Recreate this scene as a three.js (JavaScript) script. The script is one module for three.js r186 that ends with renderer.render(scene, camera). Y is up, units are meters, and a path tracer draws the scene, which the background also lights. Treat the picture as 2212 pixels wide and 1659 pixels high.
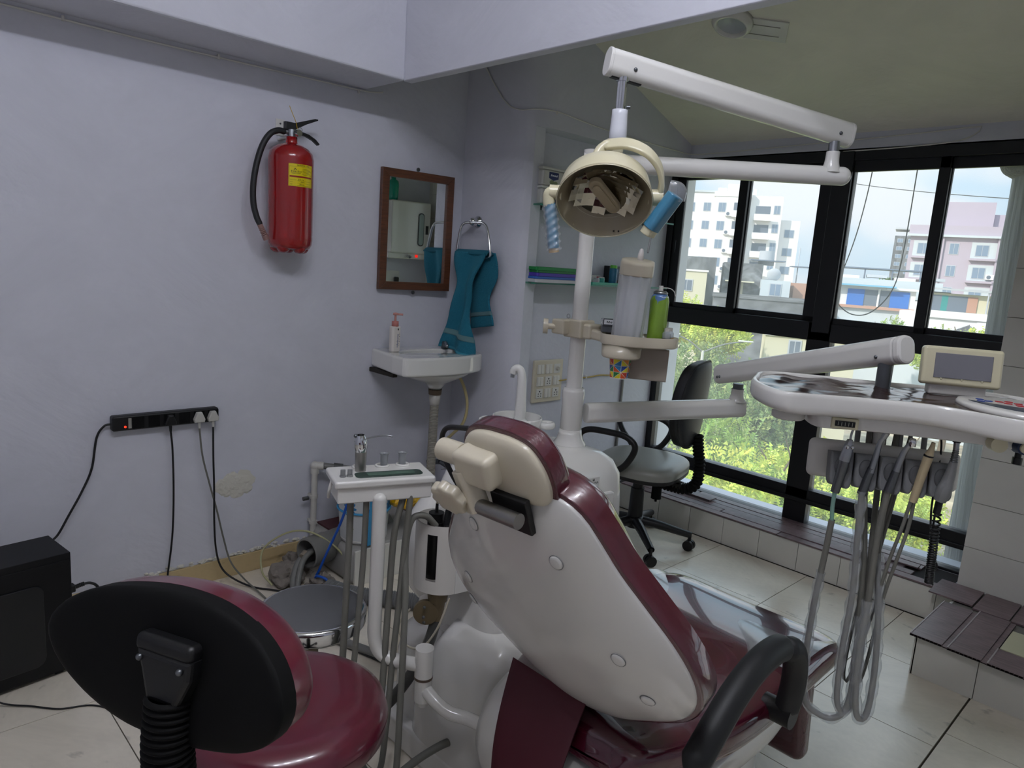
import * as THREE from 'three';
import { RoundedBoxGeometry } from 'three/addons/geometries/RoundedBoxGeometry.js';
import { mergeGeometries, mergeVertices, toCreasedNormals } from 'three/addons/utils/BufferGeometryUtils.js';
import { ImprovedNoise } from 'three/addons/math/ImprovedNoise.js';

// ---------------------------------------------------------------- camera, sky, sun, exposure
const scene = new THREE.Scene();
const renderer = new THREE.WebGLRenderer();
renderer.toneMapping = THREE.LinearToneMapping;
renderer.toneMappingExposure = 1.0;
renderer.shadowMap.enabled = true;

const camera = new THREE.PerspectiveCamera(2 * Math.atan(829.5 / 1534) * 180 / Math.PI, 4 / 3, 0.02, 900);
camera.position.set(0, 1.4, 0);
camera.quaternion.setFromRotationMatrix(new THREE.Matrix4().set(
  0.69033167, -0.17029098, 0.70316653, 0,
  0.06880669, 0.98295272, 0.17049808, 0,
  -0.72021373, -0.06931767, 0.69028055, 0, 0, 0, 0, 1));

const perlin = new ImprovedNoise();
function fbm(x, y, z, o = 4) { let s = 0, a = 0.5, f = 1; for (let i = 0; i < o; i++) { s += a * perlin.noise(x * f, y * f, z * f); a *= 0.5; f *= 2.03; } return s; }
{ // daylight sky: pale hazy blue with soft white cloud
  const w = 1024, h = 512, d = new Float32Array(w * h * 4);
  for (let j = 0; j < h; j++) for (let i = 0; i < w; i++) {
    const th = (j + 0.5) / h * Math.PI - Math.PI / 2, ph = (i + 0.5) / w * 2 * Math.PI;
    const x = Math.cos(th) * Math.cos(ph), y = Math.sin(th), z = Math.cos(th) * Math.sin(ph);
    const up = Math.max(0, y);
    const k = 1 / (0.35 + up);
    let c = THREE.MathUtils.smoothstep(fbm(x * k * 2.2 + 3.1, z * k * 2.2 - 1.7, 0.4, 5) + 0.14 - 0.10 * up, -0.12, 0.30);
    const o = (j * w + i) * 4, low = Math.exp(-up * 5);
    const b = [0.38 + 0.17 * low, 0.60 + 0.08 * low, 0.78];
    const cl = [0.70, 0.75, 0.80];
    for (let q = 0; q < 3; q++) d[o + q] = SKY() * (1 + 1.6 * up) * (b[q] * (1 - c) + cl[q] * c);
    d[o + 3] = 1;
  }
  const t = new THREE.DataTexture(d, w, h, THREE.RGBAFormat, THREE.FloatType);
  t.mapping = THREE.EquirectangularReflectionMapping; t.magFilter = THREE.LinearFilter; t.minFilter = THREE.LinearFilter; t.needsUpdate = true;
  scene.background = t;
}
function SKY() { return 1.3; }
const LAMP = 1.03;   // each of four points along the tube
const sun = new THREE.DirectionalLight(0xfff8ee, 3.9);
sun.position.set(-30, 62, 46); sun.target.position.set(0, 0, -40);
sun.castShadow = true; sun.shadow.radius = 3;
Object.assign(sun.shadow.camera, { left: -120, right: 120, top: 120, bottom: -120, near: 1, far: 300 });
scene.add(sun, sun.target);

// ---------------------------------------------------------------- helpers
function rngOf(seed) { let a = seed >>> 0; return () => { a = (a + 0x6D2B79F5) >>> 0; let t = a; t = Math.imul(t ^ (t >>> 15), t | 1); t ^= t + Math.imul(t ^ (t >>> 7), t | 61); return ((t ^ (t >>> 14)) >>> 0) / 4294967296; }; }
const rnd = rngOf(7);
const V = (x, y, z) => new THREE.Vector3(x, y, z);
const taken = {};
function numbered(n) { const k = taken[n] = (taken[n] ?? -1) + 1; return k ? `${n}_${String(k).padStart(3, '0')}` : n; }
const baseOf = new Map();
// a thing: a Group standing at its base; its parts are given in world metres (local = true: in the thing's own axes)
function thing(name, label, category, base = [0, 0, 0], { turn = 0, group, local = false, kind } = {}) {
  const o = new THREE.Group(); o.name = numbered(name); o.position.set(...base); o.rotation.y = turn;
  o.userData = { label, category }; if (group) o.userData.group = group; if (kind) o.userData.kind = kind;
  scene.add(o); baseOf.set(o, local ? [0, 0, 0] : base); return o;
}
function part(parent, name, geo, mat, label) {
  const b = baseOf.get(parent); if (b[0] || b[1] || b[2]) geo.translate(-b[0], -b[1], -b[2]);
  const m = new THREE.Mesh(geo, mat); m.name = name; m.castShadow = m.receiveShadow = true; if (label) m.userData.label = label;
  parent.add(m); baseOf.set(m, b); return m;
}
// a thing that is one mesh, with its origin at its base
function solo(name, label, category, base, geo, mat, { group, local = false, kind } = {}) {
  if (!local) geo.translate(-base[0], -base[1], -base[2]);
  const m = new THREE.Mesh(geo, mat); m.name = numbered(name); m.position.set(...base); m.castShadow = m.receiveShadow = true;
  m.userData = { label, category }; if (group) m.userData.group = group; if (kind) m.userData.kind = kind;
  scene.add(m); baseOf.set(m, local ? [0, 0, 0] : base); return m;
}
function struct(name, geo, mat, label, category) {
  const m = new THREE.Mesh(geo, mat); m.name = name; m.castShadow = m.receiveShadow = true;
  m.userData = { kind: 'structure', label, category }; scene.add(m); baseOf.set(m, [0, 0, 0]); return m;
}
const T = (g, x = 0, y = 0, z = 0, rx = 0, ry = 0, rz = 0) => { if (rx) g.rotateX(rx); if (ry) g.rotateY(ry); if (rz) g.rotateZ(rz); return g.translate(x, y, z); };
function merge(list) { return mergeGeometries(list.map(g => { const n = g.index ? g.toNonIndexed() : g; for (const k of Object.keys(n.attributes)) if (!['position', 'normal', 'uv'].includes(k)) n.deleteAttribute(k); return n; })); }
// box from corner to corner
function box(x0, x1, y0, y1, z0, z1, r = 0) {
  const w = Math.abs(x1 - x0), h = Math.abs(y1 - y0), d = Math.abs(z1 - z0);
  const g = r ? new RoundedBoxGeometry(w, h, d, 3, Math.min(r, w / 2.01, h / 2.01, d / 2.01)) : new THREE.BoxGeometry(w, h, d);
  return g.translate((x0 + x1) / 2, (y0 + y1) / 2, (z0 + z1) / 2);
}
const cbox = (w, h, d, r = 0, x = 0, y = 0, z = 0, rx = 0, ry = 0, rz = 0) => T(box(-w / 2, w / 2, -h / 2, h / 2, -d / 2, d / 2, r), x, y, z, rx, ry, rz);
const cyl = (r0, r1, h, n = 28) => new THREE.CylinderGeometry(r1, r0, h, n).translate(0, h / 2, 0);   // r0 at the bottom, y from 0 to h
const lathe = (pts, n = 40) => new THREE.LatheGeometry(pts.map(p => new THREE.Vector2(Math.max(p[0], 1e-5), p[1])), n);
const arr = p => p.map(q => Array.isArray(q) ? V(...q) : q);
// round rod between two points
function rod(a, b, r0, r1 = r0, n = 16) {
  a = V(...a); b = V(...b); const d = b.clone().sub(a), g = cyl(r0, r1, d.length(), n);
  g.applyQuaternion(new THREE.Quaternion().setFromUnitVectors(V(0, 1, 0), d.normalize())); return g.translate(a.x, a.y, a.z);
}
function tube(points, r, n = 10, seg = 0, closed = false, tension = 0.5) {
  const c = new THREE.CatmullRomCurve3(arr(points), closed, 'catmullrom', tension);
  const g = new THREE.TubeGeometry(c, seg || Math.max(16, points.length * 10), r, n, closed);
  if (closed) return g;
  const caps = [0, 1].map(t => { const p = c.getPoint(t); return new THREE.SphereGeometry(r * 0.995, n, 6).translate(p.x, p.y, p.z); });
  return merge([g, ...caps]);
}
// tube whose radius changes along its length: rf(t, around)
function hose(points, rf, n = 12, seg = 200) {
  const c = new THREE.CatmullRomCurve3(arr(points), false, 'catmullrom', 0.5), g = new THREE.TubeGeometry(c, seg, 1, n, false), p = g.attributes.position;
  for (let i = 0; i <= seg; i++) { const o = c.getPointAt(i / seg); for (let j = 0; j <= n; j++) { const k = i * (n + 1) + j, r = rf(i / seg, j % n / n); p.setXYZ(k, o.x + (p.getX(k) - o.x) * r, o.y + (p.getY(k) - o.y) * r, o.z + (p.getZ(k) - o.z) * r); } }
  g.computeVertexNormals(); return g;
}
function rrect(w, h, r) {
  const s = new THREE.Shape(), x = -w / 2, y = -h / 2; r = Math.min(r, w / 2 - 1e-4, h / 2 - 1e-4);
  s.moveTo(x + r, y); s.lineTo(x + w - r, y); s.absarc(x + w - r, y + r, r, -Math.PI / 2, 0); s.lineTo(x + w, y + h - r); s.absarc(x + w - r, y + h - r, r, 0, Math.PI / 2);
  s.lineTo(x + r, y + h); s.absarc(x + r, y + h - r, r, Math.PI / 2, Math.PI); s.lineTo(x, y + r); s.absarc(x + r, y + r, r, Math.PI, 1.5 * Math.PI); return s;
}
const extrude = (shape, depth, bevel = 0, seg = 2, curve = 10) => new THREE.ExtrudeGeometry(shape, { depth: depth - 2 * bevel, bevelEnabled: bevel > 0, bevelThickness: bevel, bevelSize: bevel, bevelOffset: -bevel, bevelSegments: seg, curveSegments: curve }).translate(0, 0, bevel);
function polyShape(pts) { const s = new THREE.Shape(); pts.forEach((p, i) => i ? s.lineTo(p[0], p[1]) : s.moveTo(p[0], p[1])); return s; }
// straight arm of rounded section (w across, h tall) from a to b
function bar(a, b, w, h, r, bevel = 0.002, up = [0, 1, 0]) {
  a = V(...a); b = V(...b); const z = b.clone().sub(a), L = z.length(); z.normalize();
  const x = V(...up).cross(z).normalize(), y = z.clone().cross(x);
  return extrude(rrect(w, h, r), L, bevel).applyMatrix4(new THREE.Matrix4().makeBasis(x, y, z).setPosition(a));
}
function basis(x, y, z, at) { return new THREE.Matrix4().makeBasis(V(...x).normalize(), V(...y).normalize(), V(...z).normalize()).setPosition(...at); }
function smoothLoop(pts, n = 72) { const c = new THREE.CatmullRomCurve3(pts.map(p => V(p[0], p[1], 0)), true, 'centripetal'); return c.getSpacedPoints(n).slice(0, n).map(p => [p.x, p.y]); }
// closed skin through rings of equal length, ends closed to their middles
function skin(rings, flat = false) {
  const n = rings[0].length, P = [], I = [], U = []; let uu = 0;
  rings.forEach((r, k) => { r.forEach((p, i) => { P.push(...p); U.push(i / n, k / (rings.length - 1)); }); });
  for (let k = 0; k < rings.length - 1; k++) for (let i = 0; i < n; i++) { const a = k * n + i, b = k * n + (i + 1) % n, c = a + n, d = b + n; I.push(a, b, d, a, d, c); }
  for (const [k, s] of [[0, 1], [rings.length - 1, 0]]) {
    const m = rings[k].reduce((q, p) => [q[0] + p[0] / n, q[1] + p[1] / n, q[2] + p[2] / n], [0, 0, 0]), e = P.length / 3; P.push(...m); U.push(0.5, s ? 0 : 1);
    for (let i = 0; i < n; i++) { const a = k * n + i, b = k * n + (i + 1) % n; s ? I.push(e, b, a) : I.push(e, a, b); }
  }
  const g = new THREE.BufferGeometry(); g.setAttribute('position', new THREE.Float32BufferAttribute(P, 3)); g.setAttribute('uv', new THREE.Float32BufferAttribute(U, 2)); g.setIndex(I); g.computeVertexNormals();
  return g;
}
// cushion or domed shell over an outline in its xy plane: front bulges to +z, back to -z
function pillow(outline, front, back, { p = 2.5, q = 2, edge = 0.0, n = 72, warp } = {}) {
  const o = smoothLoop(outline, n), c = o.reduce((s, v) => [s[0] + v[0] / n, s[1] + v[1] / n], [0, 0]);
  const R = [0.04, 0.2, 0.4, 0.58, 0.72, 0.83, 0.91, 0.96, 0.99, 1], rings = [];
  const z = (r, H) => H * Math.pow(Math.max(0, 1 - Math.pow(r, p)), 1 / q);
  const mk = (r, zz) => o.map(v => { const x = c[0] + (v[0] - c[0]) * r, y = c[1] + (v[1] - c[1]) * r; return [x, y, warp ? warp(x, y, zz) : zz]; });
  for (const r of R) rings.push(mk(r, -edge - z(r, back)));
  for (const r of [...R].reverse()) rings.push(mk(r, edge + z(r, front)));
  const g = skin(rings);
  return g;
}
// ribbed bellows radius
const ribs = (n, r, a) => t => r + a * Math.abs(Math.sin(t * n * Math.PI));
// uv in metres from position, by the way a face points
function uvm(g, s = 1) {
  if (g.index) g = g.toNonIndexed(); const p = g.attributes.position, n = g.attributes.normal, u = new Float32Array(p.count * 2);
  for (let i = 0; i < p.count; i++) { const a = Math.abs(n.getX(i)), b = Math.abs(n.getY(i)), c = Math.abs(n.getZ(i)), x = p.getX(i), y = p.getY(i), z = p.getZ(i);
    if (a >= b && a >= c) { u[2 * i] = z * s; u[2 * i + 1] = y * s; } else if (b >= c) { u[2 * i] = x * s; u[2 * i + 1] = z * s; } else { u[2 * i] = x * s; u[2 * i + 1] = y * s; } }
  g.setAttribute('uv', new THREE.BufferAttribute(u, 2)); return g;
}
function tex(w, h, fn, srgb = true) {
  const d = new Uint8Array(w * h * 4);
  for (let j = 0; j < h; j++) for (let i = 0; i < w; i++) { const c = fn(i / w, j / h, i, j), o = (j * w + i) * 4; for (let q = 0; q < 3; q++) d[o + q] = Math.max(0, Math.min(255, (Array.isArray(c) ? c[q] : c) * 255)); d[o + 3] = 255; }
  const t = new THREE.DataTexture(d, w, h); t.wrapS = t.wrapT = THREE.RepeatWrapping; t.magFilter = THREE.LinearFilter; t.minFilter = THREE.LinearMipmapLinearFilter; t.generateMipmaps = true;
  if (srgb) t.colorSpace = THREE.SRGBColorSpace; t.needsUpdate = true; return t;
}
// noise that repeats over the unit square
const tn = (u, v, f, s = 0, o = 4) => { const a = u * 2 * Math.PI, b = v * 2 * Math.PI, k = f / 6.2832; return fbm(Math.cos(a) * k + 11 + s, Math.sin(a) * k + Math.cos(b) * k * 1.31 + 5, Math.sin(b) * k * 1.31 + s * 1.7, o); };
function canvasTex(w, h, draw) { const c = document.createElement('canvas'); c.width = w; c.height = h; const x = c.getContext('2d'); draw(x, w, h); const t = new THREE.CanvasTexture(c); t.colorSpace = THREE.SRGBColorSpace; return t; }
const mat = (color, roughness = 0.5, o = {}) => new THREE.MeshPhysicalMaterial({ color, roughness, ...o });

// ---------------------------------------------------------------- materials
const grainT = tex(512, 512, (u, v) => 0.5 + 0.9 * tn(u, v, 26, 2, 5), false);
const fineT = tex(256, 256, () => rnd(), false);
const wallMap = tex(512, 512, (u, v) => { const a = tn(u, v, 7, 3, 5), b = tn(u, v, 30, 9, 3); const k = 0.965 + 0.03 * a + 0.012 * b; return [0.845 * k, 0.848 * k, 0.882 * k]; });
const whiteMap = tex(512, 512, (u, v) => { const a = tn(u, v, 6, 13, 5), k = 0.97 + 0.04 * a; return [0.88 * k, 0.87 * k, 0.83 * k]; });
const ceilMap = tex(512, 512, (u, v) => { const a = tn(u, v, 6, 23, 5), k = 0.97 + 0.04 * a; return [0.95 * k, 0.935 * k, 0.875 * k]; });
const floorMap = tex(1024, 1024, (u, v) => { const a = tn(u, v, 9, 5, 5), b = tn(u, v, 60, 8, 2), s = Math.max(0, tn(u, v, 16, 31, 5) - 0.27) * 1.6; const k = 0.96 + 0.05 * a + 0.03 * b - 0.5 * s; return [0.935 * k, 0.90 * k, 0.83 * k]; });
const M = {
  paint: new THREE.MeshPhysicalMaterial({ map: wallMap, roughness: 0.75, bumpMap: grainT, bumpScale: 0.0012 }),
  ceil: new THREE.MeshPhysicalMaterial({ map: ceilMap, roughness: 0.5, bumpMap: grainT, bumpScale: 0.0015 }),
  tileFloor: new THREE.MeshPhysicalMaterial({ map: floorMap, roughness: 0.26, clearcoat: 0.5, clearcoatRoughness: 0.18 }),
  grout: mat(0x4a4438, 0.9),
  tileWhite: new THREE.MeshPhysicalMaterial({ map: whiteMap, roughness: 0.28 }),
  groutPale: mat(0x77746c, 0.9),
  frame: mat(0x07080d, 0.42),
  white: mat(0xdedcd6, 0.22, { clearcoat: 0.5, clearcoatRoughness: 0.08 }),
  whiteMatt: mat(0xd8d6cf, 0.5),
  ceramic: mat(0xe6e5df, 0.1, { clearcoat: 1, clearcoatRoughness: 0.04 }),
  cream: mat(0xd3ccac, 0.3, { clearcoat: 0.3, clearcoatRoughness: 0.15 }),
  ivory: mat(0xcfc6b0, 0.3, { clearcoat: 0.3, clearcoatRoughness: 0.15 }),
  grey: mat(0x7d7e7e, 0.42),
  greyDark: mat(0x4b4c4a, 0.5),
  hoseGrey: mat(0x6b6a62, 0.5),
  black: mat(0x08080a, 0.45),
  blackSoft: mat(0x050505, 0.72, { specularIntensity: 0.4 }),
  rubber: mat(0x17181a, 0.55),
  chrome: mat(0xd6d8da, 0.09, { metalness: 1 }),
  steel: mat(0xa2a5a8, 0.28, { metalness: 1 }),
  steelDark: mat(0x6a6d70, 0.33, { metalness: 0.9 }),
  brush: mat(0x9b9a97, 0.38, { metalness: 1 }),
  maroon: mat(0x4c0e1f, 0.34, { clearcoat: 1, clearcoatRoughness: 0.06 }),
  maroonMatt: mat(0x4a0b1c, 0.6),
  red: mat(0x8e0609, 0.25, { clearcoat: 0.7, clearcoatRoughness: 0.08 }),
  teal: mat(0x1c6f85, 0.95, { sheen: 0.6, sheenColor: new THREE.Color(0x4fa5b5), sheenRoughness: 0.6, bumpMap: fineT, bumpScale: 0.003 }),
  pvc: mat(0xc9c6be, 0.4), pvcGrey: mat(0x74736f, 0.5),
  plank: new THREE.MeshPhysicalMaterial({ color: 0xffffff, roughness: 0.38, map: tex(512, 512, (u, v) => { const a = tn(u, v, 8, 41, 5), b = fbm(u * 3, v * 60, 2, 3), k = 0.9 + 0.18 * a + 0.25 * b; return [0.50 * k, 0.42 * k, 0.425 * k]; }) }),
  plankDark: mat(0x1c1413, 0.8),
  glass: new THREE.MeshPhysicalMaterial({ color: 0xffffff, roughness: 0.29, transmission: 0.98, thickness: 0, ior: 1.45 }),
  shelfGlass: new THREE.MeshPhysicalMaterial({ color: 0x9fd8c4, roughness: 0.05, transmission: 0.9, thickness: 0, ior: 1.5 }),
  glassEdge: mat(0x2f7d6a, 0.15),
  film: new THREE.MeshPhysicalMaterial({ color: 0xf2f4f5, roughness: 0.12, transmission: 0.82, thickness: 0, ior: 1.45 }),
  clear: new THREE.MeshPhysicalMaterial({ color: 0xeef2f4, roughness: 0.2, transmission: 0.6, thickness: 0, ior: 1.45 }),
  mirror: mat(0xe9eeec, 0.015, { metalness: 1 }),
};
for (const k of ['bumpMap']) void k;
// ---------------------------------------------------------------- the room
// floor: dark joints under separate tiles
{
  const floor = struct('floor', box(-3.0, 2.0, -0.15, -0.006, -3.7, 1.9), M.grout, 'cream glazed floor tiles with thin dark joints', 'floor');
  const xs = [-2.82, -2.225, -1.733, -1.272, -0.838, -0.457, 0.0, 0.465, 0.93, 1.395, 1.86], zs = []; for (let k = 0; k < 12; k++) zs.push(-3.335 + 0.4675 * k);
  const cache = {};
  for (let i = 0; i < xs.length - 1; i++) for (let k = 0; k < zs.length - 1; k++) {
    const wide = xs[i] === -0.457, off = i >= 5 ? 0.36 : 0, z0 = zs[k] + off, z1 = zs[k + 1] + off, g0 = wide ? 0.005 : 0.0016;
    if (z0 > 1.7) continue;
    const t = part(floor, 'tile', uvm(box(xs[i] + g0, xs[i + 1] - 0.0016, -0.01, 0, z0 + 0.0016, z1 - 0.0016)), M.tileFloor);
    const u = t.geometry.attributes.uv, a = rnd(), b = rnd(); for (let q = 0; q < u.count; q++) u.setXY(q, u.getX(q) * 0.9 + a, u.getY(q) * 0.9 + b);
  }
  for (let i = 5; i < xs.length - 1; i++) part(floor, 'tile', uvm(box(xs[i] + (i === 5 ? 0.005 : 0.0016), xs[i + 1] - 0.0016, -0.01, 0, -3.335, -3.335 + 0.358)), M.tileFloor);
}
const wallLeft = struct('wall_left', uvm(box(-3.0, -2.82, -0.1, 3.05, -2.5, 1.8)), M.paint, 'lilac grey painted plaster wall with power strip, extinguisher and mirror', 'wall');
struct('baseboard_left', (() => { const g = box(-2.82, -2.808, 0, 0.085, -1.5, 1.7, 0.003); return uvm(g); })(), new THREE.MeshPhysicalMaterial({ map: floorMap, color: 0xd8c8a4, roughness: 0.35 }), 'cream tile skirting along the lilac wall', 'skirting');
{ // the corner pier with a rounded edge, the recess beside it and the wall above that recess
  const arc = [[-2.52, -2.33], [-2.46, -2.334], [-2.42, -2.344], [-2.395, -2.358], [-2.382, -2.378]];
  const low = polyShape([[-3.0, 2.33], ...arc.map(p => [p[0], -p[1]]), [-2.40, 2.46], [-2.47, 2.46], [-2.47, 3.8], [-3.0, 3.8]]);
  const high = polyShape([[-3.0, 2.33], ...arc.map(p => [p[0], -p[1]]), [-2.362, 2.43], [-2.36, 2.5], [-2.36, 3.8], [-3.0, 3.8]]);
  const up = (s, y0, y1) => uvm(toCreasedNormals(T(extrude(s, y1 - y0), 0, y0, 0, -Math.PI / 2), 0.6));
  struct('wall_corner', merge([up(low, -0.1, 2.01), up(high, 2.01, 3.0)]), M.paint, 'painted corner pier with rounded edge and shallow shelf recess', 'wall');
}
struct('trim_1', uvm(box(-2.84, -2.53, 2.085, 2.98, -1.76, 1.8, 0.012)), M.paint, 'boxed beam along the top of the left wall', 'beam');
struct('trim_2', uvm(box(-2.54, 2.0, 2.085, 3.0, -1.80, -1.755, 0.006)), M.paint, 'thin drop panel across the room under the ceiling', 'beam');
struct('ceiling', uvm(merge([box(-3.0, 2.0, 2.88, 3.05, -1.78, 1.9)])), M.ceil, 'flat ceiling over the front of the room', 'ceiling');
{ // sloping soffit over the window bay
  const s = polyShape([[1.70, 2.79], [3.63, 2.108], [3.9, 2.08], [3.9, 2.35], [1.70, 3.05]]);
  struct('ceiling_bay', uvm(T(extrude(s, 5.0), -3.0, 0, 0, 0, Math.PI / 2)), M.ceil, 'cream sloping ceiling above the window bay', 'ceiling');
}
struct('wall_back', uvm(box(-3.0, 2.0, -0.1, 3.05, 1.7, 1.9)), M.paint, 'wall behind the viewer', 'wall');
struct('wall_right', uvm(box(1.8, 2.0, -0.1, 3.05, -3.8, 1.9)), M.paint, 'wall on the right of the room', 'wall');
{ // wall round the window: head, low sill block with white riser tiles, tiled pier on the right
  struct('wall_window', uvm(merge([box(-2.5, -0.62, 2.035, 2.6, -3.80, -3.612), box(-2.5, -0.6, -0.1, 0.142, -3.80, -3.36), box(-2.62, -2.46, -0.1, 2.5, -3.85, -3.63)])), M.paint, 'wall head and low sill around the big window', 'wall');
  const sill = struct('window_sill', box(-2.5, -0.62, 0.0, 0.14, -3.36, -3.351), M.groutPale, 'row of white tiles on the low sill under the window', 'sill');
  for (let k = 0; k < 10; k++) { const x = -2.553 + 0.2025 * k; part(sill, 'tile', uvm(box(Math.max(-2.49, x) + 0.0012, x + 0.2013, 0, 0.142, -3.353, -3.345, 0.001)), M.tileWhite); }
  const pier = struct('wall_pier', merge([box(-0.683, 0.06, -0.1, 2.75, -3.80, -3.466), box(0.06, 1.9, -0.1, 0.30, -3.80, -3.466), box(0.06, 1.9, 2.05, 2.75, -3.80, -3.466)]), M.groutPale, 'pier faced with large white glazed tiles right of the window', 'wall');
  for (let c = 0; c < 2; c++) for (let r = 0; r < 11; r++) { const x = -0.688 + 0.3 * c, y = -0.065 + 0.197 * r; part(pier, 'tile', uvm(box(x + 0.001, x + 0.299, y + 0.001, y + 0.196, -3.47, -3.46, 0.0015)), M.tileWhite); }
}
{ // bench block in front of the pier, faced with white tiles
  const b = struct('trim_3', box(-0.646, 1.8, 0, 0.148, -3.47, -2.812), M.groutPale, 'low tiled block standing before the tiled pier', 'step');
  for (let k = 0; k < 6; k++) { const x = -0.652 + 0.2025 * k; part(b, 'tile', uvm(box(x + 0.0012, x + 0.2013, 0, 0.15, -2.815, -2.803, 0.001)), M.tileWhite); }
  for (let k = 0; k < 3; k++) { const z = -3.345 + 0.181 * k; part(b, 'tile', uvm(box(-0.655, -0.645, 0, 0.15, z + 0.001, z + 0.18, 0.001)), M.tileWhite); }
}
{ // short partition beyond the right edge of the view, carrying the water heater that the mirror shows
  struct('wall_partition', uvm(box(-0.33, -0.21, 0.15, 2.4, -3.46, -2.95)), M.paint, 'short partition beside the tiled pier', 'wall');
}
{ // low ledge at the foot of the left corner, white tiles on its face
  const b = struct('trim_4', box(-2.82, -2.43, 0, 0.155, -2.33, -1.52, 0.03), mat(0x9b9994, 0.8), 'low plastered ledge under the wash basin with white tile face', 'step');
  for (let k = 0; k < 4; k++) { const z = -2.33 + 0.2 * k; part(b, 'tile', uvm(box(-2.432, -2.422, 0, 0.155, z + 0.001, z + 0.199, 0.001)), M.tileWhite); }
}
{ // window: black aluminium frame; upper sliding sashes, lower fixed panes
  const w = new THREE.Group(); w.name = 'window_1'; w.position.set(0, 0, 0); w.userData = { kind: 'structure', label: 'wide black framed window with sliding upper panes', category: 'window' }; scene.add(w); baseOf.set(w, [0, 0, 0]);
  const F = (n, x0, x1, y0, y1, z0 = -3.68, z1 = -3.612) => part(w, n, box(x0, x1, y0, y1, z0, z1, 0.004), M.frame);
  const X0 = -2.49, X1 = -0.66;
  F('frame_rail', X0, X1, 1.985, 2.045); F('frame_rail', X0, X1, 1.107, 1.20); F('frame_rail', X0, X1, 0.262, 0.335); F('frame_rail', X0, X1, 0.262, 0.285, -3.7, -3.60);
  F('frame_stile', X0, -2.43, 0.14, 2.03); F('frame_mullion', -1.556, -1.437, 0.14, 1.2); F('frame_mullion', -1.535, -1.445, 1.15, 2.03, -3.68, -3.600);
  F('frame_rail', X0, X1, 0.138, 0.155);
  const sash = (x0, x1, y1, z, l, r) => { F('sash_rail', x0, x1, y1, 1.995, z - 0.012, z + 0.012); F('sash_rail', x0, x1, 1.19, 1.228, z - 0.012, z + 0.012); F('sash_stile', x0, x0 + l, 1.19, 1.995, z - 0.012, z + 0.012); F('sash_stile', x1 - r, x1, 1.19, 1.995, z - 0.012, z + 0.012); };
  sash(-2.44, -1.99, 1.925, -3.635, 0.063, 0.05); sash(-2.03, -1.535, 1.925, -3.660, 0.045, 0.076);
  sash(-1.445, -1.028, 1.935, -3.635, 0.006, 0.047); sash(-1.06, -0.665, 1.938, -3.660, 0.035, 0.002);
  const glass = (x0, x1, y0, y1, z) => part(w, 'pane', box(x0, x1, y0, y1, z - 0.0001, z + 0.0001), M.glass);
  glass(-2.38, -2.03, 1.22, 1.93, -3.635); glass(-1.99, -1.60, 1.22, 1.93, -3.66); glass(-1.44, -1.07, 1.22, 1.94, -3.635); glass(-1.03, -0.66, 1.22, 1.94, -3.66);
  glass(-2.44, -1.55, 0.33, 1.11, -3.65); glass(-1.44, -0.66, 0.33, 1.11, -3.65); glass(-2.44, -1.55, 0.15, 0.27, -3.65); glass(-1.44, -0.66, 0.15, 0.27, -3.65);
  for (const [x, y] of [[-2.405, 1.55], [-1.43, 1.55]]) part(w, 'latch', box(x, x + 0.004, y - 0.035, y + 0.035, -3.623, -3.617, 0.001), M.steelDark);
}
{ // the same glazing goes on beyond the tiled pier, outside the view: its daylight falls on the floor and the sloping ceiling
  const w = new THREE.Group(); w.name = 'window_2'; w.userData = { kind: 'structure', label: 'second black framed window beyond the tiled pier', category: 'window' }; scene.add(w); baseOf.set(w, [0, 0, 0]);
  for (const y of [0.30, 1.13, 2.0]) part(w, 'frame_rail', box(0.06, 1.8, y, y + 0.05, -3.68, -3.62, 0.004), M.frame); for (const x of [0.06, 0.92, 1.75]) part(w, 'frame_stile', box(x, x + 0.05, 0.30, 2.05, -3.68, -3.62, 0.004), M.frame);
  for (const x of [0.10, 0.96]) for (const y of [0.34, 1.17]) part(w, 'pane', box(x, x + 0.84, y, y + 0.84, -3.6501, -3.6499), M.glass);
}
{ // ceiling light batten in front of the drop panel, above the viewer's view
  const t = thing('tube_light', 'white tube light batten fixed to the flat ceiling above the viewer', 'light', [-0.5, 2.88, -0.5]);
  part(t, 'batten', box(-0.535, -0.465, 2.85, 2.88, -1.15, 0.15, 0.006), M.whiteMatt);
  part(t, 'lamp_tube', rod([-0.5, 2.832, -1.12], [-0.5, 2.832, 0.12], 0.014), new THREE.MeshStandardMaterial({ color: 0xffffff, emissive: 0xf2f5ff, emissiveIntensity: 6 }));
  for (const z of [-1.0, -0.66, -0.33, 0.0]) { const l = new THREE.PointLight(0xe9edff, LAMP, 0, 2); l.position.set(-0.5, 2.775, z); l.castShadow = true; l.shadow.radius = 1.8; scene.add(l); }
}
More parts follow.
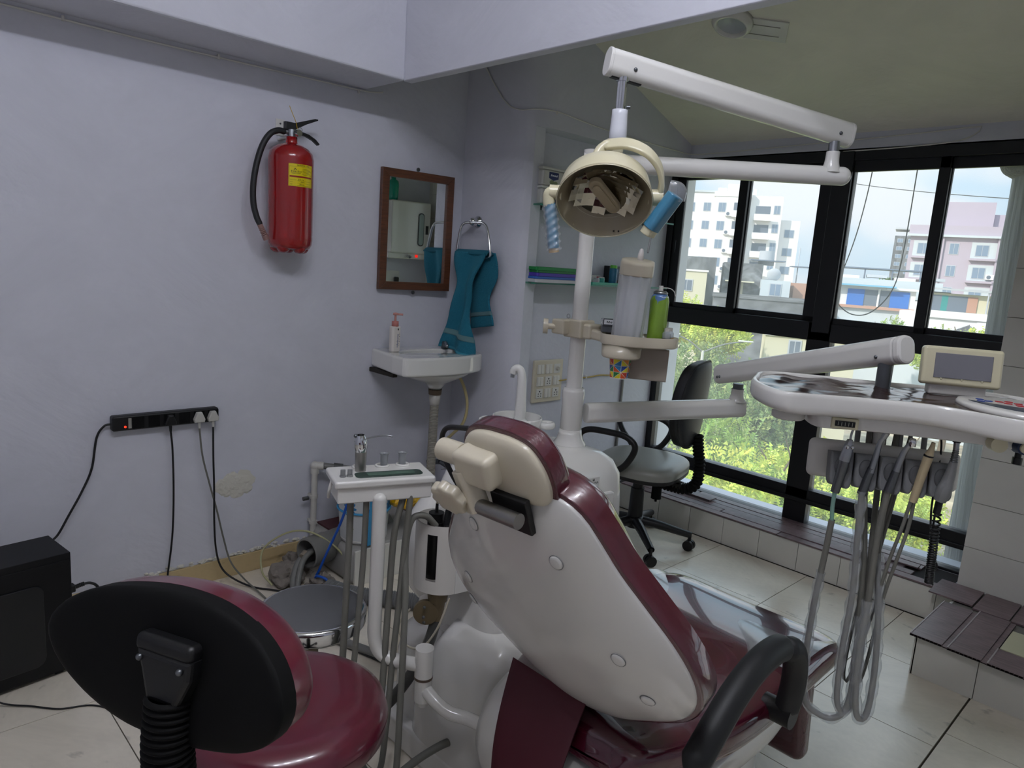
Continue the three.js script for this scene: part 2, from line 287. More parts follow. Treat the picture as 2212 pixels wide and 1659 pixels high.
// ---------------------------------------------------------------- left wall and corner
// thin sheet with thickness over a grid: fn(u, v) -> [x, y, z]
function sheet(fn, nu = 16, nv = 24, th = 0.004) {
  const P = [], I = [], U = []; for (let j = 0; j <= nv; j++) for (let i = 0; i <= nu; i++) { P.push(...fn(i / nu, j / nv)); U.push(i / nu, j / nv); }
  for (let j = 0; j < nv; j++) for (let i = 0; i < nu; i++) { const a = j * (nu + 1) + i, b = a + 1, c = a + nu + 1, d = c + 1; I.push(a, c, b, b, c, d); }
  const g = new THREE.BufferGeometry(); g.setAttribute('position', new THREE.Float32BufferAttribute(P, 3)); g.setAttribute('uv', new THREE.Float32BufferAttribute(U, 2)); g.setIndex(I); g.computeVertexNormals();
  const n = g.attributes.normal, N = P.length / 3, Q = [], U2 = [], J = [...I];
  for (let k = 0; k < N; k++) Q.push(P[3 * k] + n.getX(k) * th / 2, P[3 * k + 1] + n.getY(k) * th / 2, P[3 * k + 2] + n.getZ(k) * th / 2);
  for (let k = 0; k < N; k++) Q.push(P[3 * k] - n.getX(k) * th / 2, P[3 * k + 1] - n.getY(k) * th / 2, P[3 * k + 2] - n.getZ(k) * th / 2);
  for (let k = 0; k < I.length; k += 3) J.push(I[k] + N, I[k + 2] + N, I[k + 1] + N);
  const rim = []; for (let i = 0; i < nu; i++) rim.push([i, i + 1]); for (let j = 0; j < nv; j++) rim.push([j * (nu + 1) + nu, (j + 1) * (nu + 1) + nu]);
  for (let i = nu; i > 0; i--) rim.push([nv * (nu + 1) + i, nv * (nu + 1) + i - 1]); for (let j = nv; j > 0; j--) rim.push([j * (nu + 1), (j - 1) * (nu + 1)]);
  for (const [a, b] of rim) J.push(a, b, b + N, a, b + N, a + N);
  const h = new THREE.BufferGeometry(); h.setAttribute('position', new THREE.Float32BufferAttribute(Q, 3)); h.setAttribute('uv', new THREE.Float32BufferAttribute([...U, ...U], 2)); h.setIndex(J); h.computeVertexNormals(); return h;
}
{ // surface cable clipped under the boxed beam
  const t = thing('wall_cable', 'thin white cable clipped to the lilac wall under the boxed beam', 'cable', [-2.816, 2.075, -1.1]);
  part(t, 'wire', tube([[-2.815, 2.068, 0.3], [-2.815, 2.068, -0.454], [-2.815, 2.066, -0.9], [-2.815, 2.072, -1.4], [-2.815, 2.077, -1.72], [-2.812, 2.081, -1.79], [-2.80, 2.087, -1.83]], 0.0035, 8), M.whiteMatt);
  for (const z of [-0.62, -1.12, -1.72]) part(t, 'clip', box(-2.82, -2.809, 2.062, 2.079, z - 0.004, z + 0.004, 0.002), M.whiteMatt);
}
{ // cable along the top of the recess wall
  const t = thing('wall_cable', 'thin white cable drooping along the top of the corner wall', 'cable', [-2.36, 2.1, -2.6]);
  part(t, 'wire', tube([[-2.70, 2.30, -2.324], [-2.62, 2.20, -2.324], [-2.53, 2.11, -2.324], [-2.45, 2.075, -2.33], [-2.375, 2.078, -2.37], [-2.356, 2.085, -2.50], [-2.356, 2.07, -2.75], [-2.356, 2.062, -3.1], [-2.356, 2.062, -3.45], [-2.34, 2.06, -3.58], [-2.2, 2.062, -3.607], [-1.7, 2.075, -3.607], [-1.2, 2.09, -3.607], [-0.98, 2.10, -3.607], [-0.93, 2.095, -3.607], [-1.0, 2.05, -3.606], [-1.2, 2.035, -3.606], [-1.5, 2.03, -3.606]], 0.003, 8, 160), M.whiteMatt);
  for (const [y, z] of [[2.082, -2.48], [2.062, -3.2]]) part(t, 'clip', box(-2.362, -2.35, y - 0.008, y + 0.006, z - 0.004, z + 0.004, 0.002), M.whiteMatt);
}
{ // fire extinguisher
  const c = [-2.722, -1.368], t = thing('fire_extinguisher', 'red fire extinguisher with black hose and yellow tag hanging on the lilac wall', 'extinguisher', [c[0], 1.37, c[1]]);
  const at = g => g.translate(c[0], 0, c[1]);
  part(t, 'cylinder', at(lathe([[0, 1.385], [0.06, 1.384], [0.076, 1.39], [0.084, 1.405], [0.0865, 1.425], [0.0865, 1.436], [0.0855, 1.440], [0.0865, 1.444], [0.0865, 1.735], [0.082, 1.757], [0.066, 1.775], [0.045, 1.786], [0.026, 1.792], [0.0225, 1.797], [0.0225, 1.818], [0, 1.818]], 64)), M.red);
  for (let k = 0; k < 5; k++) { const a = k * 1.2566 + 0.6; part(t, 'foot', new THREE.SphereGeometry(0.026, 20, 12).scale(1, 0.8, 1).translate(c[0] + 0.052 * Math.sin(a), 1.389, c[1] + 0.052 * Math.cos(a)), M.red); }
  const lab = canvasTex(512, 512, (x, w, h) => {
    x.fillStyle = '#d9c400'; x.fillRect(0, 0, w, h); x.fillStyle = '#1b1a08'; x.strokeStyle = '#2a2608'; x.lineWidth = 3; x.strokeRect(14, 60, w - 28, h - 76);
    x.font = 'bold 44px sans-serif'; x.fillText('SERVICE TAG', 150, 46); x.font = 'bold 52px serif'; x.fillText('Fire list', 40, 190); x.fillRect(40, 205, 190, 6); x.fillRect(60, 222, 150, 5);
    x.beginPath(); x.moveTo(90, 140); x.lineTo(120, 95); x.lineTo(150, 140); x.lineTo(134, 140); x.lineTo(120, 115); x.lineTo(106, 140); x.fill();
    x.font = '22px sans-serif'; for (let k = 0; k < 6; k++) x.fillRect(260, 100 + 26 * k, 150 + 40 * ((k * 7) % 3), 6);
    x.fillStyle = '#8d1414'; x.fillRect(20, 270, w - 40, 38); x.fillStyle = '#1b1a08'; x.font = '26px sans-serif'; x.fillText('Serv. Date', 28, 375); x.fillText('Due', 28, 425); x.fillText('Sign', 28, 475);
    x.font = 'italic bold 44px serif'; x.fillText('2/6/24', 170, 372); x.fillText('ABC', 220, 422); x.fillText('Hum', 200, 478); for (const y of [384, 434, 486]) x.fillRect(160, y, 300, 3);
  });
  part(t, 'label', new THREE.CylinderGeometry(0.0872, 0.0872, 0.084, 24, 1, true, 1.0, 1.2).translate(c[0], 1.668, c[1]), new THREE.MeshPhysicalMaterial({ map: lab, roughness: 0.3, side: THREE.DoubleSide }), 'yellow service tag');
  part(t, 'valve', merge([at(cyl(0.019, 0.019, 0.03)).translate(0, 1.815, 0), rod([c[0], 1.835, c[1] + 0.03], [c[0], 1.835, c[1] - 0.012], 0.009), rod([c[0], 1.836, c[1]], [c[0] + 0.03, 1.832, c[1] - 0.01], 0.007)]), M.steel);
  part(t, 'gauge', rod([c[0] + 0.028, 1.832, c[1] - 0.010], [c[0] + 0.042, 1.832, c[1] - 0.012], 0.013), M.chrome);
  const lev = (pts, w) => extrude(polyShape(pts), w, 0.002).rotateY(Math.PI / 2).translate(c[0] - w / 2, 0, 0);   // shape x runs to -z
  const zz = z => -(c[1] + z);
  part(t, 'carry_lever', lev([[zz(0.03), 1.845], [zz(0.03), 1.872], [zz(-0.01), 1.872], [zz(-0.05), 1.886], [zz(-0.095), 1.902], [zz(-0.108), 1.902], [zz(-0.108), 1.897], [zz(-0.06), 1.875], [zz(-0.02), 1.852], [zz(-0.01), 1.845]], 0.022), M.black);
  part(t, 'squeeze_handle', lev([[zz(0.01), 1.842], [zz(-0.03), 1.845], [zz(-0.07), 1.838], [zz(-0.10), 1.824], [zz(-0.118), 1.808], [zz(-0.112), 1.803], [zz(-0.09), 1.818], [zz(-0.06), 1.829], [zz(-0.03), 1.833], [zz(0.01), 1.83]], 0.02), M.black);
  part(t, 'hose', tube([[c[0], 1.834, -1.335], [c[0] + 0.003, 1.833, -1.31], [c[0] + 0.006, 1.815, -1.277], [c[0] + 0.006, 1.77, -1.248], [c[0] + 0.004, 1.70, -1.226], [c[0] + 0.004, 1.62, -1.213], [c[0] + 0.006, 1.55, -1.213], [c[0] + 0.01, 1.50, -1.224], [c[0] + 0.013, 1.475, -1.235]], 0.0115, 14), M.rubber);
  part(t, 'nozzle', hose([[c[0] + 0.012, 1.482, -1.232], [c[0] + 0.014, 1.462, -1.240], [c[0] + 0.018, 1.415, -1.262]], u => 0.0105 + (u > 0.35 && u < 0.75 ? 0.0012 * Math.sign(Math.sin(u * 75)) : u >= 0.75 ? 0.0015 : 0), 16, 90), mat(0x8a6a63, 0.5));
  part(t, 'seal_tie', tube([[c[0] + 0.012, 1.93, -1.352], [c[0] + 0.013, 1.90, -1.366], [c[0] + 0.014, 1.875, -1.378], [c[0] + 0.015, 1.85, -1.384]], 0.0012, 6), mat(0xc9a20c, 0.4));
  part(t, 'safety_pin', new THREE.TorusGeometry(0.009, 0.0012, 6, 20).rotateY(1.57).translate(c[0] + 0.013, 1.848, -1.398), M.steel);
  const b = thing('wall_bracket', 'small white metal bracket plate behind the extinguisher valve', 'bracket', [-2.818, 1.83, -1.365]);
  part(b, 'plate', box(-2.82, -2.816, 1.83, 1.893, -1.385, -1.348, 0.001), M.whiteMatt); part(b, 'arm', box(-2.818, -2.735, 1.812, 1.818, -1.376, -1.356), M.whiteMatt);
  for (const [y, z] of [[1.876, -1.366], [1.855, -1.358], [1.855, -1.376]]) part(b, 'screw', rod([-2.817, y, z], [-2.814, y, z], 0.0035), M.steelDark);
}
{ // mirror with wooden frame
  const cy = 1.503, cz = -2.038, t = thing('wall_mirror', 'rectangular wall mirror in a brown wooden frame above the basin', 'mirror', [-2.80, 1.23, cz], { turn: -0.07, local: true });
  const wood = new THREE.MeshPhysicalMaterial({ roughness: 0.45, clearcoat: 0.3, map: tex(256, 256, (u, v) => { const k = 0.8 + 0.35 * fbm(u * 4, v * 50, 1.3, 4) + 0.1 * fbm(u * 20, v * 30, 8, 3); return [0.44 * k, 0.255 * k, 0.15 * k]; }) });
  const W = 0.392, H = 0.545, b = 0.037, d = 0.024;
  const mk = (len) => { const s = polyShape([[-len / 2, 0], [len / 2, 0], [len / 2 - b, b], [-len / 2 + b, b]]); return extrude(s, d, 0.003); };
  const turnIn = g => g.rotateY(Math.PI / 2);       // outline xy -> zy, depth to +x
  const fix = g => uvm(g, 3);
  part(t, 'frame_rail', fix(turnIn(mk(W))), wood); part(t, 'frame_rail', fix(turnIn(mk(W).rotateZ(Math.PI).translate(0, H, 0))), wood);
  part(t, 'frame_stile', fix(turnIn(mk(H).rotateZ(-Math.PI / 2).translate(-W / 2, H / 2, 0))), wood); part(t, 'frame_stile', fix(turnIn(mk(H).rotateZ(Math.PI / 2).translate(W / 2, H / 2, 0))), wood);
  part(t, 'glass', box(0.006, 0.012, b - 0.004, H - b + 0.004, -W / 2 + b - 0.004, W / 2 - b + 0.004), M.mirror);
  for (const y of [-0.012, H + 0.012]) part(t, 'hanging_eye', merge([rod([0.002, y, 0.0], [0.006, y, 0.0], 0.009), rod([0.004, y, 0], [0.009, y, 0], 0.004)]), M.steelDark);
}
{ // towel ring and towel on the corner pier
  const t = thing('towel_ring', 'chrome towel ring fixed to the corner pier', 'towel ring', [-2.69, 1.575, -2.33]);
  part(t, 'rose', lathe([[0, 0], [0.028, 0], [0.028, 0.006], [0.02, 0.012], [0.013, 0.02], [0.013, 0.04], [0, 0.04]], 28).rotateX(Math.PI / 2).translate(-2.685, 1.575, -2.33), M.chrome);
  part(t, 'knuckle', new THREE.SphereGeometry(0.02, 24, 16).translate(-2.665, 1.572, -2.278), M.chrome);
  part(t, 'ring', tube([[-2.62, 1.567, -2.266], [-2.565, 1.562, -2.262], [-2.535, 1.53, -2.26], [-2.505, 1.43, -2.256], [-2.512, 1.412, -2.256], [-2.56, 1.408, -2.256], [-2.68, 1.408, -2.256], [-2.738, 1.41, -2.256], [-2.748, 1.425, -2.256], [-2.735, 1.53, -2.26], [-2.712, 1.562, -2.262], [-2.67, 1.567, -2.266]], 0.0065, 12, 120, true), M.chrome);
  const l = (a, b, s) => a + (b - a) * s, sm = THREE.MathUtils.smoothstep;
  const tw = thing('hand_towel', 'teal hand towel with pale woven band hanging through the chrome ring', 'towel', [-2.62, 0.95, -2.22]);
  const front = (u, v) => { const y = 1.428 - 0.465 * v - 0.035 * v * u; const w = sm(v, 0, 0.35) - sm(v, 0.5, 1) * 0.9; const xl = l(-2.735, -2.748, v) + 0.042 * w, xr = l(-2.515, -2.505, v) - 0.055 * w - 0.02 * Math.sin(v * 3.1);
    return [l(xl, xr, u), y, -2.238 + 0.05 * v * v + 0.016 * Math.sin(u * 8 + v * 2.5) * (0.4 + v) + 0.006 * Math.sin(v * 14 + u * 5)]; };
  const pale = mat(0x7fa9ad, 0.9, { bumpMap: fineT, bumpScale: 0.002 });
  part(tw, 'front_panel', sheet(front, 22, 40, 0.009), M.teal);
  part(tw, 'woven_band', sheet((u, v) => { const p = front(u, 0.80 + 0.055 * v); return [p[0], p[1], p[2] + 0.0012]; }, 22, 4, 0.0095), pale, 'pale woven band');
  part(tw, 'hem', sheet((u, v) => { const p = front(u, 0.97 + 0.03 * v); return [p[0], p[1], p[2] + 0.0008]; }, 22, 2, 0.0105), mat(0x2f8194, 0.9));
  const back = (u, v) => { const y = 1.43 - 0.37 * v; const xl = l(-2.70, -2.64, v), xr = -2.505 + 0.035 * Math.sin(v * 4.2) * (1 - v) - 0.03 * sm(v, 0.3, 0.6) + 0.055 * sm(v, 0.6, 1); return [l(xl, xr, u), y + 0.03 * v * u, -2.285 - 0.006 * Math.sin(u * 7 + v * 3)]; };
  part(tw, 'back_panel', sheet(back, 18, 30, 0.009), M.teal);
  part(tw, 'woven_band', sheet((u, v) => { const p = back(u, 0.80 + 0.055 * v); return [p[0], p[1], p[2] + 0.0012]; }, 14, 3, 0.0095), pale);
  part(tw, 'fold', sheet((u, v) => { const a = Math.PI * (u - 0.0); return [l(-2.735, -2.508, v) , 1.418 + 0.018 * Math.sin(a), l(-2.28, -2.234, u)]; }, 12, 20, 0.009), M.teal);
}
{ // wash basin
  const t = thing('wash_basin', 'small white ceramic wash basin on the wall under the mirror', 'basin', [-2.82, 0.78, -2.06]);
  const pts = [[-2.818, 1.835], [-2.60, 1.80], [-2.515, 1.795], [-2.488, 1.815], [-2.470, 1.90], [-2.462, 2.0], [-2.466, 2.10], [-2.482, 2.19], [-2.52, 2.26], [-2.60, 2.30], [-2.70, 2.315], [-2.818, 2.318]];
  const c2 = new THREE.SplineCurve(pts.slice(2).map(p => new THREE.Vector2(...p))).getPoints(40);
  const s = new THREE.Shape([new THREE.Vector2(...pts[0]), new THREE.Vector2(...pts[1]), ...c2]);
  const hole = new THREE.Path(); hole.absellipse(-2.615, 2.06, 0.115, 0.19, 0, Math.PI * 2); s.holes.push(hole);
  part(t, 'rim', T(extrude(s, 0.085, 0.012, 4, 40), 0, 0.868, 0, -Math.PI / 2), M.ceramic);
  const E = (rx, rz, y, n = 40) => Array.from({ length: n }, (_, i) => { const a = i / n * 2 * Math.PI; return [-2.615 + rx * Math.cos(a), y, -2.06 - rz * Math.sin(a)]; });
  const bowl = [E(0.116, 0.191, 0.945), E(0.113, 0.186, 0.925), E(0.106, 0.175, 0.90), E(0.092, 0.15, 0.872), E(0.065, 0.10, 0.852), E(0.02, 0.02, 0.846), E(0.03, 0.03, 0.775), E(0.036, 0.036, 0.79), E(0.05, 0.055, 0.81), E(0.085, 0.12, 0.827), E(0.115, 0.172, 0.848), E(0.132, 0.2, 0.872)];
  part(t, 'bowl', skin(bowl), M.ceramic);
  const tr = canvasTex(128, 64, (x) => { x.fillStyle = '#e2e1db'; x.fillRect(0, 0, 128, 64); x.fillStyle = '#222'; x.font = 'italic bold 40px serif'; x.fillText('Trident', 4, 44); });
  part(t, 'maker_mark', T(new THREE.PlaneGeometry(0.035, 0.014), -2.727, 0.915, -2.02, -0.3, 1.35), new THREE.MeshPhysicalMaterial({ map: tr, roughness: 0.2 }));
  part(t, 'bracket', box(-2.815, -2.62, 0.846, 0.866, -1.845, -1.82, 0.003), mat(0x2b2620, 0.8));
  part(t, 'waste', merge([T(cyl(0.03, 0.032, 0.025), -2.615, 0.752, -2.06)]), mat(0x6b5a48, 0.6));
  const tap = thing('basin_tap', 'small chrome tap on the back of the basin', 'tap', [-2.72, 0.95, -2.19]);
  part(tap, 'body', lathe([[0, 0], [0.018, 0], [0.016, 0.02], [0.013, 0.035], [0, 0.038]], 20).translate(-2.715, 0.953, -2.185), M.steelDark); part(tap, 'spout', tube([[-2.715, 0.978, -2.185], [-2.69, 0.985, -2.17], [-2.66, 0.975, -2.155]], 0.009), M.steel);
  const pipe = thing('drain_hose', 'ribbed grey drain hose hanging under the wash basin', 'pipe', [-2.62, 0.16, -2.06]);
  part(pipe, 'collar', lathe([[0.0, 0.70], [0.022, 0.70], [0.027, 0.73], [0.027, 0.755], [0.0, 0.757]], 24).translate(-2.615, 0, -2.06), M.pvc);
  part(pipe, 'corrugated_hose', hose([[-2.615, 0.705, -2.06], [-2.618, 0.6, -2.062], [-2.625, 0.45, -2.066], [-2.63, 0.3, -2.07], [-2.63, 0.157, -2.07]], ribs(75, 0.0185, 0.0035), 16, 450), mat(0x9a968a, 0.6));
  const inlet = thing('supply_hose', 'yellowed supply tube bending from basin to wall valve', 'tube', [-2.74, 0.35, -2.19]);
  part(inlet, 'tube', tube([[-2.63, 0.85, -2.20], [-2.60, 0.78, -2.225], [-2.585, 0.69, -2.24], [-2.60, 0.60, -2.235], [-2.655, 0.53, -2.215], [-2.70, 0.48, -2.20], [-2.715, 0.42, -2.197]], 0.0075, 12), mat(0xb9ab7c, 0.35));
  part(inlet, 'valve', merge([rod([-2.715, 0.42, -2.197], [-2.715, 0.385, -2.197], 0.012), rod([-2.72, 0.372, -2.20], [-2.818, 0.35, -2.20], 0.014), rod([-2.72, 0.372, -2.20], [-2.68, 0.355, -2.215], 0.012)]), M.steelDark);
  part(inlet, 'valve_handle', rod([-2.70, 0.343, -2.19], [-2.66, 0.35, -2.235], 0.0045), M.steel);
}
{ // soap pump bottle
  const t = thing('soap_bottle', 'white pump bottle with pink nozzle standing on the basin corner', 'bottle', [-2.69, 0.953, -1.87]);
  const L = g => g.translate(-2.69, 0.953, -1.87);
  part(t, 'body', L(T(extrude(rrect(0.036, 0.046, 0.012), 0.118, 0.006, 3).rotateX(-Math.PI / 2), 0, 0, 0)), mat(0xd9d3cc, 0.3));
  part(t, 'collar', L(lathe([[0, 0.116], [0.016, 0.116], [0.0155, 0.14], [0, 0.142]], 24)), mat(0xb8736a, 0.4));
  part(t, 'pump', L(merge([cyl(0.005, 0.005, 0.03, 12).translate(0, 0.14, 0), lathe([[0, 0.168], [0.012, 0.168], [0.011, 0.178], [0, 0.18]], 18), rod([0, 0.173, 0], [0.022, 0.172, -0.026], 0.0045)])), mat(0xc58a80, 0.35));
  const lb = canvasTex(128, 256, x => { x.fillStyle = '#d9d3cc'; x.fillRect(0, 0, 128, 256); x.fillStyle = '#1c2a6b'; x.save(); x.translate(84, 240); x.rotate(-Math.PI / 2); x.font = 'bold 40px sans-serif'; x.fillText('lifebuoy', 10, 0); x.restore(); x.fillStyle = '#222'; x.fillRect(64, 8, 26, 22); for (let k = 0; k < 8; k++) x.fillRect(98, 60 + k * 20, 8 + 6 * (k % 3), 6); });
  part(t, 'label', L(T(new THREE.PlaneGeometry(0.03, 0.10), 0.0186, 0.062, -0.002, 0, Math.PI / 2)), new THREE.MeshPhysicalMaterial({ map: lb, roughness: 0.35 }), 'printed blue lettering');
}
{ // power strip, plugs and cords
  const z0 = -0.723, z1 = -1.107, x0 = -2.82, t = thing('power_strip', 'black six socket power strip mounted on the lilac wall', 'power strip', [-2.82, 0.69, -0.915]);
  part(t, 'body', box(x0, -2.783, 0.688, 0.745, z1, z0, 0.008), M.black);
  for (let k = 0; k < 6; k++) { const z = -0.81 - 0.055 * k; part(t, 'socket', merge([box(-2.7832, -2.7815, 0.694, 0.738, z - 0.02, z + 0.02, 0.0008), ...[[0, 0.012], [0.009, -0.007], [-0.009, -0.007]].map(([dz, dy]) => box(-2.7816, -2.7809, 0.716 + dy - 0.004, 0.716 + dy + 0.004, z + dz - 0.003, z + dz + 0.003))]), M.blackSoft); }
  part(t, 'indicator_light', rod([-2.784, 0.704, -0.765], [-2.780, 0.704, -0.765], 0.004), new THREE.MeshStandardMaterial({ color: 0x661008, emissive: 0xff3a20, emissiveIntensity: 1.6 }));
  part(t, 'switch', box(-2.784, -2.779, 0.697, 0.735, -0.786, -0.775, 0.001), mat(0x8f8d85, 0.5), 'pale rocker switch');
  const plug = (z, m, name, label) => { const p = thing(name, label, 'plug', [-2.76, 0.715, z]);
    const s = polyShape([[-0.018, -0.020], [0.018, -0.020], [0.021, -0.008], [0.009, 0.02], [-0.009, 0.02], [-0.021, -0.008]]);
    part(p, 'body', extrude(s, 0.024, 0.005, 3).rotateY(Math.PI / 2).translate(-2.781, 0.716, z), m); part(p, 'cord_grip', rod([-2.77, 0.698, z], [-2.768, 0.672, z], 0.006, 0.0045), m); return p; };
  const pw = mat(0xbdbbb3, 0.45);
  const plugs = [plug(-0.918, M.black, 'mains_plug', 'black plug in the third socket of the power strip'),
    plug(-1.025, pw, 'mains_plug', 'white triangular plug with a grey cord in the power strip'),
    plug(-1.078, pw, 'mains_plug', 'white triangular plug with a black cord at the end of the strip')];
  const cord = (owner, pts, r, m) => part(owner, 'cord', tube(pts, r, 8, 120), m);
  cord(t, [[-2.80, 0.715, -0.723], [-2.80, 0.71, -0.70], [-2.80, 0.67, -0.675], [-2.795, 0.56, -0.655], [-2.79, 0.48, -0.62], [-2.785, 0.40, -0.575], [-2.78, 0.34, -0.54], [-2.775, 0.30, -0.505], [-2.77, 0.2, -0.49], [-2.765, 0.02, -0.47]], 0.0042, M.black);
  cord(plugs[0], [[-2.768, 0.672, -0.918], [-2.772, 0.6, -0.925], [-2.78, 0.45, -0.93], [-2.785, 0.3, -0.928], [-2.785, 0.2, -0.92], [-2.78, 0.1, -0.905], [-2.76, 0.03, -0.89], [-2.7, 0.006, -0.84]], 0.0038, M.black);
  cord(plugs[1], [[-2.768, 0.672, -1.025], [-2.765, 0.56, -1.035], [-2.765, 0.44, -1.062], [-2.77, 0.32, -1.093], [-2.775, 0.2, -1.12], [-2.76, 0.09, -1.145], [-2.70, 0.03, -1.175], [-2.55, 0.008, -1.19], [-2.35, 0.006, -1.185]], 0.0036, M.hoseGrey);
  cord(plugs[2], [[-2.768, 0.672, -1.078], [-2.765, 0.56, -1.077], [-2.765, 0.42, -1.08], [-2.77, 0.28, -1.082], [-2.775, 0.16, -1.09], [-2.765, 0.08, -1.105], [-2.73, 0.035, -1.135], [-2.65, 0.008, -1.19], [-2.56, 0.006, -1.26], [-2.45, 0.006, -1.30]], 0.004, M.black);
}
{ // computer case
  const t = thing('computer_case', 'black computer tower case standing on the floor by the wall', 'computer', [-2.435, 0, -0.505], { turn: 0.13, local: true });
  const W = 0.185, H = 0.405, D = 0.46;      // local: x to the left of the case, z towards the viewer
  const m = mat(0x07080b, 0.5, { specularIntensity: 0.6 });
  part(t, 'body', box(-W, -0.003, 0.012, H, 0, D, 0.002), m);
  part(t, 'side_panel', box(-0.003, 0, 0.016, H - 0.022, 0.004, D, 0.001), m);
  part(t, 'panel_bulge', T(extrude(rrect(0.34, 0.27, 0.03), 0.006, 0.0029).rotateY(Math.PI / 2), -0.001, 0.19, 0.25), mat(0x0b0d11, 0.42));
  for (const [x, z] of [[-0.03, 0.04], [-W + 0.03, 0.04], [-0.03, D - 0.04], [-W + 0.03, D - 0.04]]) part(t, 'foot', box(x - 0.012, x + 0.012, 0, 0.013, z - 0.012, z + 0.012), M.black);
  part(t, 'plug', merge([box(-0.05, -0.025, 0.255, 0.28, -0.02, 0.001, 0.004), hose([[-0.037, 0.267, -0.018], [-0.036, 0.27, -0.035], [-0.034, 0.272, -0.048]], ribs(6, 0.006, 0.0015), 10, 40)]), M.black);
  part(t, 'cord', tube([[-0.034, 0.272, -0.046], [-0.03, 0.270, -0.065], [-0.028, 0.25, -0.085], [-0.027, 0.2, -0.093], [-0.03, 0.05, -0.095], [-0.05, 0.006, -0.06], [-0.09, 0.005, 0.0]], 0.0045, 8), M.black);
  solo('floor_cable', 'thin dark cable lying on the floor before the computer', 'cable', [-2.2, 0, -0.4], tube([[-2.405, 0.20, -0.22], [-2.40, 0.12, -0.225], [-2.385, 0.05, -0.25], [-2.35, 0.012, -0.30], [-2.30, 0.0055, -0.36], [-2.24, 0.0035, -0.42], [-2.20, 0.003, -0.50], [-2.1, 0.003, -0.56]], 0.0026, 8, 90), M.black);
}
{ // rough filler patch on the wall and broken plaster above the skirting
  const r = rngOf(5), blob = (cy, cz, ry, rz, n, h) => { const out = []; for (let k = 0; k < n; k++) { const a = r() * 6.28, q = Math.sqrt(r()); const s = 0.25 + 0.55 * r(); const g = new THREE.IcosahedronGeometry(1, 2), p = g.attributes.position; for (let i = 0; i < p.count; i++) { const f = 1 + 0.35 * perlin.noise(p.getX(i) * 2 + k, p.getY(i) * 2, p.getZ(i) * 2 + k); p.setXYZ(i, p.getX(i) * f, p.getY(i) * f, p.getZ(i) * f); } g.computeVertexNormals(); out.push(T(g.scale(h * (0.5 + 0.6 * r()), ry * s * 0.7, rz * s * 0.5), -2.82, cy + ry * q * Math.cos(a) * 0.75, cz + rz * q * Math.sin(a) * 0.75)); } return merge(out); };
  const filler = mat(0xcfccc0, 0.9);
  part(wallLeft, 'filler_patch', blob(0.40, -1.19, 0.055, 0.085, 46, 0.006), filler, 'rough cream filler patch');
  part(wallLeft, 'broken_plaster', merge(Array.from({ length: 26 }, (_, k) => blob(0.09 + 0.005 * r(), -1.5 + 0.026 * k, 0.012 + 0.008 * r(), 0.04, 2, 0.012))), filler, 'crumbling plaster above the skirting');
}
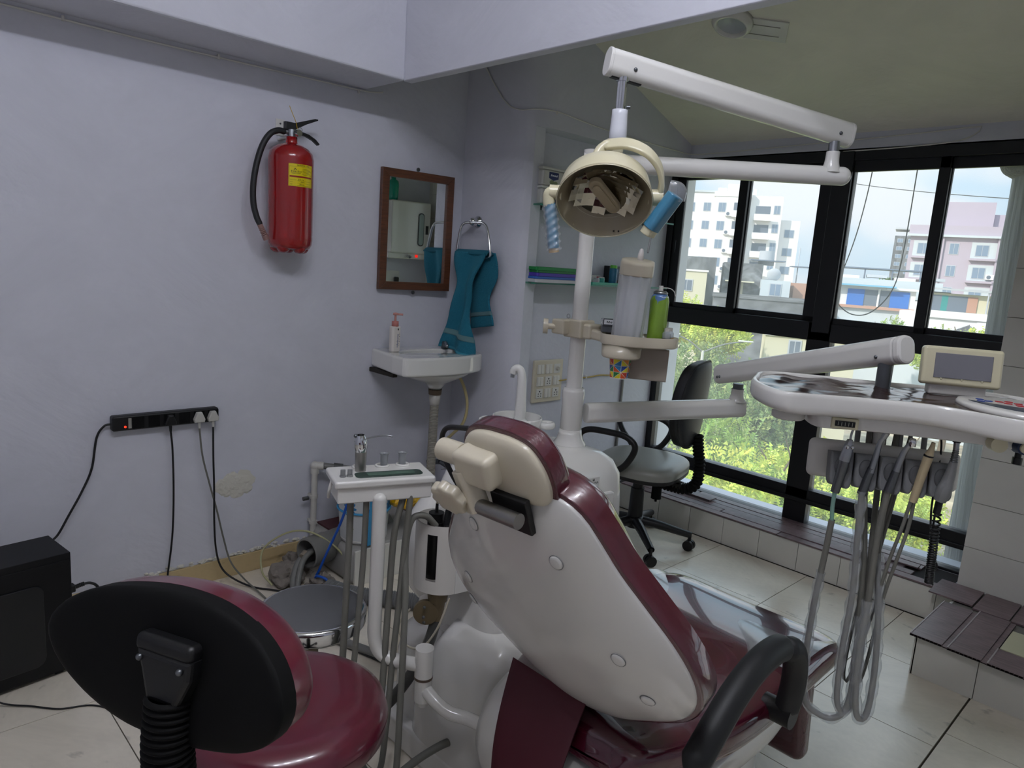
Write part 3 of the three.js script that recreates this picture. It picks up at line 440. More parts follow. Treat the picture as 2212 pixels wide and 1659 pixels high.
// ---------------------------------------------------------------- recess with glass shelves
{
  const shelf = (y, z0, z1, label) => { const t = thing('glass_shelf', label, 'shelf', [-2.41, y, (z0 + z1) / 2]);
    part(t, 'pane', box(-2.468, -2.345, y - 0.004, y + 0.004, z1, z0, 0.001), M.shelfGlass); part(t, 'front_edge', box(-2.3455, -2.344, y - 0.004, y + 0.004, z1, z0), M.glassEdge, 'green glass edge');
    for (const z of [z0 - 0.08, z1 + 0.12]) part(t, 'bracket', merge([box(-2.47, -2.40, y - 0.02, y - 0.004, z - 0.006, z + 0.006, 0.002)]), M.steel); };
  shelf(1.665, -2.40, -3.49, 'upper green glass shelf in the wall recess'); shelf(1.305, -2.38, -3.49, 'lower green glass shelf in the wall recess');
  const tubTex = (k) => canvasTex(256, 128, x => { x.fillStyle = '#c9c8c0'; x.fillRect(0, 0, 256, 128); x.fillStyle = '#15255e'; if (k) { x.fillRect(6, 8, 130, 112); x.fillStyle = '#d7d7d7'; x.font = 'bold 15px sans-serif'; x.fillText('Swad', 20, 36); x.fillRect(16, 56, 100, 4); x.fillRect(16, 70, 90, 4); x.fillRect(16, 84, 96, 4); x.fillStyle = '#15255e'; }
    else { x.beginPath(); x.moveTo(40, 6); x.lineTo(128, 6); x.lineTo(128, 66); x.lineTo(84, 86); x.lineTo(40, 66); x.fill(); x.fillStyle = '#fff'; x.font = 'bold italic 26px sans-serif'; x.fillText('Swad', 52, 46); x.fillStyle = '#7c8a62'; x.beginPath(); x.arc(70, 104, 22, 0, 7); x.arc(104, 108, 18, 0, 7); x.fill(); x.fillStyle = '#15255e'; }
    x.beginPath(); x.moveTo(176, 8); x.lineTo(236, 8); x.lineTo(236, 40); x.lineTo(206, 62); x.lineTo(176, 40); x.fill(); x.fillStyle = '#fff'; x.font = 'bold italic 18px sans-serif'; x.fillText('Swad', 184, 32); });
  const tub = (y, k, label) => { const t = thing('plastic_tub', label, 'tub', [-2.41, y, -2.53]);
    part(t, 'body', box(-2.462, -2.362, y, y + 0.075, -2.635, -2.425, 0.012), mat(0xcac9c2, 0.4)); part(t, 'lid', box(-2.466, -2.358, y + 0.073, y + 0.085, -2.64, -2.42, 0.005), mat(0xd2d1ca, 0.4));
    part(t, 'label', T(new THREE.PlaneGeometry(0.19, 0.06), -2.3612, y + 0.037, -2.53, 0, Math.PI / 2), new THREE.MeshPhysicalMaterial({ map: tubTex(k), roughness: 0.4 }), 'blue and white printed label'); };
  tub(1.669, 1, 'white plastic tub with blue label standing on the upper glass shelf'); tub(1.754, 0, 'white plastic tub with blue shield print on top of another tub');
  const cb = thing('cream_box', 'small cream lidded box at the window end of the upper shelf', 'box', [-2.42, 1.669, -3.31]);
  part(cb, 'body', box(-2.458, -2.37, 1.669, 1.70, -3.38, -3.24, 0.006), M.ivory); part(cb, 'lid', box(-2.462, -2.366, 1.70, 1.712, -3.384, -3.236, 0.004), M.ivory);
  { const g = new THREE.IcosahedronGeometry(0.036, 4), p = g.attributes.position; for (let i = 0; i < p.count; i++) { const f = 1 + 0.5 * fbm(p.getX(i) * 50, p.getY(i) * 50, p.getZ(i) * 50, 3); p.setXYZ(i, p.getX(i) * f, Math.max(-0.016, p.getY(i) * f * 0.6), p.getZ(i) * f * 1.3); } g.computeVertexNormals();
    solo('plastic_bag', 'crumpled clear plastic bag on the end of the upper shelf', 'bag', [-2.40, 1.669, -3.43], g.translate(-2.40, 1.686, -3.43), new THREE.MeshPhysicalMaterial({ color: 0x9fc7b6, roughness: 0.25, transmission: 0.5, thickness: 0 })); }
  // stacked instrument trays on the lower shelf
  const tray = (y, w, l, h, m, label, z, open) => { const t = thing('instrument_tray', label, 'tray', [-2.40, y, z]);
    const s = rrect(w, l, 0.012), hole = rrect(w - 0.008, l - 0.008, 0.009); s.holes.push(new THREE.Path(hole.getPoints(8)));
    part(t, 'floor', T(extrude(rrect(w - 0.014, l - 0.014, 0.01), 0.003), -2.40, y, z, -Math.PI / 2), m); part(t, 'rim', T(extrude(s, h, 0.0015), -2.40, y, z, -Math.PI / 2), m);
    if (open) for (let k = 0; k < 9; k++) part(t, 'divider', box(-2.40 - w * 0.3, -2.40 + w * 0.3, y + 0.002, y + h - 0.003, z - l * 0.3 + k * l * 0.075 - 0.002, z - l * 0.3 + k * l * 0.075 + 0.002), m); };
  tray(1.309, 0.135, 0.30, 0.016, mat(0xc2c3c4, 0.4), 'white tray at the bottom of the stack on the lower shelf', -2.55);
  tray(1.3255, 0.13, 0.29, 0.012, mat(0x2f5fae, 0.35), 'blue tray second from the bottom of the tray stack', -2.545);
  tray(1.338, 0.135, 0.29, 0.016, mat(0x4b37a0, 0.35), 'purple tray under the green trays on the lower shelf', -2.55);
  tray(1.3545, 0.135, 0.30, 0.011, mat(0x0c6a30, 0.35), 'dark green tray between purple and top green tray', -2.555);
  tray(1.366, 0.135, 0.30, 0.016, mat(0x0f7d3a, 0.3), 'green slotted tray on top of the tray stack', -2.55, true);
  tray(1.309, 0.12, 0.24, 0.013, mat(0x2fa084, 0.25), 'flat mint green tray lying right of the light pole on the shelf', -2.93);
  const jar = (x, z, h, r, m, name, label, lidm) => { const t = thing(name, label, 'jar', [x, 1.313, z]); part(t, 'body', lathe([[0, 0], [r * 0.9, 0], [r, 0.004], [r, h * 0.8], [r * 0.8, h * 0.86], [0, h * 0.86]], 20).translate(x, 1.313, z), m); part(t, 'lid', T(cyl(r * 0.85, r * 0.85, h * 0.16, 20), x, 1.313 + h * 0.85, z), lidm || M.whiteMatt); };
  jar(-2.39, -2.84, 0.04, 0.018, M.clear, 'glass_jar', 'small clear jar on the mint tray next to the pole'); jar(-2.385, -2.90, 0.03, 0.018, M.clear, 'glass_jar', 'short clear pot in the middle of the mint tray', M.steel); jar(-2.40, -2.96, 0.035, 0.018, mat(0x49a697, 0.2), 'glass_jar', 'teal pot at the right of the mint tray');
  jar(-2.395, -3.05, 0.10, 0.022, mat(0x2b6f8f, 0.25), 'plastic_bottle', 'blue bottle with bright green top on the lower shelf', mat(0x6cc24a, 0.3));
  { const t = thing('dark_box', 'dark box standing behind the blue bottle on the lower shelf', 'box', [-2.44, 1.309, -3.13]); part(t, 'body', box(-2.462, -2.425, 1.309, 1.41, -3.24, -3.05, 0.003), mat(0x16181c, 0.4)); part(t, 'label', T(new THREE.PlaneGeometry(0.07, 0.06), -2.4245, 1.365, -3.10, 0, Math.PI / 2), mat(0x27506f, 0.4)); }
  { const r = rngOf(3), l = []; for (let k = 0; k < 60; k++) l.push(new THREE.SphereGeometry(0.006, 8, 6).translate(-2.39 + 0.03 * (r() - 0.5), 1.316 + 0.04 * r() * r(), -3.14 + 0.05 * (r() - 0.5))); solo('cotton_rolls', 'heap of small white cotton pellets on the lower shelf', 'cotton', [-2.39, 1.309, -3.14], merge(l), M.whiteMatt, { kind: 'stuff' }); }
  { const t = thing('medicine_box', 'small white box with a red corner on the lower shelf', 'box', [-2.42, 1.309, -2.88]); part(t, 'body', box(-2.462, -2.425, 1.309, 1.355, -2.98, -2.84, 0.002), M.whiteMatt); part(t, 'print', box(-2.4252, -2.4245, 1.322, 1.35, -2.978, -2.95), mat(0xa0203a, 0.4)); }
}
{ // switch board
  const t = thing('switch_board', 'cream switch board with three rows of switches and sockets in the recess', 'switch', [-2.465, 0.69, -2.668]);
  part(t, 'plate', box(-2.47, -2.455, 0.692, 0.913, -2.777, -2.56, 0.005), M.ivory);
  const zc = [-2.607, -2.668, -2.729], yc = [0.866, 0.803, 0.74];
  const sw = (z, y, two) => { part(t, 'module', box(-2.4555, -2.452, y - 0.024, y + 0.024, z - 0.023, z + 0.023, 0.001), M.whiteMatt); for (const d of two ? [-0.011, 0.011] : [0]) part(t, 'rocker', T(cbox(0.006, 0.044, 0.019, 0.001), -2.451, y, z + d, 0, 0, 0.06), mat(0xd9d6cc, 0.35)); };
  const sk = (z, y) => { const m = part(t, 'socket', box(-2.4555, -2.4505, y - 0.024, y + 0.024, z - 0.023, z + 0.023, 0.001), M.whiteMatt); for (const [dz, dy, r] of [[0, 0.012, 0.004], [0.009, 0, 0.003], [-0.009, 0, 0.003], [0.009, -0.012, 0.003], [-0.009, -0.012, 0.003]]) part(m, 'hole', rod([-2.452, y + dy, z + dz], [-2.4495, y + dy, z + dz], r, r, 10), M.black); };
  sw(zc[0], yc[0], 1); sw(zc[1], yc[0], 1); part(t, 'module', box(-2.4555, -2.452, yc[0] - 0.024, yc[0] + 0.024, zc[2] - 0.023, zc[2] + 0.023, 0.001), M.whiteMatt); part(t, 'dimmer_knob', rod([-2.452, yc[0], zc[2]], [-2.44, yc[0], zc[2]], 0.011, 0.009, 20), mat(0xbdb9ae, 0.4));
  sw(zc[0], yc[1], 1); sk(zc[1], yc[1]); sw(zc[2], yc[1], 1); sk(zc[0], yc[2]); sw(zc[1], yc[2], 1); sk(zc[2], yc[2]);
  const w = thing('yellow_wire', 'yellow wire tacked across the recess wall from the switch board', 'wire', [-2.465, 0.80, -3.0]);
  part(w, 'wire', tube([[-2.452, 0.80, -2.735], [-2.45, 0.80, -2.78], [-2.463, 0.803, -2.88], [-2.463, 0.80, -3.0], [-2.463, 0.805, -3.1], [-2.463, 0.80, -3.2], [-2.463, 0.815, -3.27], [-2.463, 0.84, -3.30]], 0.004, 8), mat(0xb59a45, 0.5)); for (const z of [-2.98]) part(w, 'clip', box(-2.47, -2.457, 0.792, 0.812, z - 0.004, z + 0.004, 0.002), M.whiteMatt);
  solo('conduit', 'thin grey vertical conduit on the recess wall near the window', 'conduit', [-2.463, 0, -3.315], box(-2.47, -2.456, 0, 0.86, -3.322, -3.308, 0.003), M.pvcGrey);
}
// ---------------------------------------------------------------- boards on the sill and on the low block
{
  const r = rngOf(12); let n = 0;
  const edge = [['front', -3.338], ['second', -3.395], ['third', -3.450], ['fourth', -3.505], ['rear', -3.560]];
  const plank = (x0, x1, z, y, w, label) => { const g = uvm(box(x0, x1, y, y + 0.008, z - w, z, 0.0015), 1.4); const u = g.attributes.uv, a = r(), b = r(); for (let i = 0; i < u.count; i++) { const q = u.getX(i); u.setXY(i, u.getY(i) + a, q * 0.4 + b); } solo('sill_board', label, 'board', [(x0 + x1) / 2, y, z - w / 2], g, M.plank, { group: 'brown boards on the window sill' }); };
  solo('sill_underlay', 'dark bed under the brown boards of the window sill', 'underlay', [-1.6, 0.142, -3.48], box(-2.46, -0.70, 0.142, 0.1445, -3.6, -3.355), M.plankDark);
  const segs = [[[-2.42, -1.98], [-1.98, -1.45], [-1.45, -1.03], [-1.03, -0.66]], [[-2.44, -1.80], [-1.795, -0.85]], [[-2.44, -0.90]], [[-2.44, -0.84]], [[-2.44, -2.05], [-2.04, -0.80]]];
  segs.forEach((list, i) => list.forEach(([a, b], k) => plank(a + 0.001, b - 0.001, edge[i][1], 0.145 + (i === 0 ? -0.001 : 0) + (k % 2) * 0.002, 0.052, `brown wood grain board in the ${edge[i][0]} row of the window sill` + (list.length > 1 ? `, ${['first', 'second', 'third', 'fourth'][k]} from the recess corner` : ''))));
  const loose = (x, z, y, w, l, a, tilt, label) => { const g = uvm(cbox(l, 0.006, w, 0.001), 1.4); solo('board_offcut', label, 'board', [x, y, z], T(g, 0, 0, 0, tilt, a, 0), M.plank, { local: true }); };
  loose(-2.06, -3.52, 0.163, 0.07, 0.30, -0.05, 0.0, 'loose brown board lying by the black office chair on the sill');
  loose(-1.02, -3.43, 0.164, 0.07, 0.11, 0.1, 0.05, 'short broken brown offcut lying loose on the sill');
  loose(-0.98, -3.50, 0.160, 0.05, 0.26, 0.03, 0.0, 'narrow brown offcut with cut end near the tiled pier');
  // hollow PVC panels over the tiled block: a ridge along each, open cells at the front edge
  const panel = (x0, w, z0, z1, y, label, tilt = 0) => { const t = thing('pvc_panel', label, 'panel', [x0 + w / 2, y, z0], { local: true }); const L = z0 - z1; t.rotation.x = tilt;
    part(t, 'top_skin', uvm(box(-w / 2, w / 2 - 0.018, 0.007, 0.0085, -L, 0), 1.4), M.plank); part(t, 'groove', uvm(box(w / 2 - 0.018, w / 2, 0.003, 0.0045, -L, 0), 1.4), M.plank); part(t, 'lip', box(-w / 2 - 0.001, -w / 2 + 0.004, 0.006, 0.0105, -L, 0, 0.001), mat(0xa09494, 0.35)); part(t, 'bottom_skin', box(-w / 2, w / 2, 0, 0.0015, -L, 0), M.plankDark);
    for (let k = 0; k < 9; k++) part(t, 'cell_wall', box(-w / 2 + k * (w - 0.018) / 8 - 0.0006, -w / 2 + k * (w - 0.018) / 8 + 0.0006, 0.0015, 0.007, -0.06, 0), mat(0x6d5f60, 0.5)); };
  panel(-0.668, 0.122, -2.785, -3.20, 0.152, 'brown hollow plastic panel at the left edge of the tiled block'); panel(-0.546, 0.122, -2.780, -3.22, 0.152, 'brown hollow plastic panel second from the left on the block'); panel(-0.424, 0.122, -2.778, -2.93, 0.152, 'short brown hollow panel piece beside the pale sheet'); panel(-0.302, 0.122, -2.778, -2.93, 0.152, 'brown hollow panel piece furthest right on the block');
  const flat = (x0, x1, z0, z1, y, label) => solo('pvc_panel', label, 'panel', [(x0 + x1) / 2, y, (z0 + z1) / 2], uvm(box(x0, x1, y, y + 0.007, z1, z0, 0.001), 1.4), M.plank);
  flat(-0.74, -0.58, -3.25, -3.44, 0.156, 'brown panel offcut at the foot of the pier by the sill'); flat(-0.575, -0.45, -3.235, -3.45, 0.151, 'brown panel lying against the foot of the tiled pier'); flat(-0.445, -0.30, -3.235, -3.45, 0.151, 'dark brown panel in the corner of the tiled pier');
  solo('pale_sheet', 'pale yellow sheet lying on the tiled block', 'sheet', [-0.3, 0.152, -3.05], box(-0.42, -0.1, 0.152, 0.160, -3.14, -2.94, 0.002), mat(0xc9c6a4, 0.4));
}
{ // water purifier, bottle and socket that the wall mirror reflects
  const x = -0.50, t = thing('water_purifier', 'white wall mounted water purifier reflected in the wooden framed mirror', 'purifier', [-0.42, 1.36, -3.2]);
  part(t, 'body', box(x, -0.33, 1.40, 1.82, -3.39, -3.03, 0.012), M.white); part(t, 'base', box(x + 0.02, -0.33, 1.355, 1.405, -3.36, -3.02, 0.01), M.white);
  part(t, 'window', T(extrude(rrect(0.055, 0.27, 0.027), 0.006, 0.001).rotateY(-Math.PI / 2), x, 1.60, -3.30), mat(0x0b0c0c, 0.2)); part(t, 'level_glass', T(extrude(rrect(0.042, 0.25, 0.02), 0.004).rotateY(-Math.PI / 2), x - 0.005, 1.60, -3.30), mat(0x8d9c96, 0.15));
  part(t, 'display', box(x - 0.002, x, 1.565, 1.635, -3.37, -3.345), M.black); part(t, 'tap', rod([x + 0.03, 1.38, -3.20], [x - 0.02, 1.375, -3.20], 0.014), M.chrome);
  part(t, 'indicator_light', box(x + 0.016, x + 0.021, 1.372, 1.392, -3.29, -3.268), new THREE.MeshStandardMaterial({ color: 0x5a0808, emissive: 0xff2010, emissiveIntensity: 1.2 }));
  const b = thing('green_bottle', 'sea green plastic bottle on top of the water purifier', 'bottle', [-0.42, 1.82, -3.06]); part(b, 'body', lathe([[0, 0], [0.035, 0], [0.042, 0.02], [0.045, 0.12], [0.04, 0.15], [0.018, 0.165], [0.018, 0.18], [0, 0.18]], 24).translate(-0.42, 1.82, -3.075), mat(0x0e8f78, 0.25)); part(b, 'cap', T(cyl(0.02, 0.02, 0.02), -0.42, 1.995, -3.075), mat(0x0a6f5c, 0.4));
  const s = thing('wall_socket', 'white wall socket with black plug below the water purifier', 'socket', [-0.33, 1.12, -3.1]); part(s, 'plate', box(-0.345, -0.33, 1.12, 1.25, -3.20, -3.05, 0.004), M.whiteMatt); part(s, 'plug', box(-0.375, -0.345, 1.15, 1.20, -3.185, -3.145, 0.01), M.black); part(s, 'cord', tube([[-0.36, 1.155, -3.165], [-0.36, 1.10, -3.166], [-0.355, 1.0, -3.17], [-0.34, 0.9, -3.17]], 0.004), M.black);
}
{ // ceiling spot and plate on the slope
  const sl = Math.atan2(2.79 - 2.108, 3.63 - 1.70), Y = z => 2.108 + (z + 3.63) * (2.79 - 2.108) / 1.93;
  const t = thing('ceiling_spot', 'round white surface light fitting on the sloping ceiling', 'light', [-1.66, Y(-2.74), -2.74], { local: true }); t.rotation.x = -sl;
  part(t, 'ring', lathe([[0.045, 0], [0.085, 0], [0.082, -0.02], [0.07, -0.034], [0.062, -0.035], [0.058, -0.025], [0.05, -0.01], [0.045, 0]], 48), M.white); part(t, 'glass', lathe([[0, -0.012], [0.03, -0.016], [0.058, -0.022], [0.058, -0.016], [0, -0.004]], 40), M.clear); part(t, 'reflector', lathe([[0, -0.002], [0.05, -0.010]], 32), M.steel);
  const p = thing('ceiling_plate', 'flat white cover plate on the sloping ceiling beside the spot', 'plate', [-1.57, Y(-2.82), -2.82], { local: true }); p.rotation.x = -sl;
  part(p, 'plate', T(cbox(0.20, 0.006, 0.13, 0.002), 0, -0.003, 0, 0, 0.5, 0), M.white); for (const k of [-1, 1]) part(p, 'groove', T(cbox(0.14, 0.002, 0.003, 0.0008), 0, -0.0068, 0.03 * k).rotateY(0.5), mat(0x8f8c80, 0.5));
}
{ // office chair by the window
  const t = thing('office_chair', 'black armed swivel chair with grey vinyl seat near the window', 'chair', [-2.03, 0, -2.95], { turn: Math.atan2(-0.93, 0.25), local: true });
  const vinyl = mat(0x8f8f87, 0.42, { clearcoat: 0.3, clearcoatRoughness: 0.3 });
  for (let k = 0; k < 5; k++) { const a = k * 1.2566 + 0.98, s = Math.sin(a), c = Math.cos(a);
    part(t, 'base_leg', hose([[0.03 * s, 0.125, 0.03 * c], [0.12 * s, 0.115, 0.12 * c], [0.22 * s, 0.095, 0.22 * c], [0.29 * s, 0.082, 0.29 * c]], u => 0.026 - 0.009 * u, 14, 30), M.black);
    const w = part(t, 'caster', merge([cyl(0.009, 0.009, 0.04, 10).translate(0.285 * s, 0.05, 0.285 * c), ...[-1, 1].map(d => T(new THREE.CylinderGeometry(0.027, 0.027, 0.018, 24).rotateZ(Math.PI / 2).rotateY(a + 0.7 + k), 0.285 * s + d * 0.013 * Math.cos(a + 0.7 + k), 0.027, 0.285 * c - d * 0.013 * Math.sin(a + 0.7 + k)))]), M.black); }
  part(t, 'hub', lathe([[0, 0.09], [0.04, 0.09], [0.044, 0.13], [0.042, 0.15], [0, 0.15]], 24), M.black); part(t, 'gas_lift', merge([cyl(0.038, 0.034, 0.16).translate(0, 0.14, 0), cyl(0.028, 0.026, 0.05).translate(0, 0.29, 0)]), M.black); part(t, 'piston', cyl(0.013, 0.013, 0.05).translate(0, 0.33, 0), M.chrome);
  part(t, 'mechanism', merge([cbox(0.16, 0.03, 0.2, 0.006, 0, 0.375, 0), cbox(0.05, 0.03, 0.22, 0.006, 0, 0.36, -0.12)]), M.black);
  const o = [[0.23, 0], [0.225, 0.12], [0.17, 0.2], [0, 0.225], [-0.17, 0.2], [-0.225, 0.12], [-0.23, 0], [-0.215, -0.13], [-0.14, -0.2], [0, -0.215], [0.14, -0.2], [0.215, -0.13]];
  part(t, 'seat_pan', T(pillow(o, 0.004, 0.018, { edge: 0.008 }), 0, 0.402, 0, -Math.PI / 2), M.black); part(t, 'seat', T(pillow(o, 0.045, 0.004, { edge: 0.012, p: 5, q: 2.2 }), 0, 0.42, 0, -Math.PI / 2), vinyl);
  const ob = [[0.19, 0], [0.18, 0.1], [0.13, 0.19], [0, 0.215], [-0.13, 0.19], [-0.18, 0.1], [-0.19, 0], [-0.17, -0.11], [-0.11, -0.19], [0, -0.21], [0.11, -0.19], [0.17, -0.11]];
  const cur = (x, y, z) => z + 0.9 * x * x;
  part(t, 'backrest', T(pillow(ob, 0.035, 0.003, { edge: 0.01, p: 4, warp: cur }), 0, 0.775, -0.235, -0.08), M.black); part(t, 'back_cover', T(pillow(ob, 0.003, 0.022, { edge: 0.008, p: 5, warp: cur }), 0, 0.775, -0.252, -0.08), mat(0x26272a, 0.45)); 
  part(t, 'piping', T(tube(smoothLoop(ob, 40).map(v => [v[0] * 1.01, v[1] * 1.01, 0.9 * v[0] * v[0]]), 0.004, 8, 120, true), 0, 0.775, -0.262, -0.08), M.rubber);
  part(t, 'bellows', hose([[0, 0.35, -0.10], [0, 0.345, -0.18], [0, 0.35, -0.25], [0, 0.39, -0.295], [0, 0.48, -0.30], [0, 0.56, -0.285], [0, 0.63, -0.275]], ribs(26, 0.021, 0.008), 18, 300), M.blackSoft);
  part(t, 'tilt_knob', merge([cyl(0.026, 0.024, 0.09).translate(0, 0.265, -0.10), cyl(0.006, 0.006, 0.02).translate(0, 0.248, -0.10)]), M.blackSoft);
  for (const s of [-1, 1]) part(t, 'armrest', tube([[s * 0.20, 0.395, 0.06], [s * 0.255, 0.420, 0.05], [s * 0.265, 0.480, -0.02], [s * 0.265, 0.570, -0.06], [s * 0.262, 0.615, -0.01], [s * 0.258, 0.622, 0.09], [s * 0.255, 0.615, 0.19], [s * 0.255, 0.580, 0.235], [s * 0.255, 0.520, 0.21], [s * 0.255, 0.450, 0.15], [s * 0.20, 0.395, 0.10]], 0.0155, 12, 120), M.black);
}
// ---------------------------------------------------------------- dental chair (axis along z, foot end to the window)
{
  const cx = -0.89, tilt = 26 * Math.PI / 180, sT = Math.sin(tilt), cT = Math.cos(tilt);
  const t = thing('dental_chair', 'maroon and white dental chair wrapped in clear film in the middle of the room', 'dental chair', [cx, 0, -1.4]);
  // plane of the backrest: a across, s up along it, n out of its rear face
  const B = new THREE.Matrix4().makeBasis(V(1, 0, 0), V(0, cT, sT), V(0, -sT, cT)).setPosition(cx, 0.5, -1.12);
  const sym = h => [...h, ...h.slice(1, -1).reverse().map(p => [-p[0], p[1]])];
  const outl = sym([[0, -0.075], [0.10, -0.05], [0.20, 0.015], [0.285, 0.085], [0.325, 0.15], [0.332, 0.215], [0.308, 0.285], [0.262, 0.355], [0.218, 0.42], [0.19, 0.48], [0.165, 0.525], [0.13, 0.548], [0.07, 0.556], [0, 0.558]]);
  const shellZ = (x, y, z) => z;
  const film = mat(0x4c0e1f, 0.30, { clearcoat: 1, clearcoatRoughness: 0.05, bumpMap: grainT, bumpScale: 0.002 });
  const shell = part(t, 'back_shell', pillow(outl, 0.058, 0.0, { p: 2.6, q: 1.35, edge: 0.006, n: 96 }).translate(0, 0, -0.02).applyMatrix4(B), M.white);
  const cush = outl.map(p => [p[0] * 1.035, 0.24 + (p[1] - 0.24) * 1.03]);
  part(t, 'back_cushion', pillow(cush, 0.008, 0.06, { p: 6, q: 2.2, edge: 0.022, n: 96, warp: (x, y, z) => z - (z < -0.03 ? 0.5 * x * x * -1 : 0) }).translate(0, 0, -0.042).applyMatrix4(B), film);
  const loop = smoothLoop(outl, 96), lc = loop.reduce((q, v) => [q[0] + v[0] / 96, q[1] + v[1] / 96], [0, 0]);
  const domeZ = (x, y) => { const th = Math.atan2(y - lc[1], x - lc[0]); let best = 9, R = 1; for (const v of loop) { const d = Math.abs(Math.atan2(Math.sin(Math.atan2(v[1] - lc[1], v[0] - lc[0]) - th), Math.cos(Math.atan2(v[1] - lc[1], v[0] - lc[0]) - th))); if (d < best) { best = d; R = Math.hypot(v[0] - lc[0], v[1] - lc[1]); } } const r = Math.hypot(x - lc[0], y - lc[1]) / R; return -0.02 + 0.006 + 0.058 * Math.pow(Math.max(0, 1 - Math.pow(r, 2.6)), 1 / 1.35); };
  for (const s of [-1, 1]) for (const [a, y] of [[0.112, 0.435], [0.208, 0.245], [0.245, 0.148]]) { const e = 0.01, nx = -(domeZ(s * a + e, y) - domeZ(s * a - e, y)) / (2 * e), ny = -(domeZ(s * a, y + e) - domeZ(s * a, y - e)) / (2 * e); const g = lathe([[0, 0.005], [0.008, 0.0047], [0.0125, 0.0035], [0.0145, 0.0005], [0.0145, -0.01]], 28).applyQuaternion(new THREE.Quaternion().setFromUnitVectors(V(0, 1, 0), V(nx, ny, 1).normalize())); part(shell, 'screw_cover', g.translate(s * a, y, domeZ(s * a, y)).applyMatrix4(B), M.white); part(shell, 'cover_joint', new THREE.TorusGeometry(0.0147, 0.0007, 6, 40).applyQuaternion(new THREE.Quaternion().setFromUnitVectors(V(0, 0, 1), V(nx, ny, 1).normalize())).translate(s * a, y, domeZ(s * a, y) + 0.0006).applyMatrix4(B), M.grey); }
  // headrest
  const hn = [0.05, -0.36, 0.93], hx = [1, 0, -0.05]; const zz = V(...hn).normalize(), xx = V(...hx).normalize(), yy = zz.clone().cross(xx).normalize(), x2 = yy.clone().cross(zz);
  const Hm = new THREE.Matrix4().makeBasis(x2, yy, zz).setPosition(-0.885, 1.033, -0.868).scale(V(0.74, 0.74, 0.74));
  const ho = sym([[0, -0.085], [0.08, -0.085], [0.135, -0.07], [0.15, -0.03], [0.135, 0.04], [0.10, 0.085], [0.05, 0.10], [0, 0.102]]);
  part(t, 'headrest_shell', pillow(ho.map(p => [p[0] * 0.95, p[1] * 0.94]), 0.028, 0.0, { p: 3, edge: 0.006 }).applyMatrix4(Hm), M.ivory);
  part(t, 'headrest_cushion', pillow(ho.map(p => [p[0] * 1.04, p[1] * 1.06]), 0.004, 0.035, { p: 5, edge: 0.02 }).translate(0, 0, -0.024).applyMatrix4(Hm), film);
  for (const [a, b] of [[-0.115, 0.045], [0.05, 0.06], [0.105, -0.055], [-0.10, -0.06]]) part(t, 'screw', new THREE.SphereGeometry(0.005, 10, 8).scale(1, 1, 0.5).translate(a, b, 0.019).applyMatrix4(Hm), M.greyDark);
  part(t, 'headrest_mount', cbox(0.125, 0.09, 0.07, 0.018, -0.045, 0.015, 0.045).applyMatrix4(Hm), M.ivory);
  part(t, 'headrest_pivot', rod([-0.175, 0.03, 0.042], [-0.10, 0.03, 0.042], 0.03, 0.03, 28).applyMatrix4(Hm), M.ivory);
  part(t, 'headrest_bracket', merge([bar([-0.095, 0.0, 0.055], [-0.06, -0.105, 0.065], 0.055, 0.055, 0.014).applyMatrix4(Hm)]), M.ivory);
  { const k = []; const n = 8, R = []; for (const [z, f] of [[0, 0.9], [0.004, 1], [0.024, 1], [0.03, 0.92], [0.032, 0.6]]) R.push(Array.from({ length: 96 }, (_, i) => { const a = i / 96 * 6.2832, r = 0.05 * f * (1 + 0.07 * Math.cos(a * n)); return [r * Math.cos(a), r * Math.sin(a), z]; }));
    part(t, 'adjusting_knob', skin(R).rotateY(0.1).rotateX(0.3).translate(-0.12, -0.062, 0.085).applyMatrix4(Hm), M.ivory, 'ivory scalloped knob'); }
  part(t, 'headrest_bar', rod([-0.05, -0.088, 0.07], [0.085, -0.088, 0.07], 0.02).applyMatrix4(Hm), M.brush, 'chrome bar');
  part(t, 'headrest_slide', cbox(0.12, 0.10, 0.018, 0.004, 0.03, -0.10, 0.035).applyMatrix4(Hm), M.black);
  part(t, 'headrest_cable', tube([[-0.12, 0.075, -0.01], [-0.20, 0.06, 0.0], [-0.225, 0.0, 0.01], [-0.20, -0.06, 0.02], [-0.15, -0.12, 0.03]], 0.007).applyMatrix4(Hm), M.black);
  // seat and leg cushion: cross sections along z
  const secs = []; const P = [[-1.09, 0.385, 0.16], [-1.12, 0.395, 0.195], [-1.2, 0.402, 0.235], [-1.35, 0.404, 0.275], [-1.5, 0.41, 0.288], [-1.65, 0.418, 0.29], [-1.78, 0.422, 0.288], [-1.88, 0.415, 0.282], [-1.94, 0.392, 0.265], [-1.97, 0.36, 0.24]]; P.forEach(([z, y, w], k) => { const end = k === 0 || k === P.length - 1, h = end ? 0.02 : 0.055, r = []; for (let i = 0; i < 64; i++) { const a = i / 64 * 6.2832, c = Math.cos(a), s = Math.sin(a), e = 0.38; const X = Math.sign(c) * Math.pow(Math.abs(c), e) * w, Yv = Math.sign(s) * Math.pow(Math.abs(s), 0.6) * h; r.push([cx + X, y + Yv - (s > 0 ? 0.028 * (1 - (X / w) ** 2) * (z > -1.6 ? 1 : 0.4) : 0) + 0.002, z]); } secs.push(r); });
  const cr = new Array(64).fill(0).map((_, i) => new THREE.CatmullRomCurve3(secs.map(s => V(...s[i])))); const fine = []; for (let k = 0; k <= 70; k++) fine.push(cr.map(c => c.getPoint(k / 70).toArray()));
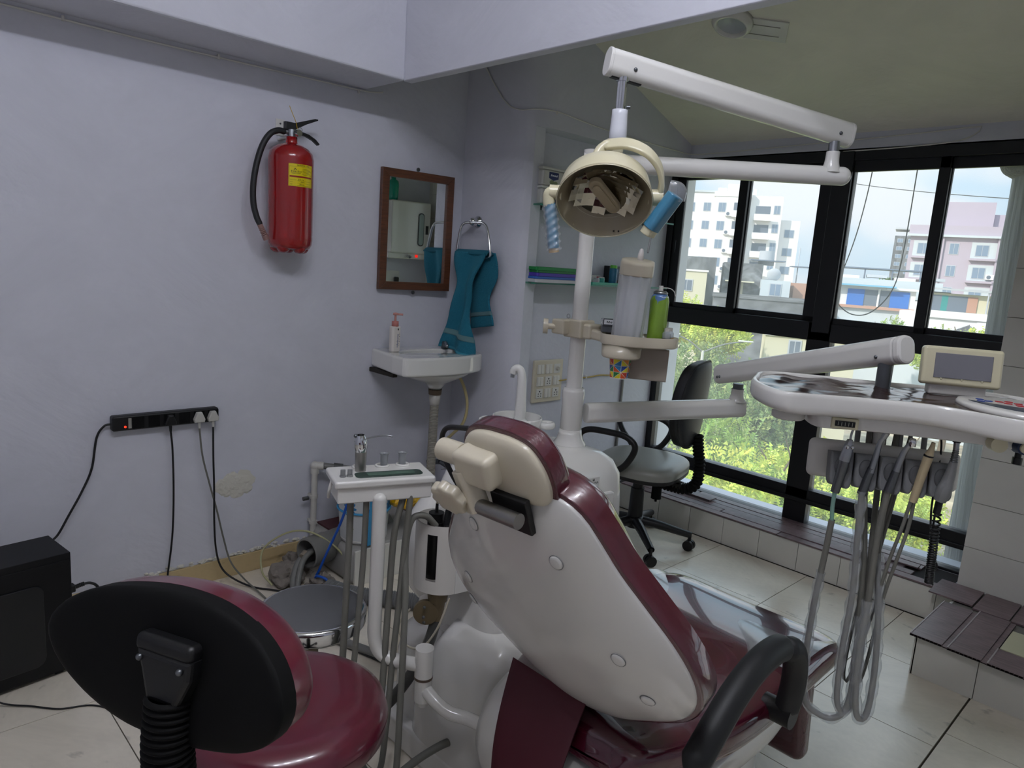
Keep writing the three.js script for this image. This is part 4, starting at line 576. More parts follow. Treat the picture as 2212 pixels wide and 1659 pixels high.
  const filmSeat = mat(0x4a1022, 0.2, { clearcoat: 1, clearcoatRoughness: 0.03, bumpMap: tex(256, 256, (u, v) => 0.5 + 0.8 * tn(u, v, 7, 51, 3), false), bumpScale: 0.004 });
  part(t, 'seat_cushion', skin(fine), filmSeat);
  part(t, 'seat_film', sheet((u, v) => { const a = -0.275 + 0.55 * u, z = -1.62 - 0.36 * v; const yb = 0.474 - 0.02 * (1 - (a / 0.28) ** 2) - Math.pow(v, 4) * 0.07; return [cx + a, yb + 0.012 * Math.sin(Math.PI * Math.min(1, v * 1.2)) + 0.004 * Math.sin(u * 9 + v * 5), z]; }, 30, 20, 0.0006), M.film, 'clear plastic film');
  part(t, 'seat_base', merge([pillow([[0.25, 0.0], [0.24, 0.3], [0.18, 0.42], [0, 0.45], [-0.18, 0.42], [-0.24, 0.3], [-0.25, 0], [-0.24, -0.28], [-0.15, -0.36], [0, -0.37], [0.15, -0.36], [0.24, -0.28]], 0.02, 0.13, { p: 3.5, edge: 0.012 }).rotateX(-Math.PI / 2).translate(cx, 0.325, -1.42)]), M.white);
  // hinge drum across the back, flap, lift and foot plate
  part(t, 'hinge_drum', lathe([[0, 0], [0.11, 0], [0.148, 0.012], [0.17, 0.05], [0.175, 0.09], [0.1735, 0.0915], [0.175, 0.093], [0.175, 0.14], [0.165, 0.16], [0.13, 0.17], [0, 0.17]], 64).rotateZ(-Math.PI / 2).scale(1, 0.93, 0.93).translate(-1.125, 0.275, -1.19), M.white);
  part(t, 'back_flap', sheet((u, v) => { const x0 = -1.075 + 0.13 * v, x1 = -0.85 + 0.05 * v; return [x0 + (x1 - x0) * u, 0.472 - 0.32 * v, -1.125 + 0.135 * Math.sin(Math.min(1, v * 1.25) * 1.57)]; }, 10, 24, 0.006), M.maroonMatt, 'matt maroon leather flap');
  part(t, 'flap_bracket', box(-1.05, -0.95, 0.14, 0.20, -0.99, -0.97, 0.004), mat(0x8a8474, 0.5));
  part(t, 'lift_column', merge([pillow([[0.2, 0], [0.19, 0.3], [0.1, 0.36], [-0.1, 0.36], [-0.19, 0.3], [-0.2, 0], [-0.18, -0.25], [-0.1, -0.3], [0.1, -0.3], [0.18, -0.25]], 0.22, 0.02, { p: 6, edge: 0.02 }).rotateX(-Math.PI / 2).scale(0.85, 1, 1).translate(cx * 0.15 - 0.0, 0, 0).translate(cx * 0.85, 0.05, -1.45)]), M.white);
  part(t, 'foot_plate', box(cx - 0.21, cx + 0.16, 0, 0.05, -1.78, -1.08, 0.02), M.white);
  part(t, 'leg_rest', cbox(0.46, 0.28, 0.07, 0.03, cx, 0.20, -1.90, 0.12), filmSeat);
  // armrest on the right side
  const ax = -0.58;
  part(t, 'armrest_pad', hose([[ax - 0.004, 0.475, -1.105], [ax - 0.002, 0.495, -1.125], [ax, 0.545, -1.185], [ax, 0.588, -1.25], [ax, 0.617, -1.325], [ax, 0.625, -1.395], [ax, 0.618, -1.44], [ax, 0.606, -1.46]], (u) => 0.029 * Math.min(1, Math.sqrt(Math.min(u, 1 - u) * 14 + 0.02)), 22, 80), M.rubber, 'black padded armrest');
  part(t, 'armrest_post', hose([[ax + 0.004, 0.615, -1.44], [ax + 0.008, 0.60, -1.485], [ax + 0.008, 0.55, -1.51], [ax + 0.006, 0.49, -1.515], [ax, 0.43, -1.51]], (u) => 0.027 * Math.min(1, Math.sqrt(Math.min(u, 1 - u) * 12 + 0.05)), 18, 60), M.rubber);
  part(t, 'armrest_hinge', rod([ax - 0.05, 0.43, -1.51], [ax + 0.02, 0.43, -1.51], 0.028), M.black);
  part(t, 'tape_scrap', sheet((u, v) => [-0.62 + 0.03 * u, 0.285 - 0.03 * v + 0.012 * u, -1.47 + 0.02 * Math.sin(v * 3) + 0.05 * u], 6, 6, 0.0008), mat(0xa8946a, 0.6));
}
// ---------------------------------------------------------------- spittoon tower with pole
const PX = -1.403, PZ = -1.645;
{
  const t = thing('spittoon_unit', 'white dental unit tower with spittoon bowl and tall light pole', 'dental unit', [-1.45, 0, -1.5]);
  // body: rounded sections up the height [y, x0, x1, z0, z1]
  const S = [[0.0, -1.62, -1.26, -1.79, -1.20], [0.30, -1.62, -1.26, -1.79, -1.20], [0.36, -1.63, -1.25, -1.79, -1.22], [0.55, -1.63, -1.25, -1.795, -1.24], [0.70, -1.625, -1.25, -1.78, -1.26], [0.775, -1.61, -1.255, -1.77, -1.29], [0.815, -1.585, -1.275, -1.75, -1.33], [0.838, -1.55, -1.305, -1.72, -1.37], [0.852, -1.50, -1.34, -1.66, -1.44]];
  const ring = ([y, x0, x1, z0, z1], e = 0.32) => Array.from({ length: 72 }, (_, i) => { const a = -i / 72 * 6.2832, c = Math.cos(a), s = Math.sin(a); return [(x0 + x1) / 2 + Math.sign(c) * Math.pow(Math.abs(c), e) * (x1 - x0) / 2, y, (z0 + z1) / 2 + Math.sign(s) * Math.pow(Math.abs(s), e) * (z1 - z0) / 2]; });
  const body = part(t, 'tower_body', skin(S.map(s => ring(s))), M.white);
  part(t, 'side_relief', (() => { const s = new THREE.Shape(); s.moveTo(0, -0.22); s.lineTo(0, 0.0); s.quadraticCurveTo(0.03, 0.055, 0.10, 0.065); s.lineTo(0.185, 0.06); s.quadraticCurveTo(0.20, 0.055, 0.20, 0.04); s.lineTo(0.185, -0.22); return extrude(s, 0.016, 0.006, 3).rotateY(Math.PI / 2).translate(-1.262, 0.675, -1.495); })(), M.white);
  part(t, 'side_relief', (() => { const s = rrect(0.11, 0.20, 0.03); return extrude(s, 0.03, 0.010, 3).rotateY(Math.PI / 2).translate(-1.268, 0.36, -1.66); })(), M.white);
  const lg = canvasTex(256, 128, x => { x.clearRect(0, 0, 256, 128); x.fillStyle = '#dedcd6'; x.fillRect(0, 0, 256, 128); x.fillStyle = '#1b1b1b'; x.fillRect(108, 14, 40, 30); x.fillStyle = '#dedcd6'; x.beginPath(); x.moveTo(114, 20); x.lineTo(142, 20); x.lineTo(128, 38); x.fill(); x.fillStyle = '#1b1b1b'; x.font = 'bold 44px sans-serif'; x.fillText('SUZYNOVA', 6, 92); x.strokeStyle = '#aa5555'; x.lineWidth = 3; x.beginPath(); x.ellipse(70, 84, 66, 36, 0, 1.6, 4.4); x.stroke(); });
  part(t, 'maker_logo', T(new THREE.PlaneGeometry(0.055, 0.0275), -1.2487, 0.778, -1.588, 0, Math.PI / 2, 0.0), new THREE.MeshPhysicalMaterial({ map: lg, roughness: 0.25, polygonOffset: true }), 'small printed logo');
  // left service housing with the suction lines
  part(t, 'rear_dome', new THREE.SphereGeometry(1, 40, 24).scale(0.13, 0.20, 0.16).translate(-1.60, 0.52, -1.35), M.white);
  part(t, 'front_housing', skin([[0.0, -1.47, -1.17, -1.32, -1.10], [0.18, -1.465, -1.17, -1.32, -1.105], [0.26, -1.455, -1.175, -1.32, -1.12], [0.34, -1.43, -1.18, -1.32, -1.15], [0.40, -1.40, -1.19, -1.32, -1.19]].map(s => ring(s, 0.45))), M.white);
  part(t, 'low_dome', skin([[0.05, -1.60, -1.36, -1.40, -1.13], [0.26, -1.60, -1.36, -1.40, -1.13], [0.33, -1.59, -1.37, -1.40, -1.15], [0.36, -1.55, -1.41, -1.39, -1.21]].map(s => ring(s, 0.6))), M.white);
  part(t, 'service_plate', box(-1.44, -1.34, 0.362, 0.366, -1.32, -1.19, 0.001), M.white);
  part(t, 'plinth', box(-1.66, -1.12, 0, 0.085, -1.40, -1.10, 0.012), M.white);
  // pole
  part(t, 'pole_flange', lathe([[0, 0.845], [0.052, 0.845], [0.05, 0.856], [0.042, 0.866], [0.036, 0.885], [0.034, 0.90], [0, 0.90]], 40).translate(PX, 0, PZ), M.white);
  part(t, 'pole_sleeve', lathe([[0, 0.89], [0.0335, 0.89], [0.033, 0.995], [0.0345, 1.0], [0.0345, 1.018], [0.031, 1.03], [0, 1.031]], 40).translate(PX, 0, PZ), M.white);
  part(t, 'pole', T(cyl(0.0245, 0.0225, 0.70, 32), PX, 1.02, PZ), M.white);
  // bowl and spout
  const bx = -1.495, bz = -1.50;
  part(t, 'spittoon_bowl', lathe([[0, 0.875], [0.03, 0.876], [0.055, 0.885], [0.068, 0.91], [0.071, 0.935], [0.075, 0.937], [0.077, 0.933], [0.075, 0.905], [0.062, 0.872], [0.045, 0.855], [0.03, 0.845], [0, 0.845]], 48).translate(bx, 0, bz), M.ceramic);
  for (const s of [-1, 1]) part(t, 'cup_holder', new THREE.TorusGeometry(0.02, 0.008, 12, 32).rotateX(Math.PI / 2).scale(1, 1.3, 1).translate(bx + s * 0.066, 0.915, bz - s * 0.062), M.ceramic);
  part(t, 'water_spout', hose([[bx + 0.01, 0.915, bz], [bx + 0.011, 0.96, bz], [bx + 0.009, 1.03, bz], [bx + 0.006, 1.068, bz + 0.001], [bx - 0.002, 1.083, bz + 0.006], [bx - 0.013, 1.079, bz + 0.014], [bx - 0.016, 1.066, bz + 0.016]], u => 0.0185 - 0.0075 * u, 18, 60), M.ceramic);
  part(t, 'spout_base', lathe([[0, 0.88], [0.026, 0.88], [0.024, 0.925], [0.02, 0.93], [0, 0.93]], 28).translate(bx + 0.011, 0, bz), M.ceramic);
  part(t, 'spout_tip', rod([bx - 0.016, 1.067, bz + 0.016], [bx - 0.0165, 1.054, bz + 0.0165], 0.0065), M.steel);
}
{ // operating light
  const t = thing('operating_light', 'cream dental operating light on a white double arm', 'lamp', [PX, 1.66, PZ]);
  const A = [PX - 0.02, 1.698, PZ + 0.02], E = [-0.885, 1.704, -2.135];
  part(t, 'pole_cap', T(cyl(0.029, 0.029, 0.06, 32), PX, 1.672, PZ), M.white);
  part(t, 'lower_arm', rod(A, E, 0.027, 0.0265, 32), M.white); part(t, 'arm_end', new THREE.SphereGeometry(0.0265, 28, 18).scale(1, 1, 1).translate(...E), M.white);
  const R = [-0.908, 1.80, -2.112];
  part(t, 'elbow_post', hose([[R[0], 1.712, R[2]], [R[0], 1.735, R[2]], [R[0], 1.77, R[2]]], u => 0.0185 + 0.012 * Math.pow(1 - u, 3), 24, 20), M.white); part(t, 'elbow_collar', T(cyl(0.0155, 0.0155, 0.03), R[0], 1.768, R[2]), M.steel);
  const U0 = [-1.243, 1.917, -1.487], U1 = [-0.89, 1.821, -2.155];
  part(t, 'upper_arm', bar(U0, U1, 0.046, 0.070, 0.023, 0.003), M.white);
  const dir = V(...U1).sub(V(...U0)).normalize(), cap = (p, s) => { const q = V(...p); return bar(q.clone().addScaledVector(dir, -0.006 * s).toArray(), q.clone().addScaledVector(dir, 0.004 * s).toArray(), 0.0475, 0.0715, 0.0237, 0.002); };
  part(t, 'arm_cap', cap(U0, 1), M.white); part(t, 'arm_cap', cap(U1, -1), M.white);
  const side = V(0, 1, 0).cross(dir).normalize(); const scr = (p, d, y) => { const q = V(...p).addScaledVector(dir, d); const s = side.dot(V(0, 1.4, 0).sub(q)) > 0 ? 1 : -1; q.addScaledVector(side, 0.023 * s); return new THREE.SphereGeometry(0.0055, 14, 10).translate(q.x, q.y + y, q.z); };
  part(t, 'screw', scr(U0, 0.065, -0.008), M.steelDark); part(t, 'screw', scr(U1, -0.045, -0.008), M.steelDark);
  const sp = V(...U0).addScaledVector(dir, 0.042); 
  part(t, 'slot', bar(sp.clone().addScaledVector(dir, -0.035).add(V(0, -0.0335, 0)).toArray(), sp.clone().addScaledVector(dir, 0.05).add(V(0, -0.0335, 0)).toArray(), 0.018, 0.006, 0.002, 0.0005), M.black);
  const sx = sp.x, sz = sp.z, sy = sp.y - 0.03;
  part(t, 'chrome_stem', merge([T(cyl(0.0125, 0.0125, 0.09, 24), sx, sy - 0.085, sz), T(cyl(0.017, 0.017, 0.014, 24), sx, sy - 0.008, sz)]), M.chrome); part(t, 'stem_screw', rod([sx + 0.012, sy - 0.07, sz - 0.01], [sx + 0.02, sy - 0.07, sz - 0.016], 0.004), M.steelDark);
  part(t, 'stem_sleeve', lathe([[0, -0.165], [0.0235, -0.165], [0.0225, -0.13], [0.0205, -0.09], [0.0205, -0.078], [0.012, -0.076], [0, -0.076]], 32).translate(sx, sy, sz), mat(0xd9dbe2, 0.3, { clearcoat: 0.4 }));
  part(t, 'ball_joint', lathe([[0, -0.20], [0.012, -0.195], [0.018, -0.18], [0.017, -0.165], [0.019, -0.16], [0, -0.158]], 24).translate(sx, sy, sz), M.cream);
  // head: z along its beam
  const n = V(0.44, -0.735, 0.515).normalize(), x = V(0.77, 0, -0.636).normalize(), y = n.clone().cross(x).normalize(); x.copy(y.clone().cross(n));
  const H = new THREE.Matrix4().makeBasis(x, y, n).setPosition(-1.142, 1.57, -1.392);
  const zl = pts => lathe(pts.map(p => [p[0], p[1]]), 64).rotateX(Math.PI / 2);    // lathe axis -> local z
  part(t, 'housing', zl([[0, -0.062], [0.06, -0.06], [0.095, -0.05], [0.108, -0.035], [0.113, -0.01], [0.116, 0.012], [0.1165, 0.016], [0.1165, 0.022], [0.1145, 0.023], [0.1135, 0.017], [0.112, 0.012], [0.106, 0.0], [0.10, -0.008], [0.085, -0.016]]).applyMatrix4(H), M.cream);
  part(t, 'housing_rim', new THREE.TorusGeometry(0.1155, 0.0022, 8, 72).translate(0, 0, 0.019).applyMatrix4(H), mat(0xb3a98c, 0.25));
  part(t, 'inner_cone', zl([[0.113, 0.018], [0.104, 0.004], [0.09, -0.012], [0.078, -0.022]]).applyMatrix4(H), mat(0x9d9072, 0.28, { clearcoat: 0.5 }));
  { // faceted reflector, 14 x 8 small mirrors on a bowl
    const P = [], r = rngOf(9), bowl = (a, b) => -0.026 + 4.2 * (a * a + b * b);
    const list = []; for (let i = -9; i < 9; i++) for (let j = -7; j < 9; j++) { const s = 0.0165, a = i * s, b = j * s, ca = a + s / 2, cb = b + s / 2; if (Math.hypot(ca / 0.09, (cb - 0.012) / 0.072) > 1) continue; const tx = 8.4 * ca, ty = 8.4 * cb, z0 = bowl(ca, cb); const v = (u, w) => [u, w, z0 + tx * (u - ca) + ty * (w - cb)]; const A0 = v(a, b), B0 = v(a + s, b), C0 = v(a + s, b + s), D0 = v(a, b + s); list.push([A0, B0, C0], [A0, C0, D0]); }
    const g = new THREE.BufferGeometry(); g.setAttribute('position', new THREE.Float32BufferAttribute(list.flat(2), 3)); g.setAttribute('uv', new THREE.Float32BufferAttribute(new Array(list.length * 6).fill(0), 2)); g.computeVertexNormals();
    part(t, 'faceted_reflector', g.rotateZ(-0.2).applyMatrix4(H), mat(0xb9b4a8, 0.03, { metalness: 1, side: THREE.DoubleSide }), 'mirror facets'); }
  part(t, 'bulb_cover', merge([extrude(rrect(0.034, 0.115, 0.017), 0.02, 0.005, 3).translate(0, 0, -0.014), extrude(rrect(0.020, 0.09, 0.010), 0.005, 0.002, 2).translate(0, 0, 0.005)]).rotateZ(0.62).applyMatrix4(H), mat(0xa8997a, 0.3));
  for (const a of [0.008, -0.004]) part(t, 'rim_hole', new THREE.SphereGeometry(0.0022, 8, 6).translate(0.035 + a, -0.100, 0.0135).applyMatrix4(H), M.black);
  const yoke = [[-0.005, 0.082, -0.09], [0.045, 0.096, -0.078], [0.092, 0.089, -0.06], [0.122, 0.062, -0.045], [0.134, 0.028, -0.03], [0.133, 0.0, -0.018]];
  { const c = new THREE.CatmullRomCurve3(yoke.map(p => V(...p))); const rings = []; for (let k = 0; k <= 30; k++) { const p = c.getPoint(k / 30), tg = c.getTangent(k / 30), w = V(0, 0, 1).addScaledVector(tg, -tg.z).normalize(), o = tg.clone().cross(w); rings.push(Array.from({ length: 16 }, (_, i) => { const a = i / 16 * 6.2832, c1 = Math.cos(a), s1 = Math.sin(a); const q = p.clone().addScaledVector(o, Math.sign(c1) * Math.pow(Math.abs(c1), 0.5) * 0.007).addScaledVector(w, Math.sign(s1) * Math.pow(Math.abs(s1), 0.5) * 0.017); return q.toArray(); })); } part(t, 'yoke', skin(rings).applyMatrix4(H), M.cream); }
  part(t, 'yoke_arm', tube([[-0.005, 0.082, -0.09], [-0.02, 0.075, -0.078], [-0.03, 0.065, -0.055]], 0.012).applyMatrix4(H), M.cream);
  part(t, 'side_pivot', rod([0.105, -0.005, -0.01], [0.14, -0.005, -0.012], 0.02).applyMatrix4(H), M.cream);
  const blue = mat(0x3f7f9f, 0.35, { clearcoat: 0.6, clearcoatRoughness: 0.15 });
  // right grip: short and wide, wrapped in blue film
  const grip = part(t, 'grip', bar([0.168, 0.025, 0.01], [0.118, -0.045, 0.055], 0.034, 0.05, 0.015).applyMatrix4(H), blue, 'blue wrapped grip'); part(grip, 'grip_end', bar([0.121, -0.041, 0.052], [0.110, -0.058, 0.063], 0.03, 0.044, 0.012).applyMatrix4(H), M.cream);
  part(grip, 'grip_film', hose([[0.15, 0.03, -0.005], [0.172, 0.028, 0.0], [0.172, 0.01, 0.012]], () => 0.021, 12, 20).applyMatrix4(H), M.film, 'clear film');
  // left grip hangs straight down
  const lp = V(-0.128, 0.0, -0.005).applyMatrix4(H); 
  part(t, 'left_pivot', merge([rod([-0.105, 0.0, -0.006], [-0.135, 0.0, -0.006], 0.018).applyMatrix4(H), tube([[lp.x, lp.y, lp.z], [lp.x - 0.006, lp.y - 0.005, lp.z + 0.004], [lp.x - 0.006, lp.y - 0.028, lp.z + 0.002]], 0.0155)]), M.cream);
  const g2 = part(t, 'grip', hose([[lp.x - 0.006, lp.y - 0.024, lp.z + 0.002], [lp.x + 0.002, lp.y - 0.07, lp.z - 0.004], [lp.x + 0.010, lp.y - 0.135, lp.z - 0.010]], () => 0.0145, 16, 20), blue, 'blue wrapped grip'); part(g2, 'grip_end', rod([lp.x + 0.0095, lp.y - 0.13, lp.z - 0.0095], [lp.x + 0.011, lp.y - 0.145, lp.z - 0.011], 0.013), mat(0xb59f80, 0.4));
  part(g2, 'grip_film', hose([[lp.x - 0.004, lp.y - 0.03, lp.z + 0.002], [lp.x + 0.004, lp.y - 0.08, lp.z - 0.004], [lp.x + 0.011, lp.y - 0.14, lp.z - 0.010]], (u, v) => 0.017 + 0.0025 * Math.sin(u * 40 + v * 20), 14, 60), M.film, 'clear film');
  solo('light_cable', 'thin cable hanging from the light arm behind the cuspidor bottle', 'cable', [-1.25, 1.45, -1.74], tube([[-1.255, 1.69, -1.79], [-1.253, 1.6, -1.775], [-1.25, 1.52, -1.755], [-1.248, 1.452, -1.742]], 0.003), M.grey);
}
{ // accessory ring tray clamped to the pole
  const c = [-1.217, 1.195, -1.68], t = thing('accessory_tray', 'beige ring tray clamped to the light pole', 'tray', [PX, 1.16, PZ]);
  part(t, 'clamp', merge([box(PX - 0.034, PX + 0.034, 1.185, 1.24, PZ - 0.034, PZ + 0.034, 0.006), cbox(0.05, 0.045, 0.05, 0.006, PX - 0.035, 1.215, PZ + 0.035)]), M.ivory);
  part(t, 'clamp_knob', merge([rod([PX - 0.045, 1.213, PZ + 0.05], [PX - 0.068, 1.213, PZ + 0.072], 0.009), rod([PX - 0.066, 1.213, PZ + 0.068], [PX - 0.076, 1.213, PZ + 0.078], 0.023, 0.023, 8)]), M.ivory);
  part(t, 'cotter_pin', new THREE.TorusGeometry(0.006, 0.0013, 6, 14).translate(PX - 0.02, 1.248, PZ + 0.03), M.steel);
  part(t, 'arm', merge([bar([PX + 0.02, 1.205, PZ - 0.01], [c[0] - 0.055, 1.195, c[2] + 0.012], 0.055, 0.03, 0.008), cbox(0.06, 0.045, 0.06, 0.008, PX + 0.03, 1.208, PZ - 0.01)]), M.ivory);
  const s = new THREE.Shape(); s.absellipse(0, 0, 0.112, 0.064, 0, 6.2832); const hl = new THREE.Path(); hl.absellipse(0, 0, 0.108, 0.060, 0, 6.2832); s.holes.push(hl); const fl = new THREE.Shape(); fl.absellipse(0, 0, 0.109, 0.061, 0, 6.2832);
  const R2 = g => { g.rotateX(-Math.PI / 2).rotateY(0.8); return g.translate(c[0] + 0.008, 0, c[2] - 0.008); };
  part(t, 'ring_wall', lathe([[0, 1.183], [0.105, 1.183], [0.112, 1.187], [0.112, 1.214], [0.108, 1.214], [0.107, 1.19], [0, 1.19]], 60).scale(1, 1, 0.58).rotateY(0.8).translate(c[0] + 0.008, 0, c[2] - 0.008), M.ivory);
  part(t, 'cup_collar', lathe([[0.0, 1.145], [0.052, 1.145], [0.056, 1.15], [0.058, 1.185], [0.0, 1.185]], 40).translate(c[0] - 0.03, 0, c[2] + 0.022), M.ivory);
  part(t, 'back_plate', bar([-1.275, 1.13, -1.675], [-1.155, 1.128, -1.765], 0.012, 0.095, 0.004), mat(0xa39a8c, 0.5));
  // cuspidor bottle in the ring
  const b = thing('cup_dispenser', 'frosted fluted cup dispenser with beige cap in the ring tray', 'dispenser', [c[0] - 0.022, 1.19, c[2] + 0.016], { local: true });
  const fl2 = (r, y) => Array.from({ length: 96 }, (_, i) => { const a = i / 96 * 6.2832, q = r * (1 + 0.045 * Math.cos(a * 10)); return [q * Math.cos(a), y, -q * Math.sin(a)]; }), rd = (r, y, d = 0) => Array.from({ length: 96 }, (_, i) => { const a = i / 96 * 6.2832; return [r * Math.cos(a), y + d * Math.cos(a + 0.9), -r * Math.sin(a)]; });
  part(b, 'cylinder', skin([fl2(0.042, 0.0), fl2(0.043, 0.02), fl2(0.045, 0.20), fl2(0.044, 0.205)]), new THREE.MeshPhysicalMaterial({ color: 0xf0f2f4, roughness: 0.35, transmission: 0.5, thickness: 0 })); part(b, 'cup_stack', lathe([[0, 0.005], [0.028, 0.005], [0.033, 0.06], [0.029, 0.062], [0.034, 0.11], [0.03, 0.112], [0.035, 0.165], [0, 0.165]], 28), mat(0xcfd3d6, 0.4));
  part(b, 'cap', skin([rd(0.046, 0.192), rd(0.048, 0.195), rd(0.048, 0.225, -0.004), rd(0.046, 0.236, -0.006), rd(0.03, 0.238, -0.004)]), M.ivory);
  part(b, 'tip', lathe([[0, 0.236], [0.009, 0.236], [0.008, 0.255], [0.0045, 0.268], [0, 0.27]], 18).translate(0.002, 0, -0.006), mat(0xd8d2cf, 0.35));
  b.rotation.z = -0.07;
  // paper cup with coloured triangles
  const cupT = canvasTex(512, 256, (x, w, h) => { const col = ['#c43a22', '#d9862a', '#e0cf2c', '#2d7fb4', '#2a4f9a', '#7a1f4a', '#2f7f45', '#d5562a']; const r = rngOf(21), n = 8, m = 4; for (let i = 0; i < n; i++) for (let j = 0; j < m; j++) { const a = i * w / n, b2 = j * h / m, dx = w / n, dy = h / m; const up = (i + j) % 2; x.fillStyle = col[(r() * 8) | 0]; x.beginPath(); x.moveTo(a, b2); x.lineTo(a + dx, b2); x.lineTo(up ? a : a + dx, b2 + dy); x.fill(); x.fillStyle = col[(r() * 8) | 0]; x.beginPath(); x.moveTo(a, b2 + dy); x.lineTo(a + dx, b2 + dy); x.lineTo(up ? a + dx : a, b2); x.fill(); x.strokeStyle = '#d6d2c8'; x.lineWidth = 4; x.strokeRect(a, b2, dx, dy); x.beginPath(); if (up) { x.moveTo(a + dx, b2); x.lineTo(a, b2 + dy); } else { x.moveTo(a, b2); x.lineTo(a + dx, b2 + dy); } x.stroke(); } });
  const k = thing('paper_cup', 'paper cup with bright triangle pattern under the beige ring tray', 'cup', [c[0] - 0.03, 1.085, c[2] + 0.022]);
  part(k, 'wall', new THREE.CylinderGeometry(0.034, 0.026, 0.075, 40, 1, true).translate(c[0] - 0.03, 1.124, c[2] + 0.022), new THREE.MeshPhysicalMaterial({ map: cupT, roughness: 0.4, side: THREE.DoubleSide })); part(k, 'bottom', T(cyl(0.0262, 0.0262, 0.003), c[0] - 0.03, 1.085, c[2] + 0.022), M.whiteMatt);
  // spray can
  const canT = canvasTex(512, 512, x => { const g = x; g.fillStyle = '#5f83b8'; g.fillRect(0, 0, 512, 512); g.fillStyle = '#7fa332'; g.beginPath(); g.moveTo(0, 230); for (let i = 0; i <= 16; i++) g.lineTo(i * 32, 200 + 60 * Math.sin(i * 1.1) + 20 * Math.sin(i * 2.7)); g.lineTo(512, 512); g.lineTo(0, 512); g.fill(); g.fillStyle = '#20301a'; g.save(); g.translate(300, 480); g.rotate(-Math.PI / 2); g.font = '16px sans-serif'; for (let k = 0; k < 5; k++) g.fillText('Caution: read directions before use', 0, k * 22); g.restore(); g.fillStyle = '#203f7a'; g.fillRect(210, 470, 60, 28); g.fillStyle = '#e8ecf2'; g.font = 'bold 40px sans-serif'; g.fillText('spray', 60, 180); });
  const a = [-1.185, -1.735], s2 = thing('spray_can', 'blue and green spray can with straw nozzle behind the dispenser', 'spray can', [a[0], 1.19, a[1]]);
  part(s2, 'can', lathe([[0, 1.19], [0.0255, 1.19], [0.027, 1.194], [0.027, 1.315], [0.024, 1.328], [0.019, 1.336], [0, 1.336]], 36).translate(a[0], 0, a[1]), new THREE.MeshPhysicalMaterial({ map: canT, roughness: 0.25, metalness: 0.1, clearcoat: 0.5 })); part(s2, 'collar', lathe([[0, 1.334], [0.02, 1.334], [0.021, 1.34], [0.014, 1.345], [0, 1.345]], 24).translate(a[0], 0, a[1]), M.steel); part(s2, 'actuator', T(cyl(0.007, 0.006, 0.016, 16), a[0], 1.343, a[1]), M.whiteMatt); part(s2, 'straw', tube([[a[0], 1.354, a[1]], [a[0] + 0.02, 1.353, a[1] - 0.014], [a[0] + 0.03, 1.345, a[1] - 0.022], [a[0] + 0.034, 1.333, a[1] - 0.025]], 0.0012, 6), M.whiteMatt);
  // boxes at the front of the tray and vials at the right
  const bxT = canvasTex(128, 64, x => { x.fillStyle = '#3a3c40'; x.fillRect(0, 0, 128, 64); x.fillStyle = '#d5d6d8'; x.fillRect(6, 8, 116, 40); x.fillStyle = '#222'; x.font = 'bold 26px sans-serif'; x.fillText('Metal', 22, 38); });
  const m1 = thing('clear_box', 'clear plastic box with printed lid in front of the dispenser', 'box', [-1.287, 1.212, -1.655]); part(m1, 'body', T(cbox(0.062, 0.022, 0.04, 0.004), -1.285, 1.225, -1.652, 0, 0.75, 0), mat(0x55585c, 0.3)); part(m1, 'lid', T(cbox(0.064, 0.018, 0.042, 0.004), -1.285, 1.245, -1.652, 0, 0.75, 0), M.clear); part(m1, 'label', T(new THREE.PlaneGeometry(0.055, 0.022), -1.285 + 0.0153, 1.244, -1.652 + 0.0165, 0, 0.75, 0), new THREE.MeshPhysicalMaterial({ map: bxT, roughness: 0.4 }));
  const m2 = thing('black_carton', 'small black carton behind the clear printed box', 'box', [-1.27, 1.212, -1.70]); part(m2, 'body', T(cbox(0.05, 0.06, 0.03, 0.002), -1.272, 1.243, -1.70, 0, 0.7, 0), M.blackSoft); part(m2, 'print', T(new THREE.PlaneGeometry(0.02, 0.014), -1.272 + 0.022, 1.252, -1.70 + 0.0015, 0, 0.7, 0), M.whiteMatt);
  const m3 = thing('black_carton', 'small black carton against the pole left of the clear box', 'box', [-1.33, 1.212, -1.66]); part(m3, 'body', T(cbox(0.03, 0.035, 0.03, 0.002), -1.325, 1.23, -1.675, 0, 0.7, 0), M.blackSoft); part(m3, 'flap', T(cbox(0.031, 0.003, 0.031, 0.001), -1.325, 1.249, -1.675, 0, 0.7, 0), M.black);
  for (const [x, z, col, lb] of [[-1.155, -1.757, 0xc99a22, 'yellow labelled glass vial at the right end of the ring tray'], [-1.150, -1.735, 0x1b1b1b, 'dark labelled glass vial at the far end of the ring tray']]) { const v = thing('glass_vial', lb, 'vial', [x, 1.19, z]); part(v, 'body', lathe([[0, 1.19], [0.012, 1.19], [0.0125, 1.225], [0.008, 1.232], [0, 1.232]], 20).translate(x, 0, z), M.clear); part(v, 'label', new THREE.CylinderGeometry(0.0128, 0.0128, 0.018, 20, 1, true).translate(x, 1.203, z), mat(col, 0.5, { side: THREE.DoubleSide })); part(v, 'cap', T(cyl(0.008, 0.008, 0.01, 16), x, 1.231, z), M.whiteMatt); }
}
